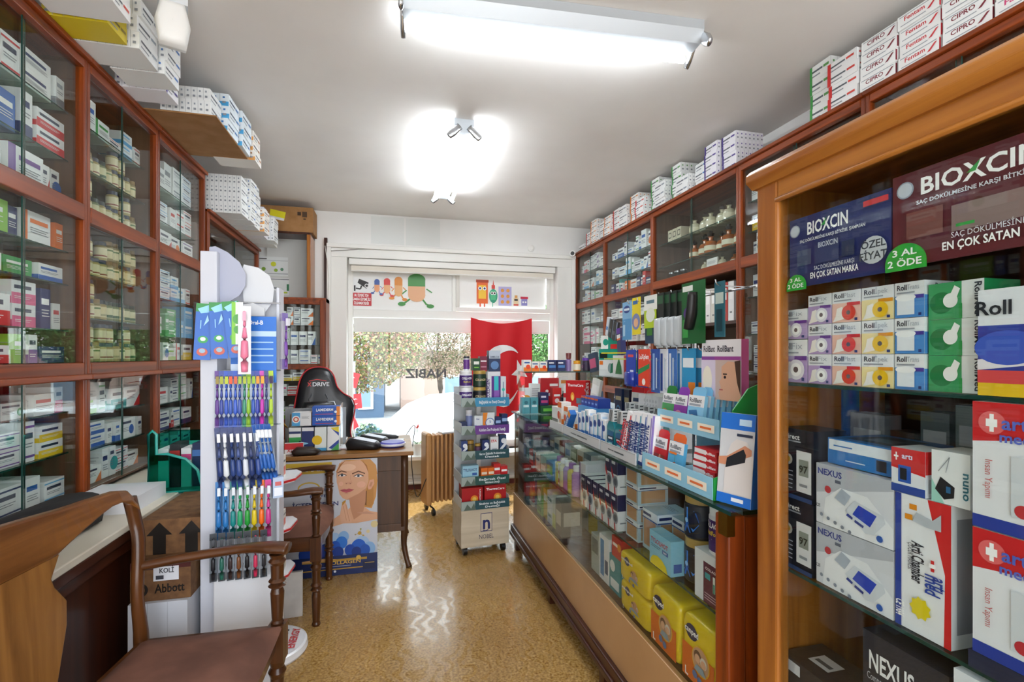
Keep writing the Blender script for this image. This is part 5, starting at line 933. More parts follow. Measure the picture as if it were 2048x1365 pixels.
# header signs
def sign(label, ya, yb, z0_, z1_, base, ops):
    m = MB(); W = yb-ya; m.box(-W/2, W/2, 0, .004, 0, z1_-z0_, cm(base)); m.gfx((-W/2, 0, 0), (W, 0, 0), (0, 0, z1_-z0_), ops); return m.build('header_sign', None, (VX+.022, (ya+yb)/2, z0_), -pi/2, label=label, cat='sign')
def bio(dark, forte, pic):
    o = [('r', 0, .12, 1, 1, dark), ('r', 0, 0, 1, .12, dark), ('t', 'BIOXCIN', .42 if not forte else .4, .73, .17, '#ffffff', 'c', 0, .42 if not forte else .5), ('p', [(.36, .8), (.42, .9), (.4, .8)], '#3aa04a'), ('c', .07, .82, .09, '#9aa4b4'), ('c', .07, .82, .075, '#c4ccd6'), ('t', 'SAÇ DÖKÜLMESİNE KARŞI BİTKİSEL ŞAMPUAN', .46, .63, .04, '#dfe3ea', 'c', 0, .66)]
    o += pic+[('t', 'SAÇ DÖKÜLMESİNE KARŞI', .5, .2, .055, '#e8e8ee', 'c', 0, .4, False), ('t', 'EN ÇOK SATAN MARKA', .5, .09, .08, '#ffffff', 'c', 0, .48), ('c', .87, .3, .17, '#c8ccd2'), ('t', 'ÖZEL', .87, .33, .09, '#4a4f5a', 'c'), ('t', 'FİYAT', .87, .19, .09, '#4a4f5a', 'c')]
    return o
yA, yB = .70, .935
sign('blue hair care header sign with white lettering behind the display case glass', yA, yB, 1.555, 1.71, '#232a5a', bio('#262e66', False, [('r', .1, .3, .26, .52, '#4a5470'), ('r', .3, .28, .55, .54, '#39406a'), ('t', 'BIOXCIN', .44, .5, .07, '#c8ccdc', 'c', 0, .2), ('r', .58, .3, .7, .5, '#2c3454'), ('r', .78, .86, .99, .93, '#cf2a34')]))
sign('maroon hair care header sign with white lettering behind the display case glass', .37, .697, 1.56, 1.725, '#5a1a22', bio('#5c1c26', True, [('t', 'FORTE', .86, .8, .1, '#f0f0f0', 'c', 0, .24), ('r', .08, .28, .26, .56, '#7a4a44'), ('r', .3, .26, .7, .52, '#8a7470'), ('r', .32, .3, .4, .33, '#3aa04a')]))
def badge(label, y, z, r):
    m = MB(); n = 24; pts = [(-r, 0), (r, 0)]+[(r*cos(pi*i/n), r*.35+r*1.0*sin(pi*i/n)) for i in range(0, n+1)]
    m.prism(pts, 0, .003, cm('#2fa83a')); m.gfx((-r, -.0003, 0), (2*r, 0, 0), (0, 0, r*1.35), [('t', '3 AL', .5, .55, .24, '#ffffff', 'c', 0, .6), ('t', '2 ÖDE', .5, .15, .26, '#ffffff', 'c', 0, .84)]); m.build('promo_badge', None, (VX+.016, y, z), -pi/2, label=label, cat='badge')
badge('green arched promotion badge on the blue header sign', .912, 1.548, .026); badge('green arched promotion badge between the blue and maroon signs', .672, 1.553, .035)
# rolls of tape, three tiers
VF = .915
def yv(u): return max(VY0+.03, min(VY1-.023, yx(u, VF)))
def roll(kind, cols, u0, u1, tier, label, h=.066, z0=1.338):
    ya, yb = yv(u1), yv(u0); W = yb-ya-.002
    nm, base, disc, band = cols
    ops = [('r', 0, 0, 1, .62, base), ('t', 'Roll', .08, .78, .15, '#2e323c', 'l', 0, .34), ('t', nm, .44, .78, .15, '#a8aeb8', 'l', 0, .4, False), ('r', .08, .68, .7, .72, '#9aa0a8'), ('r', .55, .52, 1, .62, band)]
    if kind == 'disc': ops += [('p', [(.05, .02), (.45, .1), (.4, .5), (.2, .45), (.15, .2)], '#f4efe8'), ('c', .62, .3, .24, disc), ('c', .62, .3, .16, '#ffffff' if base == '#b9a0d0' else disc), ('c', .62, .3, .07, '#6a5a5a')]
    else: ops += [('r', .1, .08, .7, .55, '#e6ebf2'), ('c', .4, .56, .1, '#f4f6f8', 2.8)]
    ops.append(('r', .84, .04, .94, .12, '#2a3a7a'))
    prod('tape_box', label, 'box', W, .07, h-.001, '#eceef1', ops, [('r', 0, 0, 1, .6, base), ('t', 'Roll', .5, .78, .15, '#2e323c')], (), (VF+.035, (ya+yb)/2, z0+tier*h), -pi/2, 'surgical tape boxes')
TN = ['bottom tier', 'middle tier', 'top tier']
FIX = ('Fix', '#b9a0d0', '#e8e6ee', '#6a3a94'); PLA = ('Plast', '#f0c0ac', '#e2432c', '#d8302c'); IPE = ('İpek', '#f6e3a4', '#f2c41c', '#e89a1c'); TRA = ('Trans', '#4f8fd4', '#e6ebf2', '#4a3a9a')
for t in range(3):
    roll('disc', FIX, 1616, 1663, t, 'lilac tape box, %s of the display case tape stack' % TN[t]); roll('disc', PLA, 1664, 1722, t, 'red tape box, %s of the display case tape stack' % TN[t])
    roll('disc', IPE, 1723, 1788, t, 'yellow tape box, %s of the display case tape stack' % TN[t]); roll('drum', TRA, 1789, 1850, t, 'blue and white tape box, %s of the display case tape stack' % TN[t])
roll('disc', FIX, 1558, 1615, 0, 'wide lilac tape box standing on end beside the case post', h=.10); roll('disc', FIX, 1558, 1615, 0, 'lilac tape box on top of the one standing on end', h=.07, z0=1.439)
for t in range(3):
    ya, yb = yv(1965), yv(1852); prod('tape_box', 'green and white tape box, %s of the green pile' % TN[t], 'box', yb-ya-.002, .08, .062, '#eaedec', [('r', 0, 0, .62, 1, '#3f9f62'), ('c', .25, .45, .3, '#1f7a42'), ('c', .42, .5, .2, '#f4f4f2', .9), ('p', [(.4, .6), (.5, .9), (.6, .8), (.52, .5)], '#f4f4f2'), ('r', .58, 0, .64, .4, '#2a9a4a'), ('t', 'RollMed', .86, .5, .16, '#2e323c', 'c', -90, .85)], [('r', 0, 0, 1, 1, '#2a9a5a')], (), (VF+.045, (ya+yb)/2, 1.338+.0625*t), -pi/2, 'green tape boxes')
ya, yb = yv(2100), yv(1967); prod('bandage_carton', 'large white, blue and yellow bandage carton beside the green pile', 'box', yb-ya-.004, .09, .165, '#e4e7ec', [('r', 0, 0, 1, .66, '#2a3f9c'), ('r', 0, 0, 1, .12, '#e8c01c'), ('r', 0, .12, 1, .24, '#d8484a'), ('p', [(0, .24), (1, .3), (1, .4), (0, .34)], '#e8e4ea'), ('c', .5, .45, .16, '#3a5ac0', 1.6), ('t', 'Roll', .28, .76, .13, '#23262e')], (), (), (VF+.03, (ya+yb)/2, 1.338), -pi/2)
# middle shelf goods
def vbox(name, label, u0, u1, z0_, h_, base, ops, d_=.08, x=VF, side=(), top=(), cat='box', grp=None):
    ya, yb = max(yx(u1, x), VY0+.03), min(yx(u0, x), VY1-.025); return prod(name, label, cat, yb-ya-.002, d_, h_, base, ops, side, top, (x+d_/2, (ya+yb)/2, z0_), -pi/2, grp)
dirx = [('t', 'Direct', .33, .85, .07, '#f2f2f2', 'c', 0, .5), ('r', .08, .81, .62, .83, '#9aa0aa'), ('c', .22, .55, .08, '#c8c4bc'), ('c', .22, .55, .045, '#d8a83a'), ('r', .5, .12, .95, .7, '#d8dbde'), ('r', .58, .35, .87, .58, '#8a938c'), ('t', '97', .72, .4, .1, '#2a3028'), ('r', .6, .2, .84, .24, '#8a9098')]+[('r', .06, .38-.06*i, .4, .395-.06*i, '#b8bcc8') for i in range(5)]+[('r', 0, 0, 1, .06, '#2c4470')]
for i in range(2): vbox('thermometer_box', 'black device box with white display device picture, %s of two by the post' % ['lower', 'upper'][i], 1560, 1628, .901+.165*i, .163, '#20222c', dirx, .09, grp='black device boxes')
nex = [('p', [(0, .5), (1, .85), (1, 1), (0, 1)], '#b6bac2'), ('p', [(.1, 0), (.14, .45), (.35, .68), (.7, .66), (1, .3), (1, 0)], '#eceef1'), ('t', 'NEXUS', .2, .83, .1, '#2c3a8c', 'c', 0, .34), ('r', .28, .74, .36, .79, '#5a6070'), ('c', .18, .6, .06, '#c03038'), ('p', [(.42, .35), (.55, .55), (.9, .45), (.92, .35), (.78, .12), (.68, .1)], '#d3d9e0'), ('p', [(.52, .33), (.6, .5), (.82, .42), (.74, .22)], '#2a46b8'), ('p', [(.28, .5), (.38, .68), (.5, .6), (.42, .42)], '#aab4c2'), ('p', [(.44, .28), (.52, .24), (.53, .28), (.46, .32)], '#2a3a8c'), ('p', [(.55, .22), (.66, .17), (.67, .21), (.56, .26)], '#2a3a8c'), ('c', .86, .1, .05, '#2a5ab0')]+[('c', .1+.1*i, .16-.03*i, .03, '#7a8494') for i in range(5)]+[('t', 'CE', .06, .28, .05, '#3a4050')]
for i in range(2): vbox('blood_pressure_monitor_box', 'white and grey blood pressure monitor box, %s of two' % ['lower', 'upper'][i], 1632, 1788, .901+.132*i, .130, '#d9dce2', nex, .14, side=[('r', .1, .5, .6, .7, '#2c3a8c')], grp='blood pressure monitor boxes')
art = [('p', [(.6, 1), (1, 1), (1, 0), (.88, 0), (.9, .5), (.78, .7)], '#d42a2a'), ('r', 0, 0, .12, 1, '#24409a'), ('t', 'Arti Chamber', .32, .52, .085, '#23262e', 'c', -90, .3), ('t', 'ÇOCUK MASKESİ', .25, .55, .04, '#3a3f4a', 'c', -90, .2, False), ('r', .28, .9, .42, .94, '#e8921e'), ('r', .2, .82, .34, .86, '#e8921e'), ('p', [(.42, .89), (.7, .86), (.85, .92), (.85, .8), (.6, .8), (.34, .82)], '#b9bfc6'), ('t', 'artı', .72, .42, .09, '#2a46a0', 'c', -90, .1), ('t', 'med', .58, .4, .1, '#2a46a0', 'c', -90, .14), ('r', .68, .5, .74, .58, '#d42a2a'), ('r', .65, .525, .77, .555, '#ffffff'), ('t', 'CE 1984', .045, .14, .06, '#ffffff', 'c', -90, .12)]
ops = art+[('p', [(.5+.2*math.cos(a*pi/9)*(1 if a % 2 else .78), .2+.085*math.sin(a*pi/9)*(1 if a % 2 else .78)) for a in range(18)], '#e3cf1c')]
vbox('inhaler_chamber_box', 'tall white box with red curve, blue edge and yellow burst', 1790, 1904, .901, .245, '#ebedf0', ops, .12, side=[('r', .1, .1, .9, .9, '#9a9ea6')])
vbox('oximeter_box', 'small red, white and blue finger device box lying on the tall white box', 1782, 1852, 1.147, .082, '#e4e8ee', [('p', [(0, .55), (1, .45), (1, 1), (0, 1)], '#cf2a2c'), ('r', 0, 0, 1, .18, '#2a4a9c'), ('r', .22, .24, .6, .62, '#2c5ab4'), ('r', .28, .3, .48, .56, '#20242c'), ('r', .15, .72, .19, .9, '#ffffff'), ('r', .1, .79, .24, .83, '#ffffff'), ('t', 'artı', .5, .78, .12, '#dfe6ff')], .07, side=[('r', 0, .5, 1, 1, '#cf2a2c'), ('r', .1, .1, .9, .4, '#b8bec8')])
vbox('oximeter_box', 'small white and mint box with black finger oximeter picture', 1862, 1942, 1.147, .09, '#e9edee', [('p', [(0, 0), (0, .45), (.35, 0)], '#9fd6c8'), ('p', [(.1, .25), (.25, .5), (.62, .35), (.6, .15), (.35, .08)], '#202226'), ('r', .4, .22, .52, .34, '#2c6a9a'), ('t', 'nuno', .84, .4, .13, '#2a6a7a', 'c', -90, .5), ('l', [(.2, .6), (.5, .9), (.4, .6)], .015, '#9aa0a6')], .07)
o = vbox('monitor_carton', 'blue device carton with clear window resting on the monitor boxes', 1655, 1790, 1.166, .055, '#2f74b8', [('r', .02, .55, .98, .95, '#dfe8f0'), ('r', .1, .7, .4, .75, '#2f74b8'), ('r', .76, .1, .9, .5, '#20242c'), ('r', .3, .2, .6, .24, '#cfe0f0')], .15, x=.93, top=[('p', [(.1, .15), (.9, .15), (.8, .85), (.2, .85)], '#23343f'), ('r', .3, .3, .7, .6, '#5f7a88')])
for i in range(2): vbox('nebuliser_box', 'white box with red top and device picture at the camera end, %s' % ['lower', 'upper'][i], 1944, 2100, .93+.20*i, .198, '#e7e9ed', [('p', [(0, .68), (1, .75), (1, 1), (0, 1)], '#cf2428'), ('r', 0, 0, 1, .1, '#2a3f9c'), ('c', .28, .84, .09, '#e86a6a'), ('r', .25, .77, .31, .91, '#ffffff'), ('r', .2, .81, .36, .87, '#ffffff'), ('t', 'artı', .62, .8, .1, '#5a6ac8'), ('t', 'med', .6, .7, .08, '#5a6ac8'), ('r', .55, .15, .9, .6, '#d3d8dd'), ('c', .7, .2, .05, '#c03038'), ('t', 'Insan Yapımı', .2, .4, .05, '#c05a5a', 'c', -90, .3, False)], .1, x=.90, grp='white and red boxes at the camera end')
vbox('carton', 'flat navy carton under the white and red boxes', 1935, 2100, .901, .028, '#232a44', [], .1, x=.90)
clas = [('t', 'ClassicShape', .42, .68, .14, '#8a96b0', 'c', 0, .8, False), ('r', 0, 0, 1, .18, '#9aa4b4'), ('r', .05, .3, .16, .46, '#f0822a')]+[('r', .1, .56-.06*i, .9, .575-.06*i, '#f0b09a') for i in range(3)]
vbox('massager_box', 'white box with grey lettering and an orange square at the lowest visible shelf', 1906, 2100, .735, .15, '#e2e6ec', clas, .1, x=.90)
vbox('carton', 'grey carton under the box with the orange square', 1906, 2100, .461, .272, '#3a4350', [('r', .1, .7, .9, .8, '#8a94a4')], .1, x=.92)
vbox('compressor_box', 'black box with white lettering and red lungs picture on the lower shelf', 1725, 1900, .50+.0, .355, '#2a2c36', [('t', 'NEXUS', .36, .8, .1, '#f0f0f2', 'c', 0, .55), ('t', 'Compressor Nebulizer', .36, .74, .04, '#c8ccd4', 'c', 0, .6, False), ('c', .16, .58, .05, '#b8342c'), ('c', .24, .58, .05, '#b8342c'), ('r', .1, .5, .3, .66, '#2c3f6a') if 0 else ('c', .2, .6, .02, '#3a5ab0')], .12)
vbox('carton', 'dark carton supporting the black compressor box', 1725, 1900, .461, .039, '#1b1c22', [], .12)
vbox('low_dark_carton', 'low black carton with white label near the post on the lower shelf', 1562, 1662, .461, .225, '#2b2d35', [('r', .1, .86, .4, .97, '#cfd2d6'), ('c', .6, .5, .15, '#5a5f6c')], .12, top=[('r', .3, .3, .7, .7, '#d6d8da'), ('r', .35, .4, .65, .5, '#5a5f66')])
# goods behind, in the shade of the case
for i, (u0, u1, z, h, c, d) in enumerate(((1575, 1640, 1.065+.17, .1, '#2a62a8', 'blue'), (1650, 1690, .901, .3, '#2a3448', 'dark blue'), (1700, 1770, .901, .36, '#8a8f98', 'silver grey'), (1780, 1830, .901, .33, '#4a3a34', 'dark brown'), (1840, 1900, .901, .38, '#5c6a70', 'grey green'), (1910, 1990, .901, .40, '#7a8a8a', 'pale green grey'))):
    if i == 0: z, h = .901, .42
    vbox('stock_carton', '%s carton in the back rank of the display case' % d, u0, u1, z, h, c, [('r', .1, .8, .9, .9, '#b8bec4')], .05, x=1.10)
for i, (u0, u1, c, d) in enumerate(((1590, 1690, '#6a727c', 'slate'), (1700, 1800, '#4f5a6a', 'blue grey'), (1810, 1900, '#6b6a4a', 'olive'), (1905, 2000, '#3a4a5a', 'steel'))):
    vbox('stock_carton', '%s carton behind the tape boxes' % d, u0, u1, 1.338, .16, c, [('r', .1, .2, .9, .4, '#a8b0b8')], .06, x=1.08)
# ================================================================== ARMCHAIRS
SUEDE = noisy('#5a382b', '#7d5342', 5, .85, .15)
def legprof(z0, z1, r):      # turned post between two heights
    H = z1-z0; return [(0, z0), (r*.85, z0), (r*.95, z0+H*.03), (r*.75, z0+H*.06), (r*.8, z0+H*.1), (r*1.0, z0+H*.45), (r*.8, z0+H*.52), (r*1.3, z0+H*.55), (r*.8, z0+H*.58), (r*1.25, z0+H*.62), (r*.9, z0+H*.66), (r*.95, z0+H*.85), (r*1.25, z0+H*.9), (r*.9, z0+H*.94), (r*1.15, z0+H), (0, z1)]
def armchair(label, loc, rz=0, hf=.265, hb=.235, depth=.44, seat=.46, arm=.70, top=.98, group='wooden armchairs with brown seats', splat=.10):
    e = empty('armchair', label, 'armchair', loc, rz, group)
    xf, xb = depth/2, -depth/2
    for s_ in (1, -1):
        m = MB(); m.lathe(legprof(0, seat-.12, .023), CHAIRW, 16, cx=xf, cy=s_*hf); m.box(xf-.026, xf+.026, s_*hf-.026, s_*hf+.026, seat-.12, seat-.0, CHAIRW); m.build('leg', e)
        m = MB(); m.lathe(legprof(seat, arm-.02, .022), CHAIRW, 16, cx=xf, cy=s_*hf); m.build('arm_post', e)
        m = MB(); m.sweep([(xb-.05, s_*(hb), 0), (xb-.01, s_*hb, seat*.5), (xb, s_*hb, seat-.02), (xb-.005, s_*(hb-.012), seat+.14), (xb-.015, s_*(hb+.012), seat+.30), (xb-.028, s_*(hb+.018), top-.13), (xb-.036, s_*(hb+.004), top-.05)], [(.017, .017), (.019, .019), (.021, .022), (.018, .017), (.021, .018), (.022, .018), (.022, .018)], CHAIRW, 10, 4, up=(1, 0, 0)); m.build('rear_post', e)
        m = MB(); m.sweep([(xb-.02, s_*hb, arm-.03), (xb+.10, s_*(hb+.025), arm-.018), (xf-.12, s_*(hf+.02), arm-.005), (xf-.02, s_*(hf+.004), arm), (xf+.035, s_*hf, arm-.004)], [(.015, .015), (.018, .015), (.024, .015), (.036, .018), (.034, .018)], CHAIRX, 12, 5); m.build('arm', e)
    # crest rail
    N = 24; pts_t = []; pts_b = []
    for i in range(N+1):
        a = -1+2*i/N; y = a*(hb+.018); q = abs(a)
        zt = top-.012*q*q+(.014 if q < .45 else 0)*(1-q/.45)-(.045*max(0, (q-.86)/.14)**2)
        zb = top-.115+.07*min(1, max(0, (q-splat/hb*.9)/.42))**.9+(.0 if q < .85 else -.05*((q-.85)/.15)**2)
        pts_t.append((y, zt)); pts_b.append((y, zb))
    def bow(y): return xb-.04-.02*(1-(y/hb)**2)
    m = MB(); vs = []; fs = []
    for (y, zt), (_, zb) in zip(pts_t, pts_b):
        x = bow(y); lean = .03
        vs += [(x-.014-.0, y, zt), (x+.014, y, zt), (x+.014+lean*.5, y, zb), (x-.014+lean*.5, y, zb)]
    for i in range(N):
        for k in range(4): fs.append((4*i+k, 4*i+(k+1) % 4, 4*i+4+(k+1) % 4, 4*i+4+k))
    fs += [(3, 2, 1, 0), (4*N, 4*N+1, 4*N+2, 4*N+3)]
    m.add(vs, fs, CHAIRY); m.build('crest_rail', e, bevel=.006)
    m = MB(); out = [(splat*.75, seat-.01), (splat*.8, seat+.08), (splat*1.08, seat+.20), (splat*1.12, seat+.26), (splat*.9, seat+.31), (splat*.85, top-.16), (splat*1.05, top-.11)]
    vs = []; fs = []
    for y, z in out:
        t = (z-seat)/(top-seat); x = xb-.008-.04*t
        vs += [(x-.009, -y, z), (x+.009, -y, z), (x+.009, y, z), (x-.009, y, z)]
    for i in range(len(out)-1):
        for k in range(4): fs.append((4*i+k, 4*i+(k+1) % 4, 4*i+4+(k+1) % 4, 4*i+4+k))
    m.add(vs, fs, wood('#6a431d', '#9a6a34', 2, .35)); m.build('splat', e, bevel=.004)
    # seat frame, bowed front, cushion and studs
    def half(x): return hb+(hf-hb)*(x-xb)/(xf-xb)
    m = MB(); fr = [(xb, -hb), (xb, hb)]+[(xf, hf)]+[(xf+.03*(1-(a/6)**2), hf*-a/6) for a in range(-5, 6)]+[(xf, -hf)]
    m.prism(fr[::-1], seat-.075, seat-.005, CHAIRX, 'xy'); m.build('seat_frame', e, bevel=.006)
    def st(u, v):
        x = xb+.012+(xf+.02-xb-.012)*u; y = (half(x)-.012)*(2*v-1); x2 = x+.03*(1-(2*v-1)**2)*u
        d = min(u, 1-u, v, 1-v); return (x2, y, seat-.004+.052*(1-(1-min(1, d/.28))**2.4))
    m = MB(); m.grid(st, 24, 24, SUEDE); m.build('seat', e)
    m = MB()
    path = [(xb+.03+(xf-xb-.03)*i/22, half(xb+.03+(xf-xb-.03)*i/22)+.001) for i in range(23)]
    studs = [(xf+.03*(1-(a/17)**2)+.002, hf*a/17) for a in range(-16, 17)]
    for x, y in studs: m.lathe([(.0042, seat-.006), (.0046, seat-.001), (.003, seat+.002), (0, seat+.003)], mat('#3b332c', .3, .8), 6, cx=x, cy=y)
    m.build('nail_trim', e)
    return e
armchair('wooden armchair with brown suede seat standing by the long stone ledge, close to the viewer', (-.625, 1.315, 0), R(-6), hf=.48, hb=.45, depth=.40, seat=.50, arm=.755, top=.995, splat=.155)
armchair('wooden armchair with brown suede seat half hidden behind the toothbrush stand, by the desk poster', (-.595, 2.955, 0), 0, depth=.42)
# ================================================================== CARTONS AND LEDGE THINGS
def kbox(label, x0, x1, y0, y1, z0_, z1_, m_, front=(), cat='carton', name='cardboard_carton', side=()):
    return prod(name, label, cat, x1-x0, y1-y0, z1_-z0_, m_, front, side, (), ((x0+x1)/2, (y0+y1)/2, z0_), 0)
KR2 = noisy('#5f4026', '#7a5735', 30, .85, .03)
kbox('white carton at the bottom of the stack beside the stone ledge', -.868, -.69, 1.90, 2.34, 0, .555, mat('#c6cad2', .5), [('r', .32, 0, .325, 1, '#8a8f99'), ('r', .66, 0, .665, 1, '#8a8f99')])
kbox('brown carton with maroon band and white label in the middle of the stack', -.868, -.685, 1.915, 2.34, .556, .69, KR2, [('r', 0, .8, 1, 1, '#4a1c1a'), ('r', .38, .5, .80, .86, '#d6d8de'), ('t', 'KOLİ', .6, .7, .12, '#2a2c34', 'c', 0, .24), ('r', .42, .54, .55, .64, '#3a3c44'), ('t', 'Abbott', .65, .2, .22, '#1a1612', 'c', 0, .5), ('c', .2, .3, .16, '#1a1612', .8), ('c', .2, .3, .09, '#6a4a2c', .7)])
kbox('brown carton with black upward arrows on top of the stack', -.868, -.665, 1.98, 2.40, .691, .815, KR2, [('p', [(.1, .55), (.3, .92), (.5, .55), (.4, .55), (.4, 0), (.2, 0), (.2, .55)], '#17120e'), ('p', [(.6, .55), (.8, .92), (.98, .55), (.9, .55), (.9, 0), (.7, 0), (.7, .55)], '#17120e')])
kbox('long flat white box lying on the stone ledge', -1.16, -.93, 2.08, 2.34, LEDGE, LEDGE+.055, mat('#dfe1e6', .5), name='flat_box', cat='box')
m = MB(); m.puff([(-.22, 0), (.22, 0), (.24, .05), (.20, .11), (-.2, .12), (-.24, .06)], .075, mat('#0d0e14', .8)); m.build('black_bag', None, (-1.05, 1.80, LEDGE), pi/2, label='soft black bag lying on the stone ledge behind the armchair', cat='bag')
# teal leaflet holder
e = empty('leaflet_holder', 'translucent teal leaflet holder full of boxes standing on the stone ledge', 'holder', (-.905, 2.44, LEDGE))
TL = mat('#1fa093', .25, coat=.4)
m = MB(); cv = [(-.1, 0), (.10, 0), (.10, .03), (.085, .09), (.04, .14), (-.03, .165), (-.07, .165), (-.07, .25), (-.085, .265), (-.1, .25)]
m.prism(cv, -.075, -.072, TEALG); m.sweep([(a, -.075, b) for a, b in cv+cv[:1]], .006, TL, 6, 1); m.build('front_panel', e)
m = MB(); m.box(-.1, .1, -.07, .12, 0, .004, TL); m.box(-.1, .1, .117, .12, 0, .24, TEALG); m.box(-.102, -.098, -.07, .12, 0, .24, TEALG); m.build('tray', e)
for i in range(4): prod('medicine_box', '%s box standing in the teal leaflet holder' % ['white and red', 'black and red', 'white and pink', 'navy'][i], 'medicine box', .04, .10, .17+.02*(i % 2), ['#eceeee', '#24242a', '#ecebee', '#20305a'][i], [('r', 0, .7, 1, .85, ['#d0342c', '#b8302c', '#d84a8a', '#4a7ac0'][i])], loc=(-.975+.044*i, 2.48, LEDGE+.005))
e = empty('leaflet_holder', 'teal holder with small green and white boxes on the ledge toward the corner', 'holder', (-.93, 2.72, LEDGE))
m = MB(); m.box(-.09, .06, -.11, .11, 0, .004, TL); m.box(-.09, .06, -.11, -.107, 0, .10, TEALG); m.box(-.09, .06, .107, .11, 0, .1, TEALG); m.build('tray', e)
for i in range(4): prod('medicine_box', 'green topped white box, %s in the low teal holder' % nth(i), 'medicine box', .035, .12, .15, '#e6ece8', [('r', 0, .6, 1, 1, ['#1f9a6a', '#2aa878', '#dfe6e2', '#4ac02a'][i])], loc=(-.99+.037*i, 2.72, LEDGE+.005), group='boxes in the low teal holder')
for i in range(3): prod('medicine_box', 'deep blue flat box, %s of the pile past the teal holders' % ['lowest', 'middle', 'uppermost'][i], 'medicine box', .13, .1, .035, '#1f4a9a', [('r', .1, .3, .8, .6, '#8ab0e0')], loc=(-.97, 2.96, LEDGE+.0355*i), group='blue boxes on the ledge')
# ================================================================== TOOTHBRUSH STAND
TX0, TX1, TY = -.675, -.425, 2.03
e = empty('toothbrush_stand', 'tall white panel stand with wire hooks full of toothbrushes', 'display stand', (-.55, TY, 0))
SW = mat('#c9cdd8', .35)
m = MB(); m.box(TX0+.55, TX0+.55+.055, -.06, .06, 0, 1.78, SW); m.box(TX0+.55+.055, TX1+.55, .04, .06, .0, 1.66, mat('#dfe1e6', .4)); m.build('panel', e, bevel=.003)
m = MB(); m.box(TX0+.605, TX1+.56, -.10, .04, .0, .60, mat('#d8dade', .4)); m.build('base', e, bevel=.004)
m = MB(); m.box(TX1+.55-.004, TX1+.555, -.02, .06, .6, 1.66, SW); m.build('side_strip', e)
ROWS = [1.60, 1.345, 1.14, .945]
for r_, z in enumerate(ROWS):
    MB().cyl((-.075, -.02, z), (.135, -.02, z), .003, CHROME).build('hook_bar', e)
# header cards
def card(label, pts, loc, rz, c, th=.003):
    m = MB(); m.prism(pts, 0, th, mat(c, .4)); m.build('header_card', None, loc, rz, label=label, cat='header card')
A_ = [(0, 0), (.0, .20), (.02, .205), (.06, .185), (.10, .15), (.122, .105), (.12, .06), (.10, .025), (.065, .0), (.04, -.015)]
card('grey-blue rounded header card at the top of the toothbrush stand', A_, (-.655, TY-.03, 1.60), R(0), '#a9aec2')
card('white rounded header card behind the grey-blue one on the stand', [(0, 0), (-.01, .10), (.0, .14), (.05, .13), (.09, .10), (.105, .05), (.10, 0), (.07, -.045), (.04, -.06), (.0, -.055), (-.05, -.04), (-.06, -.02)], (-.545, TY-.01, 1.605), R(0), '#cfd3d9')
card('white folded base card under the two rounded header cards', [(0, 0), (.02, .03), (.10, .05), (.14, .03), (.14, .0)], (-.61, TY-.025, 1.55), 0, '#d3d6da')
# brushes
def brush(c1, c2, L_=.185, fat=1):
    m = MB(); m.sweep([(0, 0, 0), (.0, -.001, L_*.25), (0, .001, L_*.5), (0, 0, L_*.68), (0, 0, L_*.8), (0, 0, L_)], [(.0055*fat, .004*fat), (.007*fat, .005*fat), (.006*fat, .005*fat), (.003*fat, .003), (.0045, .0035), (.005, .003)], mat(c1, .3), 8, 3)
    m.box(-.005, .005, -.013, -.002, L_*.84, L_*.99, mat(c2, .6)); return m.mesh('brush')
def bpack(c1, c2, L_=.185, w_=.026, cardc='#e8eaf0', tagc=None, fat=1):
    m = MB(); m.box(-w_/2, w_/2, .004, .0055, -L_-.02, 0, cm(cardc)); m.box(-w_/2, w_/2, -.012, .004, -L_-.018, -.012, CLEAR)
    if tagc: m.gfx((-w_/2, .004, -L_-.02), (w_, 0, 0), (0, 0, L_+.02), [('r', 0, 0, 1, .18, tagc), ('r', 0, .86, 1, 1, tagc)])
    return m.mesh('toothbrush_pack'), brush(c1, c2, L_*.97, fat), L_
def hangp(pk, label, x, y, z, group, rz=0, tilt=0):
    me, br, L_ = pk; o = link('toothbrush_pack', me, None, (x, y, z), rz, 0, label, 'toothbrush', group, None, (0, tilt, rz)); link('toothbrush', br, o, (0, -.002, -L_-.012)); return o
r1 = [('#5a2a8c', '#9a8a4a'), ('#2a3f9a', '#a8b040'), ('#1f4fc0', '#b8c83a'), ('#2450b0', '#e8603a'), ('#2a58c8', '#d8684a'), ('#2f4fa8', '#a8c04a'), ('#2a8a6a', '#b0c040'), ('#86b818', '#a0c030'), ('#2450b0', '#9ac040'), ('#2f3fa8', '#e89a3a'), ('#c83ab0', '#e8a83a'), ('#2a3a7a', '#4a3a7a'), ('#a8c81a', '#3a2a4a')]
cn = ['violet', 'indigo', 'royal blue', 'mid blue', 'bright blue', 'denim blue', 'green', 'lime', 'cobalt', 'deep blue', 'magenta', 'navy', 'yellow-green']
for i, (a, b_) in enumerate(r1): hangp(bpack(a, b_, .185, .016, '#c9d2e4', a), '%s toothbrush pack, %s from the white post on the hook row above the middle' % (cn[i], nth(i)), -.613+.0148*i, TY-.08-.003*(i % 2), ROWS[1], 'toothbrushes on the upper long row', R(18))
for i in range(7): hangp(bpack(['#2a3f7a', '#e0e4ea', '#28427f', '#324a8a', '#d8dde6', '#283a70', '#2f4a90'][i], '#e8ecf2', .21, .022, '#3a4f8c', '#24356f', 1.4), 'large navy and white toothbrush pack, %s from the white post, third row' % nth(i), -.61+.021*i, TY-.085-.004*(i % 2), ROWS[2], 'toothbrushes on the third row', R(20), R(-3))
for i in range(4): hangp(bpack('#2f66b8', '#e8ecf2', .20, .024, '#cfdcee', '#2f5fb0'), 'pale blue toothbrush pack, %s toward the desk, third row' % nth(i), -.485+.013*i, TY-.09, ROWS[2]+.01, 'pale toothbrushes on the third row', R(35), R(-8))
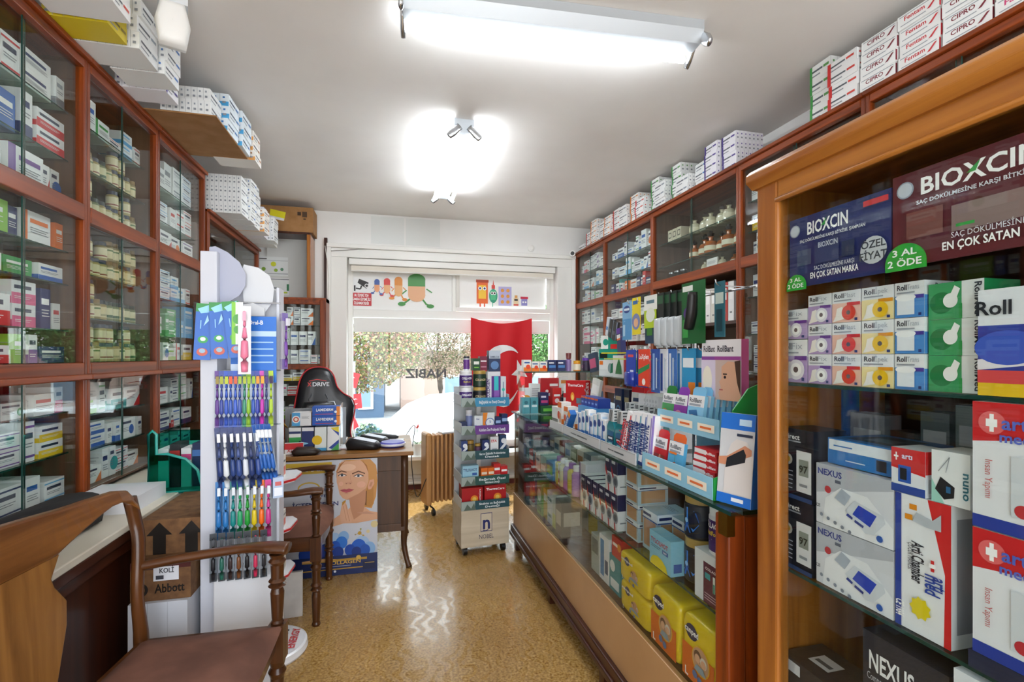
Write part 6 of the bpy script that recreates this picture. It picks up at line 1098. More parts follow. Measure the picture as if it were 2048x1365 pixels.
r3 = [('#2f7ac0', 'blue'), ('#2f7ac0', 'sky blue'), ('#1f8a8a', 'teal'), ('#2aa06a', 'sea green'), ('#2a9a3a', 'green'), ('#d8c020', 'yellow'), ('#e86a1a', 'orange'), ('#c83a8a', 'pink')]
for i, (a, nm) in enumerate(r3): hangp(bpack(a, '#dfe6ee', .19, .02, '#dfe6ee' if i > 1 else '#4f96d8', a, 1.3), '%s toothbrush pack, %s from the white post on the lowest row' % (nm, nth(i)), -.607+.0235*i, TY-.085-.003*(i % 2), ROWS[3], 'toothbrushes on the lowest row', R(20))
for i in range(7): hangp(bpack(['#222228', '#2a6a5a', '#3a2a2a', '#7a4a2a', '#1a1a1f', '#d0305a', '#2a2a30'][i], '#5a5f66', .15, .022, '#8d939c', '#3a3f46'), '%s handled brush pack hanging low behind the chair arm, %s from the white post' % (['black', 'green', 'brown-black', 'brown', 'jet black', 'crimson', 'charcoal'][i], nth(i)), -.61+.027*i, TY-.13, .775, 'brushes at the stand foot', R(15))
prod('floss_pack', 'pale blue floss pack at the end of the lowest toothbrush row', 'floss pack', .035, .03, .075, '#a9bcd8', [('r', .1, .1, .9, .5, '#e0e6f0'), ('r', .2, .6, .8, .8, '#c05a5a')], loc=(-.415, TY-.07, .875), rz=R(20))
for i in range(3): FP = hang('floss_pouch', 'blue and green kids floss pouch, %s from the stand edge' % nth(i), 'pouch', TY-.10-.012*i, -.645+.043*i, 1.585+.004*i, .052, .20, '#1560bc', [('r', 0, .85, 1, 1, '#1f8a3a'), ('p', [(.1, .9), (.9, 1), (.8, .85), (.3, .82)], '#8fd0f0'), ('c', .5, .36, .065, '#1f9a4a', 1.2), ('c', .5, .37, .035, '#d8ece0', 1.2), ('c', .5, .14, .07, '#c0503c', 1.2), ('c', .5, .16, .04, '#8fb0c8', 1.2), ('r', .3, .55, .36, .7, '#8ac4f0'), ('p', [(.5, .6), (.7, .8), (.8, .7)], '#9ad0f0')], rz=R(10), group='kids floss pouches'); FP.rotation_euler = (0, R(3-5*i), R(10))
hang('brush_pouch', 'white and green leaf printed pack beside the floss pouches', 'pouch', TY-.125, -.535, 1.59, .035, .15, '#eef2e8', [('r', 0, 0, .35, 1, '#7ac02a'), ('c', .6, .6, .12, '#4aa03a'), ('c', .6, .35, .1, '#4aa03a')], rz=R(10))
hangp(bpack('#e8789a', '#f0a8c0', .22, .04, '#e6e6ec', None, 1.8), 'pink toothbrush pack hanging in front of the blue cards', -.505, TY-.15, 1.575, None, R(12))
for i, x in enumerate((-.556, -.50)): hang('oral_card', '%s' % ['blue and white card low behind the pink toothbrush pack', 'large bright blue oral care card with white lettering beside the purple pack'][i], 'card', TY-.055-.01*i, x+.03, 1.46 if i == 0 else 1.545, .10, .13 if i == 0 else .245, '#1f6fd0', [('r', 0, .1, 1, .3, '#cfe0f4'), ('r', .1, .5, .6, .56, '#e8f0fa')] if i == 0 else [('t', 'Oral-B', .3, .88, .06, '#ffffff', 'c', 0, .5), ('r', 0, .70, 1, .78, '#bcd8f4'), ('r', .15, .5, .9, .52, '#9cc8ec'), ('r', .15, .4, .9, .42, '#9cc8ec'), ('r', .15, .3, .9, .32, '#9cc8ec'), ('r', 0, 0, 1, .68, '#2a8ad8') if 0 else ('r', .15, .6, .9, .62, '#9cc8ec')], rz=0)
for i in range(3): hangp(bpack('#7a4aa8', '#e0e0ea', .19, .03, '#e4e2ee', '#8a7ab8'), 'violet and white pack at the stand side, %s of three' % nth(i), -.405+.008*i, TY-.02-.02*i, 1.56, 'violet packs at the stand side', R(60))
# ================================================================== ROUND BASED SHELF STAND
e = empty('shelf_stand', 'white curved floor stand with three red edged trays and a round lettered base', 'display stand', (-.565, 2.50, 0))
WG = mat('#eceef2', .25, coat=.4)
m = MB(); m.lathe([(0, 0), (.165, 0), (.17, .01), (.165, .035), (.155, .04), (0, .042)], WG, 40)
m.gfx((.035, -.12, .0425), (0, .2, 0), (-.1, 0, 0), [('t', 'DUPLUS', .5, .6, .3, '#23262e', 'c', 0, .9), ('t', 'ENERGY', .5, .1, .3, '#c8242c', 'c', 0, .9)]) if 0 else m.gfx((.13, -.08, .043), (0, .19, 0), (-.11, 0, 0), [('t', 'DUPLUS', .5, .55, .32, '#23262e', 'c', 0, .9), ('t', 'ENERGY', .5, .08, .32, '#c8242c', 'c', 0, .9)], .0006)
m.build('round_base', e)
m = MB(); m.prism([(-.055, .04), (.03, .04), (.045, .2), (.065, .36), (.035, .38), (.03, .9), (-.0, .9), (-.055, .38)], -.02, .02, WG); m.build('column', e, bevel=.006)
RED = mat('#c8282c', .35)
for k, (z, wd) in enumerate(((.83, .105), (.60, .085), (.385, .075))):
    def rr_(s_): return [(-.10*s_, -.09*s_), (wd*s_*.8, -.11*s_), (wd*s_+.02, -.06*s_), (wd*s_+.03, .05*s_), (wd*s_, .1*s_), (-.10*s_, .1*s_)]
    m = MB(); m.prism(rr_(1.0), z-.012, z-.002, RED, 'xy'); m.prism(rr_(.985), z-.002, z+.004, WG, 'xy'); m.prism(rr_(.95), z-.018, z-.012, WG, 'xy'); m.build('shelf_tray', e)
for k, (z, n_) in enumerate(((.8345, 5), (.6045, 4), (.3895, 1))):
    for i in range(n_):
        x = -.012+.035*(i % 3 if k < 2 else 0)+(.065 if k == 2 else 0); y = -.045+.07*(i//3)
        prod('supplement_carton', 'small white and ochre carton, %s on the %s red edged tray' % (nth(i), ['top', 'middle', 'lowest'][k]), 'box', .033, .06 if k < 2 else .12, .10 if k == 0 else (.075 if k == 1 else .10), '#e3e2dc', [('r', .1, .7, .9, .85, '#4a4f58'), ('r', .1, .15, .9, .4, '#c8c4b8'), ('r', 0, 0, 1, .06, '#b8a878')], [('r', .1, .1, .9, .5, '#d8604a' if i == 2 else '#b9b4a4'), ('r', .1, .7, .9, .8, '#6a6f76')], loc=(-.565+x, 2.50+y, z), rz=0, group='small cartons on the red edged trays')
MB().prism([(-.03, 0), (.10, 0), (.06, .02), (-.03, .02)], -.02, .02, WG) 
# low white board leaning between chair and stand
prod('marble_board', 'grey-white veined board standing on the floor behind the round base', 'board', .30, .02, .24, noisy('#bdb8b2', '#d6d2cc', 6, .4, .02), loc=(-.62, 2.80, 0), rz=R(4))
# ================================================================== DESK
DY0, DY1, DX0, DX1, DZ = 3.29, 3.92, -.98, .10, .77
e = empty('desk', 'old brown wooden desk with shaped legs under the window', 'desk', (-.44, 3.6, 0))
def db(m, x0, x1, y0, y1, z0, z1, mm): return m.box(x0+.44, x1+.44, y0-3.6, y1-3.6, z0, z1, mm)
m = MB(); db(m, DX0-.03, DX1+.035, DY0-.03, DY1+.03, DZ-.028, DZ, DESKX); m.build('desktop', e, bevel=.006)
m = MB(); db(m, DX0+.03, DX1-.02, DY0+.01, DY0+.03, .24, DZ-.028, DESKZ); db(m, DX1-.03, DX1-.01, DY0+.02, DY1-.02, .24, DZ-.028, DESKZ); db(m, DX0+.01, DX0+.03, DY0+.02, DY1-.02, .24, DZ-.028, DESKZ); m.build('panel', e)
for a_, b_ in ((.64, DZ-.028), (.24, .29)): db(MB(), -.12, DX1-.02, DY0, DY0+.012, a_, b_, DESKZ).build('rail', e, bevel=.003)
for x, y in ((DX1, DY0), (DX1, DY1), (DX0, DY0), (DX0, DY1)):
    s_ = 1 if x == DX1 else -1; t_ = -1 if y == DY0 else 1; X, Y_ = x+.44, y-3.6
    m = MB(); m.sweep([(X-.022*s_, Y_-.022*t_, DZ-.03), (X-.022*s_, Y_-.022*t_, .30), (X-.026*s_, Y_-.026*t_, .15), (X-.008*s_, Y_-.008*t_, .05), (X+.008*s_, Y_+.008*t_, 0)], [(.033, .033), (.033, .033), (.026, .026), (.022, .022), (.026, .026)], DESKZ, 4, 4, up=(1, 1, 0)); m.build('leg', e)
# poster leaning on the desk front
px0, px1 = -.745, -.095; PWd = px1-px0; PH = .735; PY = DY0-.02
SK, SK2, HA, HA2 = '#d9a684', '#c28a68', '#c98f4a', '#a5682c'
ops = [('r', 0, 0, 1, 1, '#c9cdd6'), ('r', 0, .89, .57, .985, '#d6b23c'), ('t', 'EXTRAXIN', .34, .912, .036, '#ffffff', 'c', 0, .36),
  ('c', .36, .77, .05, '#d6b23c', 1.8), ('c', .36, .765, .044, '#c9cdd6', 1.8), ('t', 'COLLAGEN', .43, .735, .024, '#26336e', 'c', 0, .26), ('t', 'BESİYER', .46, .685, .022, '#26336e', 'c', 0, .18), ('t', 'İÇTEN GELEN', .42, .605, .036, '#26336e', 'c', 0, .42), ('t', 'GÜZELLİK', .42, .545, .034, '#26336e', 'c', 0, .3),
  ('p', [(.61, .90), (.64, .97), (.70, .995), (.92, .995), (.985, .93), (1, .80), (.985, .66), (.945, .56), (.86, .575), (.84, .70), (.64, .80)], HA), ('p', [(.90, .76), (.96, .76), (.965, .60), (.93, .57), (.875, .585)], '#b9803c'), ('p', [(.875, .70), (.90, .72), (.895, .585), (.865, .60)], '#7d4f24'),
  ('p', [(.56, .36), (.575, .48), (.63, .515), (.70, .54), (.74, .58), (.87, .58), (.93, .535), (1, .52), (1, .36)], SK), ('p', [(.73, .66), (.745, .56), (.775, .47), (.86, .52), (.885, .62), (.89, .72)], SK2), ('p', [(.80, .53), (.90, .535), (.98, .505), (.86, .515)], '#c8957a'),
  ('p', [(.66, .985), (.625, .94), (.614, .87), (.614, .81), (.63, .75), (.642, .70), (.67, .665), (.705, .648), (.76, .65), (.82, .675), (.885, .722), (.915, .80), (.912, .88), (.89, .95), (.84, .99)], SK),
  ('p', [(.705, .648), (.76, .65), (.82, .675), (.885, .722), (.89, .74), (.82, .695), (.75, .668)], SK2), ('c', .845, .775, .028, '#e3ae92', 1.3), ('c', .655, .79, .02, '#e3ae92', .9), ('c', .72, .93, .03, '#e6bd9e', 2.2),
  ('p', [(.905, .75), (.925, .81), (.965, .815), (.97, .775), (.94, .73), (.915, .725)], '#d9a084'), ('p', [(.92, .755), (.935, .79), (.955, .79), (.94, .75)], SK2),
  ('p', [(.83, .995), (.905, .93), (.925, .815), (.965, .83), (1, .86), (.985, .94), (.93, .995)], HA), ('p', [(.85, .99), (.90, .94), (.915, .87), (.89, .93)], HA2), ('p', [(.70, .995), (.645, .96), (.615, .90), (.612, .84), (.622, .90), (.66, .955)], HA2), ('p', [(.66, .995), (.73, .985), (.80, .995)], HA),
  ('p', [(.622, .893), (.66, .908), (.708, .893), (.706, .885), (.66, .898), (.624, .884)], '#6f4426'), ('p', [(.758, .878), (.82, .898), (.882, .874), (.88, .865), (.82, .887), (.76, .868)], '#6f4426'),
  ('p', [(.632, .862), (.663, .877), (.702, .862), (.665, .852)], '#f3efec'), ('c', .664, .8645, .0105, '#4a5260'), ('c', .664, .8645, .005, '#15151a'), ('l', [(.627, .861), (.663, .879), (.706, .862)], .006, '#2a2220'),
  ('p', [(.778, .850), (.818, .866), (.862, .848), (.82, .838)], '#f3efec'), ('c', .818, .852, .0115, '#4a5260'), ('c', .818, .852, .005, '#15151a'), ('l', [(.773, .850), (.818, .869), (.868, .849)], .006, '#2a2220'),
  ('l', [(.745, .862), (.742, .83), (.752, .808)], .004, '#cc9678'), ('p', [(.69, .80), (.705, .786), (.735, .782), (.762, .792), (.755, .808), (.72, .802)], '#cf9a7c'), ('c', .705, .79, .0035, '#7a4430', 1.6), ('c', .742, .788, .0035, '#7a4430', 1.6),
  ('p', [(.648, .737), (.685, .746), (.705, .741), (.73, .747), (.776, .733), (.74, .716), (.705, .711), (.67, .72)], '#b9545c'), ('l', [(.648, .736), (.70, .733), (.776, .733)], .003, '#7a2c34'), ('l', [(.69, .705), (.72, .702)], .004, SK2),
  ('p', [(.665, .62), (.69, .645), (.71, .60), (.73, .53), (.755, .46), (.75, .40), (.70, .38), (.66, .44), (.645, .52)], '#dcab8c'), ('l', [(.70, .61), (.715, .54), (.735, .46)], .0045, SK2), ('l', [(.675, .60), (.69, .54), (.705, .47)], .004, SK2), ('p', [(.668, .60), (.665, .63), (.70, .65), (.70, .635)], '#c08a2a'),
  ('p', [(.3, .42), (.56, .42), (.68, .445), (.8, .44), (1, .46), (1, .2), (.3, .2)], '#ccd0da'),
  ('c', .83, .35, .016, '#b8902f'), ('c', .865, .325, .009, '#c8a03a'), ('c', .84, .385, .008, '#8f9a5a'), ('c', .79, .34, .007, '#9a9a8a'), ('l', [(.79, .34), (.83, .35), (.865, .325)], .004, '#b8902f'), ('l', [(.83, .35), (.84, .385)], .004, '#b8902f'), ('c', .97, .42, .03, '#dccb96'), ('c', .91, .36, .015, '#dccb96')]
for cx_, cy_, r_, c_ in ((.60, .32, .05, '#a6c4e4'), (.68, .33, .05, '#8ab4e0'), (.85, .25, .075, '#a6c4e4'), (.92, .21, .06, '#8ab4e0'), (.66, .28, .055, '#2f78d4'), (.60, .25, .05, '#1c56bc'), (.82, .23, .07, '#2664c8'), (.74, .21, .05, '#1a4cae'), (.88, .20, .05, '#1f58b8'), (.50, .2, .08, '#163f9c'), (.35, .2, .08, '#163f9c'), (.63, .20, .05, '#12388c'), (.80, .19, .045, '#0f3280')): ops.append(('c', cx_, cy_, r_, c_, .9))
ops += [('r', 0, 0, 1, .17, '#16295e'), ('r', .3, .12, .9, .14, '#b8903a'), ('r', .3, .05, .95, .06, '#b8903a'), ('t', 'COLLAGEN', .68, .095, .03, '#d8b050', 'c', 0, .32), ('r', .45, .075, .75, .082, '#8a94b8'), ('c', .82, .14, .02, '#d8b050'), ('c', .6, .035, .01, '#dfe4f0'), ('r', .86, .03, .98, .10, '#0f1c44'), ('r', .88, .085, .97, .09, '#d8b050'), ('p', [(.3, .145), (.5, .155), (.62, .14), (.5, .13), (.3, .13)], '#d8a86a')]
m = MB(); m.box(px0, px1, PY, PY+.006, .002, PH, mat('#dfe2e8', .3)); m.gfx((px0, PY, .002), (PWd, 0, 0), (0, 0, PH-.002), ops, .00012)
m.build('advertising_poster', label='tall poster of a blonde woman over blue flowers leaning on the desk front', cat='poster')
# desk things
DT = DZ+.001
e = empty('laptop', 'open silver laptop with its lid back toward the viewer on the desk', 'laptop', (-.52, 3.62, DT), 0)
m = MB(); m.box(-.19, .19, .0, .25, 0, .016, mat('#8e9296', .3, .7)); m.build('laptop_base', e, bevel=.004)
m = MB(); m.box(-.2, .2, -.004, .004, .012, .265, mat('#8e9296', .35, .5)); m.build('laptop_lid', e, bevel=.003)
e = empty('box_display', 'clear acrylic display holding two tiers of ointment and tablet boxes on the desk', 'display stand', (-.49, 3.44, DT))
m = MB(); m.box(-.17, .16, -.07, .07, 0, .004, CLEAR); m.box(.157, .16, -.07, .07, 0, .31, CLEAR); m.box(-.17, -.167, -.07, .07, 0, .28, CLEAR); m.box(-.17, .16, -.07, .07, .168, .171, CLEAR); m.box(-.17, .16, -.075, -.072, 0, .04, CLEAR); m.build('acrylic_case', e)
def dbx(label, x, z, w_, h_, base, ops, d_=.09, y=3.44): prod('ointment_box' if 'ointment' in label else 'tablet_box', label, 'box', w_, d_, h_, base, ops, [('r', 0, 0, 1, 1, '#e8872a')] if 'LAM' in str(ops) else (), (), (x, y, z))
lam = [('r', .0, 0, .88, 1, '#1f58b8'), ('r', .88, 0, 1, 1, '#ee8a1f'), ('t', 'LAMIDERM', .45, .5, .3, '#ffffff', 'c', 0, .62), ('r', .1, .15, .75, .22, '#c0404a'), ('c', .85, .4, .14, '#e0e6f0')]
dbx('blue ointment box with orange end, upper of two on the desk display', -.425, DT+.172+.062, .17, .06, '#1f58b8', lam); dbx('blue ointment box with orange end, lower of two on the desk display', -.425, DT+.172, .17, .06, '#1f58b8', lam)
dbx('white and sky blue ointment box with red ring beside the two blue ones', -.575, DT+.172, .115, .085, '#e6e8ea', [('r', 0, 0, .42, 1, '#4aa0d8'), ('c', .21, .5, .28, '#f0f0f0'), ('c', .21, .5, .2, '#c84a3a'), ('c', .21, .5, .12, '#f0e8d8')]+lines(.5, .9, .7, 3))
tb = [('green and white', '#e9ebe8', [('r', 0, 0, 1, .6, '#2f9a4a'), ('r', 0, .75, 1, .85, '#2a3a6a')]), ('navy', '#26356e', [('t', 'IV', .5, .3, .35, '#8fd0e8', 'c', 90, .3), ('r', 0, .85, 1, 1, '#e8e8e8')]), ('white with yellow flower', '#e6ecea', [('c', .2, .45, .2, '#e8c01c'), ('r', 0, 0, 1, .12, '#3f9ad0')]), ('white with blue and green wings', '#e9ebec', [('p', [(.3, .95), (1, 1), (1, .6)], '#e0cc20'), ('p', [(.4, .9), (1, .75), (1, .6), (.8, .7)], '#1f3f9a'), ('p', [(.1, .1), (1, .45), (1, .3), (.4, .05)], '#1f3f9a'), ('p', [(.3, 0), (1, .3), (1, 0)], '#3fa04a')])]
for i, (d, b_, o_) in enumerate(tb): dbx('%s tablet box, lower tier of the desk display' % d, -.615+.078*i, DT+.005, .072, .155, b_, o_)
dbx('low red and white tablet box in front of the green one', -.61, DT+.001, .11, .07, '#e9e4e4', [('r', 0, .45, 1, 1, '#d6343a'), ('t', 'XL-XL', .5, .2, .3, '#d6343a')], .03, 3.345)
# brass figurine of justice
e = empty('figurine', 'small brass figurine holding scales beside the desk display', 'figurine', (-.73, 3.50, DT))
BR = mat('#8f6a2a', .35, 1)
m = MB(); m.lathe([(0, 0), (.04, 0), (.04, .02), (.03, .03), (0, .03)], BR, 16); m.sweep([(0, 0, .03), (.004, 0, .09), (0, 0, .14), (.0, 0, .19), (0, 0, .205)], [(.028, .024), (.02, .018), (.013, .012), (.021, .014), (.007, .007)], BR, 10, 3); m.lathe([(0, .2), (.012, .205), (.015, .222), (.010, .238), (0, .242)], BR, 12)
m.sweep([(-.018, 0, .19), (-.045, -.01, .2), (-.06, -.01, .235)], .006, BR, 8, 3); m.sweep([(.018, 0, .19), (.04, -.01, .16), (.055, -.02, .15)], .006, BR, 8, 3); m.build('body', e)
m = MB(); m.cyl((.055, -.02, .0), (.075, -.02, .24), .003, BR, 6); m.build('sword', e)
m = MB(); m.cyl((-.10, -.01, .235), (-.02, -.01, .235), .002, BR, 6); m.cyl((-.10, -.01, .235), (-.10, -.01, .17), .001, BR, 4); m.lathe([(0, .165), (.016, .172)], BR, 12, cx=-.10, cy=-.01); m.build('scales', e)
# wallets, dish, papers
m = MB(); m.puff([(-.08, 0), (.06, 0), (.085, .02), (.03, .045), (-.06, .05), (-.09, .025)], .05, mat('#25170f', .45)); m.build('brown_case', None, (-.53, 3.31, DT), R(5), label='brown leather case with black band at the desk front edge', cat='case')
def bag(label, loc, rz, L_, w_, h_, strip=True):
    e = empty('zip_pouch', label, 'pouch', loc, rz, 'dark pouches on the desk'); m = MB()
    pts = [(-L_/2, 0), (L_/2, 0), (L_/2+.01, h_*.3), (L_/2-.01, h_*.6), (-L_/4, h_), (-L_/2+.01, h_*.95), (-L_/2-.012, h_*.5)]
    m.puff(pts, w_/2, mat('#121318', .4)); m.build('pouch_body', e)
    if strip: m = MB(); m.prism([(-L_/4, h_*1.0), (L_/2-.02, h_*.64), (L_/2-.02, h_*.68), (-L_/4, h_*1.05)], -w_/2*.8, w_/2*.5, mat('#c5ccda', .4)); m.build('pale_flap', e)
bag('black pouch with pale flap, the one closest to the desk front', (-.19, 3.43, DT), R(-12), .21, .13, .075)
bag('black pouch with pale flap lying behind the other two pouch ends', (-.13, 3.62, DT), R(-15), .20, .12, .065)
bag('long flat black pouch next to the window side of the desk', (-.07, 3.80, DT), R(-12), .22, .07, .045, False)
e = empty('round_dish', 'low blue and white round dish on the desk near its end', 'dish', (.0, 3.47, DT))
m = MB(); m.lathe([(0, 0), (.075, 0), (.088, .012), (.09, .024), (.086, .026)], mat('#e4e6ee', .3), 32, mats=[mat('#3a3f9c', .35), mat('#3a3f9c', .35), mat('#e4e6ee', .3), mat('#e4e6ee', .3)]); m.build('dish_body', e)
m = MB(); m.lathe([(.086, .026), (.075, .034), (0, .036)], mat('#4a48a8', .4), 32); m.build('cover', e)
for i, (x, y, r_, w_, d_) in enumerate(((-.27, 3.55, 12, .14, .18), (-.30, 3.5, -20, .12, .16), (.03, 3.64, 4, .11, .17), (.0, 3.72, 80, .1, .16))):
    prod('paper_sheet', '%s on the desk' % ['loose white paper under the red striped sheet', 'loose sheet with red and green edges beside the display', 'white paper behind the round dish', 'white envelope at the window side'][i], 'paper', w_, d_, .002, '#e9ebee', top=[('r', 0, 0, 1, .08, '#c8404a'), ('r', 0, .1, 1, .16, '#2a8a5a')] if i == 1 else lines(.1, .8, .8, 3), loc=(x, y, DT+.0022*(i % 2)), rz=R(r_))
# ================================================================== GAMING CHAIR
e = empty('gaming_chair', 'black racing style office chair with red piping behind the desk', 'office chair', (-.565, 4.32, 0), R(6))
LE = mat('#14161c', .35, coat=.2)
hp = [(-.27, .46), (-.285, .66), (-.28, .82), (-.265, .96), (-.24, 1.10), (-.215, 1.2), (-.17, 1.27), (-.10, 1.305), (-.02, 1.31), (.05, 1.29), (.10, 1.23), (.13, 1.14), (.19, 1.08), (.27, 1.035), (.30, .97), (.29, .88), (.26, .78), (.265, .70), (.32, .58), (.38, .47)]
hp = [(x*.86, z) for x, z in hp]
m = MB(); m.puff(hp, .05, LE, T=Matrix.Rotation(R(-6), 4, 'X'), flat=.965); m.build('backrest', e)
m = MB(); T6 = Matrix.Rotation(R(-6), 4, 'X'); m.sweep([tuple(T6 @ Vector((x*.995, -.024, .88+(z-.88)*.995))) for x, z in hp+hp[:1]], .006, mat('#c01822', .35), 6, 3); m.build('piping', e)
m = MB(); m.puff([(-.16, .86), (.10, .86), (.12, .95), (.09, 1.03), (-.14, 1.03), (-.17, .95)], .05, mat('#101218', .35, coat=.3), T=Matrix.Translation((0, -.15, 0))); m.build('neck_pillow', e)
m = MB(); m.gfx((-.12, -.185, 1.13), (.2, 0, 0), (0, 0, .09), [('t', 'X', .12, .3, .35, '#d82a2a', 'c', 0, .16), ('t', 'DRIVE', .55, .3, .35, '#e8e8ec', 'c', 0, .62), ('l', [(.1, .75), (.4, .9), (.75, .75)], .05, '#d82a2a')]); m.gfx((-.08, -.205, .92), (.15, 0, 0), (0, 0, .06), [('t', 'X', .12, .3, .35, '#d82a2a', 'c', 0, .16), ('t', 'DRIVE', .55, .3, .35, '#e8e8ec', 'c', 0, .62)]); m.build('logo', e)
m = MB()
for s_ in (-1, 1): m.sweep([(s_*.05-.03, -.135, 1.09), (s_*.07-.03, -.14, 1.05), (s_*.06-.03, -.16, 1.02)], .006, mat('#44464c', .3), 6, 3)
m.build('strap', e)
m = MB(); m.puff([(-.26, .40), (.26, .40), (.28, .46), (.26, .52), (-.26, .52), (-.28, .46)], .26, LE, T=Matrix.Translation((0, -.22, 0))); m.build('seat', e)
m = MB(); m.cyl((0, -.1, .1), (0, -.1, .42), .03, BLACK)
for i in range(5): m.cyl((0, -.1, .1), (.28*cos(i*2*pi/5), -.1+.28*sin(i*2*pi/5), .07), .022, BLACK)
m.build('star_base', e)
for i in range(5): m = MB(); x, y = .28*cos(i*2*pi/5), -.1+.28*sin(i*2*pi/5); m.cyl((x-.012, y, .03), (x+.012, y, .03), .03, BLACK, 14); m.build('caster', e)
# ================================================================== NOBEL STAND
NX0, NX1, NY0 = .445, .80, 3.36
nrz = R(5); e = empty('supplement_stand', 'tall wheeled supplement stand with pale wooden base box and printed tray fronts', 'display stand', ((NX0+NX1)/2, NY0+.15, 0), nrz)
PALE = wood('#b9ac94', '#d2c7b2', 0, .45, .8, 0)
m = MB(); m.box(-.175, .175, -.15, .14, .06, .33, PALE); m.gfx((-.175, -.15, .06), (.35, 0, 0), (0, 0, .27), [('r', .40, .38, .64, .86, '#29306e'), ('r', .41, .395, .63, .845, '#cfc4ae'), ('t', 'n', .52, .45, .34, '#29306e', 'c', 0, .15), ('l', [(.44, .42), (.5, .4), (.56, .42)], .02, '#29306e'), ('t', 'NOBEL', .52, .2, .11, '#2e3350', 'c', 0, .3, False)]); m.build('base_box', e, bevel=.004)
for x in (-.14, .14):
    for y in (-.11, .10): m = MB(); m.cyl((x-.014, y, .03), (x+.014, y, .03), .03, BLACK, 16); m.box(x-.01, x+.01, y-.01, y+.01, .03, .06, BLACK); m.build('caster', e)
m = MB(); m.box(-.165, .165, .125, .14, .33, 1.17, mat('#cfd6da', .4)); m.build('back_panel', e)
m = MB(); m.box(-.01, .02, .05, .09, .33, 1.1, WHITE); m.build('column', e)
NT = [(.335, 'Sindirim ve Bağışıklık', 'Desteği', '#24505a'), (.505, 'Bağırsak Özel', 'Multivitamin Desteği', '#20504a'), (.685, 'Gaz ve Şişkinlik Problemlerine', 'Destek', '#1f4a52'), (.86, 'Kadınlara Özel Probiyotik Desteği', '', '#6a3a8c'), (1.055, 'Bağışıklık ve Enerji Desteği', '', '#3a8ab4')]
for z, t1, t2, c in NT:
    m = MB(); m.box(-.172, .172, -.15, .13, z, z+.005, WHITE); m.box(-.175, .175, -.156, -.15, z-.012, z+.05, mat(c, .4)); m.box(-.175, -.172, -.15, .1, z, z+.07, mat('#cfd6da', .4)); m.box(.172, .175, -.15, .1, z, z+.07, mat('#cfd6da', .4))
    o_ = [('r', 0, 0, .28, 1, '#9aa8a4'), ('p', [(.05, 0), (.12, .7), (.2, .2), (.26, .8), (.3, 0)], '#5a6a60'), ('t', t1, .64, .5 if t2 else .35, .24 if t2 else .32, '#e6eef2', 'c', 0, .55)]
    if t2: o_.append(('t', t2, .64, .15, .22, '#e6eef2', 'c', 0, .3))
    m.gfx((-.175, -.156, z-.012), (.35, 0, 0), (0, 0, .062), o_); m.build('tray', e)
def nb(name, label, lx, ly, z, w_, h_, base, ops, d_=.06, side=()):
    v = Matrix.Rotation(nrz, 4, 'Z') @ Vector((lx, ly, 0)); return prod(name, label, 'box', w_, d_, h_, base, ops, side, (), ((NX0+NX1)/2+v.x, NY0+.15+v.y, z), nrz)
def nj(name, label, lx, ly, z, *a, **k):
    v = Matrix.Rotation(nrz, 4, 'Z') @ Vector((lx, ly, 0)); o = jar(name, label, *a[:5], ((NX0+NX1)/2+v.x, NY0+.15+v.y, z), *a[5:], **k); o.rotation_euler = (0, 0, nrz+pi/2); return o
th2 = [('t', 'ThermaCare', .5, .75, .12, '#ffffff', 'c', 0, .85), ('c', .6, .35, .22, '#f0902a', 1), ('c', .6, .35, .12, '#f8d060', 1)]
nb('heat_patch_box', 'red heat patch box on the bottom tray, the one toward the desk', -.085, -.08, .341, .15, .125, '#b81c22', th2[1:]+[('t', 'ThermaCare', .9, .5, .09, '#ffffff', 'c', 90, .8)]); nb('heat_patch_box', 'red heat patch box on the bottom tray, the one toward the counter', .085, -.08, .341, .16, .13, '#b81c22', th2)
nb('heat_patch_box', 'red heat patch box behind, bottom tray of the wheeled stand', .0, .0, .341, .3, .155, '#a0181e', [('r', .5, .85, .95, .95, '#e8e0e0')])
nb('cold_remedy_box', 'small light blue cold remedy box on the second lowest tray', -.10, -.09, .511, .115, .115, '#9ccce0', [('t', 'TYLOLHOT', .47, .66, .16, '#2a3a7a', 'c', 0, .86), ('r', .6, .4, .9, .55, '#3c62a8'), ('p', [(.1, 0), (.3, .3), (.6, .3), (.85, 0)], '#d8d03a')])
for i in range(2): nb('orange_box', 'orange box, %s on the second lowest tray' % nth(i), -.0+.052*i, -.09, .511, .048, .09, '#e8701c', [('r', .1, .5, .9, .7, '#f8e0c8'), ('c', .5, .25, .15, '#f8a85a')])
for i in range(2): nb('red_white_box', 'red and white box, %s on the second lowest tray' % nth(i), .095+.053*i-.0, -.09, .511, .05, .095+.02*(1-i), '#d02a2c', [('r', 0, 0, 1, .35, '#e9e6e4'), ('r', .1, .6, .9, .75, '#ffffff')])
for i, (lx, c, w_, h_, d) in enumerate(((-.145, '#1d3a7a', .045, .11, 'navy and white'), (.01, '#1f2f6a', .05, .11, 'dark blue'), (.075, '#e6e9ea', .06, .13, 'white with red letters'), (.14, '#1f3f6a', .05, .14, 'slate navy'))):
    nb('supplement_box', '%s box on the middle tray of the wheeled stand' % d, lx, -.09, .691, w_, h_, c, [('t', 'EFA', .45, .7, .14, '#c8242c', 'c', 0, .7), ('r', .2, .3, .8, .34, '#8a90a0')] if i == 2 else [('p', [(0, .3), (1, .7), (1, .5), (0, .1)], '#e6eaf0'), ('c', .6, .7, .14, '#e6eaf0')])
nj('supplement_bottle', 'brown glass bottle with gold lid, the larger one on the middle tray', -.095, -.09, .691, .026, .11, '#4a3a1c', '#a8843a', '#6a5a2a', lidh=.2)
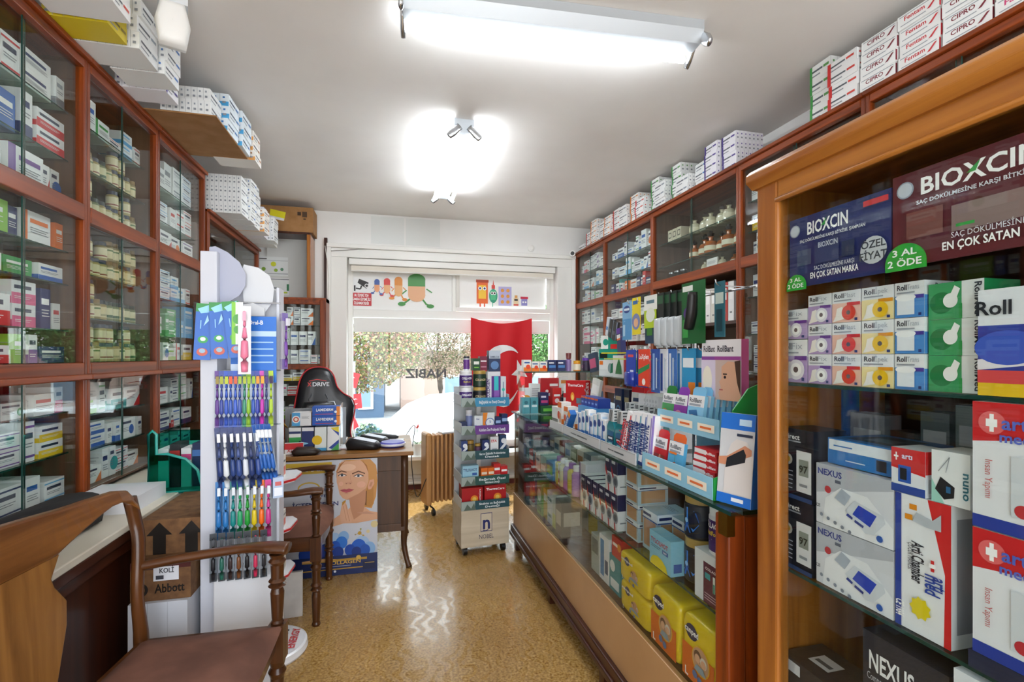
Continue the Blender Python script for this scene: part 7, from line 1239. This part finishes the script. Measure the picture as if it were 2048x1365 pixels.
nj('supplement_bottle', 'small dark red bottle with gold lid on the middle tray', -.042, -.095, .691, .022, .085, '#3a1a1c', '#b09040', '#5a3a5a', lidh=.2)
nj('supplement_bottle', 'white bottle with violet label on the second tray from the top', -.10, -.07, .866, .024, .15, '#cfd4e0', '#dfe2e8', '#7a88b8', lidh=.2)
nb('supplement_box', 'dark blue low box at the desk end of the second tray from the top', -.15, -.09, .866, .045, .07, '#1f2f5a', [('r', .1, .3, .9, .6, '#c8d0e0')])
nb('supplement_box', 'white and sky blue box on the second tray from the top', -.045, -.10, .866, .06, .11, '#dfe6ea', [('r', 0, 0, 1, .4, '#5aaad0'), ('c', .5, .35, .14, '#e8eef0'), ('t', 'Gas', .4, .75, .1, '#2a4a8a')]); nb('supplement_box', 'white and orange box with a clock picture on the second tray from the top', .03, -.10, .866, .085, .13, '#e2e8ea', [('p', [(0, 1), (.4, 1), (.2, .2), (0, 0)], '#e88a2a'), ('c', .6, .45, .26, '#3a6ab0'), ('c', .6, .45, .22, '#e8eef2'), ('l', [(.6, .6), (.6, .45), (.7, .5)], .03, '#3a6ab0')])
for i in range(2): nb('supplement_box', 'navy box with pale name, %s at the counter end of that tray' % ['shorter one', 'taller one'][i], .10+.048*i, -.10, .866, .045, .095+.02*i, '#1c2c60', [('r', .1, .55, .9, .75, '#9ab8e0'), ('r', .1, .2, .7, .3, '#c84a5a')])
cg = [('t', 'COLLAGEN', .5, .62, .2, '#ffffff', 'c', 0, .9), ('t', 'MultiForm', .5, .3, .16, '#d8c23a', 'c', 0, .6)]
for i in range(2):
    nj('collagen_tub', 'white tub with purple wrap on the wheeled stand top, %s' % ['lower', 'upper'][i], -.125, -.08, 1.061+.117*i, .046, .116, '#dfe0e8', '#eceef0', '#4a2a7a', cg, lidh=.2)
    nj('collagen_tub', 'dark green tub with gold lid on the wheeled stand top, %s' % ['lower', 'upper'][i], -.025, -.08, 1.061+.117*i, .048, .116, '#1c2a22', '#b8984a', ['#14161c', '#1c3a24'][i], [('t', 'COLLAGEN', .5, .45, .22, '#d8c89a', 'c', 0, .92)], lidh=.2)
nb('collagen_carton', 'tall white and purple collagen carton on the wheeled stand top', .075, -.08, 1.061, .095, .225, '#dcdfe6', [('r', .3, 0, 1, .86, '#5a2a86'), ('t', 'COLLAGEN', .16, .45, .1, '#4a2a7a', 'c', 90, .6), ('r', .5, .4, .85, .85, '#3ac0c8'), ('r', .5, .1, .9, .4, '#8a5ab0')], side=[('r', .1, .1, .9, .8, '#7a5aa0')])
nb('supplement_box', 'narrow white and grey box beside the purple collagen carton', .145, -.08, 1.061, .04, .19, '#d3dae0', [('r', .4, .1, .6, .8, '#7f94a8'), ('c', .5, .5, .06, '#3ac0b0')])
nj('supplement_bottle', 'small white bottle with purple label atop the white tubs', -.12, -.08, 1.296, .022, .10, '#dcdfe6', '#3a3f4a', '#6a3a8c', lidh=.15)
nb('supplement_box', 'dark green box atop the green tubs', -.055, -.08, 1.296, .055, .085, '#1a4a2c', [('r', .15, .5, .85, .75, '#e8ece4'), ('r', .2, .2, .8, .3, '#7ac04a')]); nb('supplement_box', 'maroon box atop the green tubs', .003, -.06, 1.296, .052, .10, '#7a2440', [('r', .1, .6, .9, .7, '#e8d8e0'), ('r', .1, .2, .9, .3, '#b87a90')])
nb('supplement_box', 'tall navy and silver box crowning the collagen carton', .08, -.08, 1.287, .085, .15, '#2a3a5c', [('r', 0, .62, 1, 1, '#b8c4d2'), ('t', 'SAMBUCUS', .5, .66, .08, '#2a3a5c', 'c', 0, .8), ('c', .5, .3, .2, '#5f86b8')])
# ================================================================== OIL HEATER, FLOOR THINGS
e = empty('oil_heater', 'beige wheeled oil filled heater beside the wheeled stand', 'heater', (.47, 4.42, 0), R(14))
OB = mat('#c08d57', .4)
for i in range(8): m = MB(); m.box(-.012, .012, -.075, .075, .10, .70, OB, T=Matrix.Translation((-.14+.04*i, 0, 0))); m.build('fin', e, bevel=.01)
m = MB(); m.box(-.21, -.155, -.085, .085, .08, .72, OB); m.build('control_box', e, bevel=.02)
m = MB(); m.cyl((-.15, 0, .14), (.16, 0, .14), .025, OB); m.cyl((-.15, 0, .66), (.16, 0, .66), .025, OB); m.build('manifold', e)
for x in (-.15, .12):
    m = MB(); m.cyl((x, -.10, .06), (x, .10, .06), .008, BLACK); m.build('axle', e)
    for y in (-.10, .10): m = MB(); m.cyl((x-.012, y, .028), (x+.012, y, .028), .028, BLACK, 14); m.build('caster', e)
prod('paper_sheet', 'white folded paper lying on top of the oil heater', 'paper', .16, .10, .012, '#e3e6e9', loc=(.49, 4.42, .702), rz=R(20))
m = MB(); m.sweep([(.28, 4.2, .35), (.20, 4.2, .20), (.16, 4.3, .5), (.2, 4.6, .75), (.12, 4.9, .6)], .004, BLACK, 6, 5); m.build('power_cable', label='thin black power cable looping beside the oil heater', cat='cable')
# orchid and spiky plants on the window sill
LG, LD = mat('#3f6b2a', .4), mat('#8a9a5a', .5)
def leaf(m, p, d, L_, wd, droop, mm):
    d = Vector(d).normalized(); pts = []; rad = []
    for i in range(7):
        t = i/6; pts.append(Vector(p)+d*L_*t+Vector((0, 0, -droop*t*t))); rad.append((max(.0015, wd*sin(pi*min(1, t*.85+.12))), .0015))
    m.sweep(pts, rad, mm, 6, 2)
e = empty('potted_orchid', 'small potted orchid with one red bloom in a white pot on the sill', 'potted plant', (.25, 5.08, wz0))
m = MB(); m.lathe([(0, 0), (.05, 0), (.062, .11), (.066, .12), (.058, .12), (.055, .10), (0, .10)], mat('#e6e6e4', .3), 24); m.build('pot', e)
m = MB(); leaf(m, (0, 0, .1), (-1, 0, .7), .20, .018, .05, LG); leaf(m, (0, 0, .1), (1, -.2, .5), .2, .022, .09, LG); leaf(m, (0, 0, .1), (.8, .4, .8), .16, .016, .04, LD); leaf(m, (0, 0, .1), (-.5, -.5, .8), .12, .014, .03, LG); m.build('leaves', e)
m = MB(); m.sweep([(0, 0, .1), (.0, 0, .2), (-.005, 0, .27)], .003, LG, 6, 3); 
for a in range(5): leaf(m, (-.005, 0, .27), (cos(a*1.256), sin(a*1.256), .9), .06, .010, .0, mat('#d8281c', .4))
m.build('bloom', e)
for k, (x, n_, L_) in enumerate(((-.36, 7, .24), (-.19, 6, .22), (-.02, 7, .2), (.52, 5, .26))):
    e = empty('potted_plant', 'spiky leaved plant in a small white pot on the sill, %s from the gaming chair' % nth(k), 'potted plant', (x, 5.09, wz0), 0, 'small plants on the window sill')
    m = MB(); m.lathe([(0, 0), (.04, 0), (.05, .09), (.044, .09), (.04, .07), (0, .07)], mat('#dedcd6', .4), 18); m.build('pot', e)
    m = MB()
    for a in range(n_): leaf(m, (0, 0, .07), (cos(a*2.4)*.6, sin(a*2.4)*.35, 1), L_*(.7+.3*rnd.random()), .006, .03, LD if a % 2 else LG)
    m.build('leaves', e)
# ================================================================== THE STREET OUTSIDE
SG = -.75
MB().box(-14, 30, BACK+.28, 40, SG-.1, SG, noisy('#8d8d8c', '#a2a19d', 3, .9, .05)).build('ground', kind='structure')
WC = mat('#eef0f1', .25, coat=.6)
e = empty('car', 'white car parked in the street close to the window', 'car', (1.9, 8.3, SG))
prof = [(-2.05, .35), (-2.1, .75), (-1.95, 1.02), (-1.65, 1.28), (-1.25, 1.44), (-.4, 1.50), (.4, 1.44), (1.0, 1.08), (1.9, .92), (2.12, .7), (2.1, .35)]
m = MB(); vs = []; fs = []; n = len(prof)
for k, (y, s_) in enumerate(((-.82, .93), (-.74, 1.0), (.74, 1.0), (.82, .93))): vs += [(x*s_, y, .35+(z-.35)*s_) for x, z in prof]
for k in range(3):
    for i in range(n): j = (i+1) % n; fs.append((k*n+i, k*n+j, (k+1)*n+j, (k+1)*n+i))
fs += [tuple(range(n-1, -1, -1)), tuple(range(3*n, 4*n))]
m.add(vs, fs, WC, False); m.build('body', e, bevel=.05)
m = MB(); m.prism([(-1.75, 1.0), (-1.2, 1.30), (-.3, 1.36), (-.3, 1.0)], -.832, -.79, mat('#c9d2d6', .1)); m.prism([(-.2, 1.0), (-.2, 1.36), (.35, 1.32), (.85, 1.0)], -.832, -.79, mat('#c9d2d6', .1)); m.build('side_window', e)
for x in (-1.35, 1.35):
    for y in (-.78, .78): m = MB(); m.cyl((x, y-.1, .31), (x, y+.1, .31), .31, mat('#3a3b3e', .7), 24); m.build('wheel', e)
def house(label, x0, x1, y, z1_, c, win, wc='#d9e0e6', roof='#6f7780', trimc='#f0f2f4'):
    e = empty('building', label, 'building', ((x0+x1)/2, y, SG)); W = (x1-x0)/2
    m = MB(); m.box(-W, W, 0, 4, 0, z1_-SG, mat(c, .8)); m.build('wall', e)
    m = MB(); m.prism([(-.3, z1_-SG), (4.3, z1_-SG), (2, z1_-SG+.9)], -W-.2, W+.2, mat(roof, .8), 'yz'); m.build('roof', e)
    for x, z, ww, hh in win:
        m = MB(); m.box(x-ww/2, x+ww/2, -.06, 0, z, z+hh, mat(trimc, .6)); f = m.build('window_frame', e)
        MB().box(x-ww/2+.08, x+ww/2-.08, -.07, -.06, z+.08, z+hh-.08, mat('#7b93a8', .2)).build('pane', f)
house('blue-grey painted house across the street', -6.5, -.3, 17.5, 1.05, '#4f647c', [(-1.2, .5, .8, 1.1), (1.2, .3, .9, 1.3), (2.5, .3, .5, 1.3)])
house('pale pinkish wall and house opposite the window', .3, 9.5, 19, 1.6, '#b59a8c', [(-2.5, .6, 1.0, .8), (.5, .6, 1.0, .8), (3, .6, 1, .8)], roof='#c9c0ba')
house('tall cream building far behind the trees', -9, 14, 34, 6.0, '#a8a19a', [(-6+3*i, 2.6, 1.4, 1.4) for i in range(5)], roof='#d6cfc8')
def tree_(label, x, y, h, r, cols, n_, seed):
    q = random.Random(seed); e = empty('street_tree', label, 'tree', (x, y, SG), 0, 'trees in the street')
    m = MB(); TR = noisy('#5d534c', '#7a6e64', 8, .9, .2); m.sweep([(0, 0, 0), (.06, 0, h*.3), (-.05, 0, h*.5), (.03, 0, h*.8)], [.10, .08, .065, .02], TR, 8, 3)
    for a in range(6): an = a*1.05; m.sweep([(0, 0, h*.4+.06*a), (r*.35*cos(an), r*.35*sin(an), h*.58+.05*a), (r*.8*cos(an), r*.8*sin(an), h*.75+.05*a)], [.035, .022, .008], TR, 6, 3)
    m.build('trunk', e)
    mm = [MB() for _ in cols]
    vs = [[] for _ in cols]; fs = [[] for _ in cols]
    for i in range(n_):
        th, ph, rr = q.random()*2*pi, math.acos(2*q.random()-1), r*(.45+.55*q.random()**.5)
        p = Vector((rr*sin(ph)*cos(th), rr*sin(ph)*sin(th)*.7, h*.74+rr*cos(ph)*.72)); k = q.randrange(len(cols))
        a = Vector((q.random()-.5, q.random()-.5, q.random()-.5)).normalized()*.038; b_ = a.cross(Vector((q.random()-.5, q.random()-.5, q.random()-.5))).normalized()*.024
        s0 = len(vs[k]); vs[k] += [p-a, p+b_, p+a, p-b_]; fs[k].append((s0, s0+1, s0+2, s0+3))
    M_ = MB()
    for k, c in enumerate(cols): M_.add(vs[k], fs[k], mat(c, .7))
    M_.build('foliage', e)
tree_('street tree with olive and rusty pink leaves before the blue-grey house', -1.0, 10.6, 3.5, 1.75, ['#6f7a45', '#94804f', '#966a5c', '#55623a', '#a39a6c'], 19000, 3)
tree_('street tree with grey pink leaves over the parked car', 1.3, 14.2, 4.0, 2.1, ['#857c64', '#a08672', '#70764f', '#a89680'], 19000, 5)
tree_('fresh green street tree beside the hanging flag', 3.1, 11.2, 3.5, 1.2, ['#4a7539', '#5f8a46', '#3a612f', '#7a9a5f'], 12000, 8)
m = MB()
def shrub(label, x, y, r, h, cols, seed):
    q = random.Random(seed); e = empty('shrub', label, 'shrub', (x, y, SG), 0, 'shrubs in the street'); M_ = MB(); M_.sweep([(0, 0, 0), (0, 0, h*.5)], .03, mat('#5a4a3a'), 6, 1); M_.build('stem', e); M_ = MB()
    for i in range(1100):
        th, ph = q.random()*2*pi, math.acos(2*q.random()-1); rr = r*(.5+.5*q.random())
        p = Vector((rr*sin(ph)*cos(th), rr*sin(ph)*sin(th), h*.55+h*.45*cos(ph)*(.5+.5*q.random()))); a = Vector((q.random()-.5, q.random()-.5, q.random()-.5)).normalized()*.045; b_ = a.cross(Vector((q.random()-.5, q.random()-.5, q.random()-.5))).normalized()*.03
        M_.add([p-a, p+b_, p+a, p-b_], [(0, 1, 2, 3)], mat(cols[i % len(cols)], .7))
    M_.build('foliage', e)
shrub('leafy green shrub below the olive tree', -1.45, 9.0, .5, 1.1, ['#6f8a4a', '#8fa35a', '#4f6f3a'], 11); shrub('shrub with bluish leaves close to the parked car', -.45, 9.5, .35, .9, ['#5f7a6a', '#8a9a7a', '#6f8a9a'], 12); shrub('taller shrub toward the house corner', -3.0, 10.6, .7, 1.5, ['#7f8f4a', '#a8a06a', '#5f7a3a'], 13)
for i, (x, y, z) in enumerate(((-.72, 9.0, 1.05), (-.62, 9.0, .66), (-.66, 8.98, .30))):
    prod('street_flag', 'small red flag hanging before the street tree, %s' % ['highest', 'middle', 'lowest'][i], 'flag', .20, .01, .26, '#c8161f', [('c', .45, .5, .2, '#f0f0f0'), ('c', .52, .5, .16, '#c8161f')], loc=(x, y-.0, z-.2), rz=R(20*i), group='small flags in the street', rot=(0, R(15-20*i), R(15*i)))
m = MB(); m.cyl((-.66, 9.03, SG), (-.66, 9.03, 1.3), .02, mat('#8a8a8a', .5)); m.build('flag_pole', label='thin grey pole carrying the small red flags', cat='pole')
# the medicine boxes that show largest stay single things; the many small far ones become one mass
def shown(o):
    d = (o.location-cam.location); zc = d.x*SA+d.y*CA; b = o.data.vertices; return (o.dimensions.x*o.dimensions.z)/max(zc, .2)**2 if zc > 0 else 0
bpy.context.view_layer.update()
BOXES.sort(key=shown, reverse=True)
keep, rest = BOXES[:300], BOXES[300:]
if rest:
    mass = MB()
    for o in rest:
        me = o.data; M4 = o.matrix_world; vs = [v.co.copy() for v in me.vertices]
        by = {}
        for p in me.polygons: by.setdefault(p.material_index, []).append(tuple(p.vertices))
        for k, fs in by.items():
            used = sorted({i for f in fs for i in f}); mp = {v: i for i, v in enumerate(used)}
            mass.add([M4 @ vs[i] for i in used], [tuple(mp[i] for i in f) for f in fs], me.materials[k])
        bpy.data.objects.remove(o)
    mass.build('medicine_box_stock', label='small medicine boxes crowding the farther shelves of the wall cabinets', cat='medicine boxes', kind='stuff')
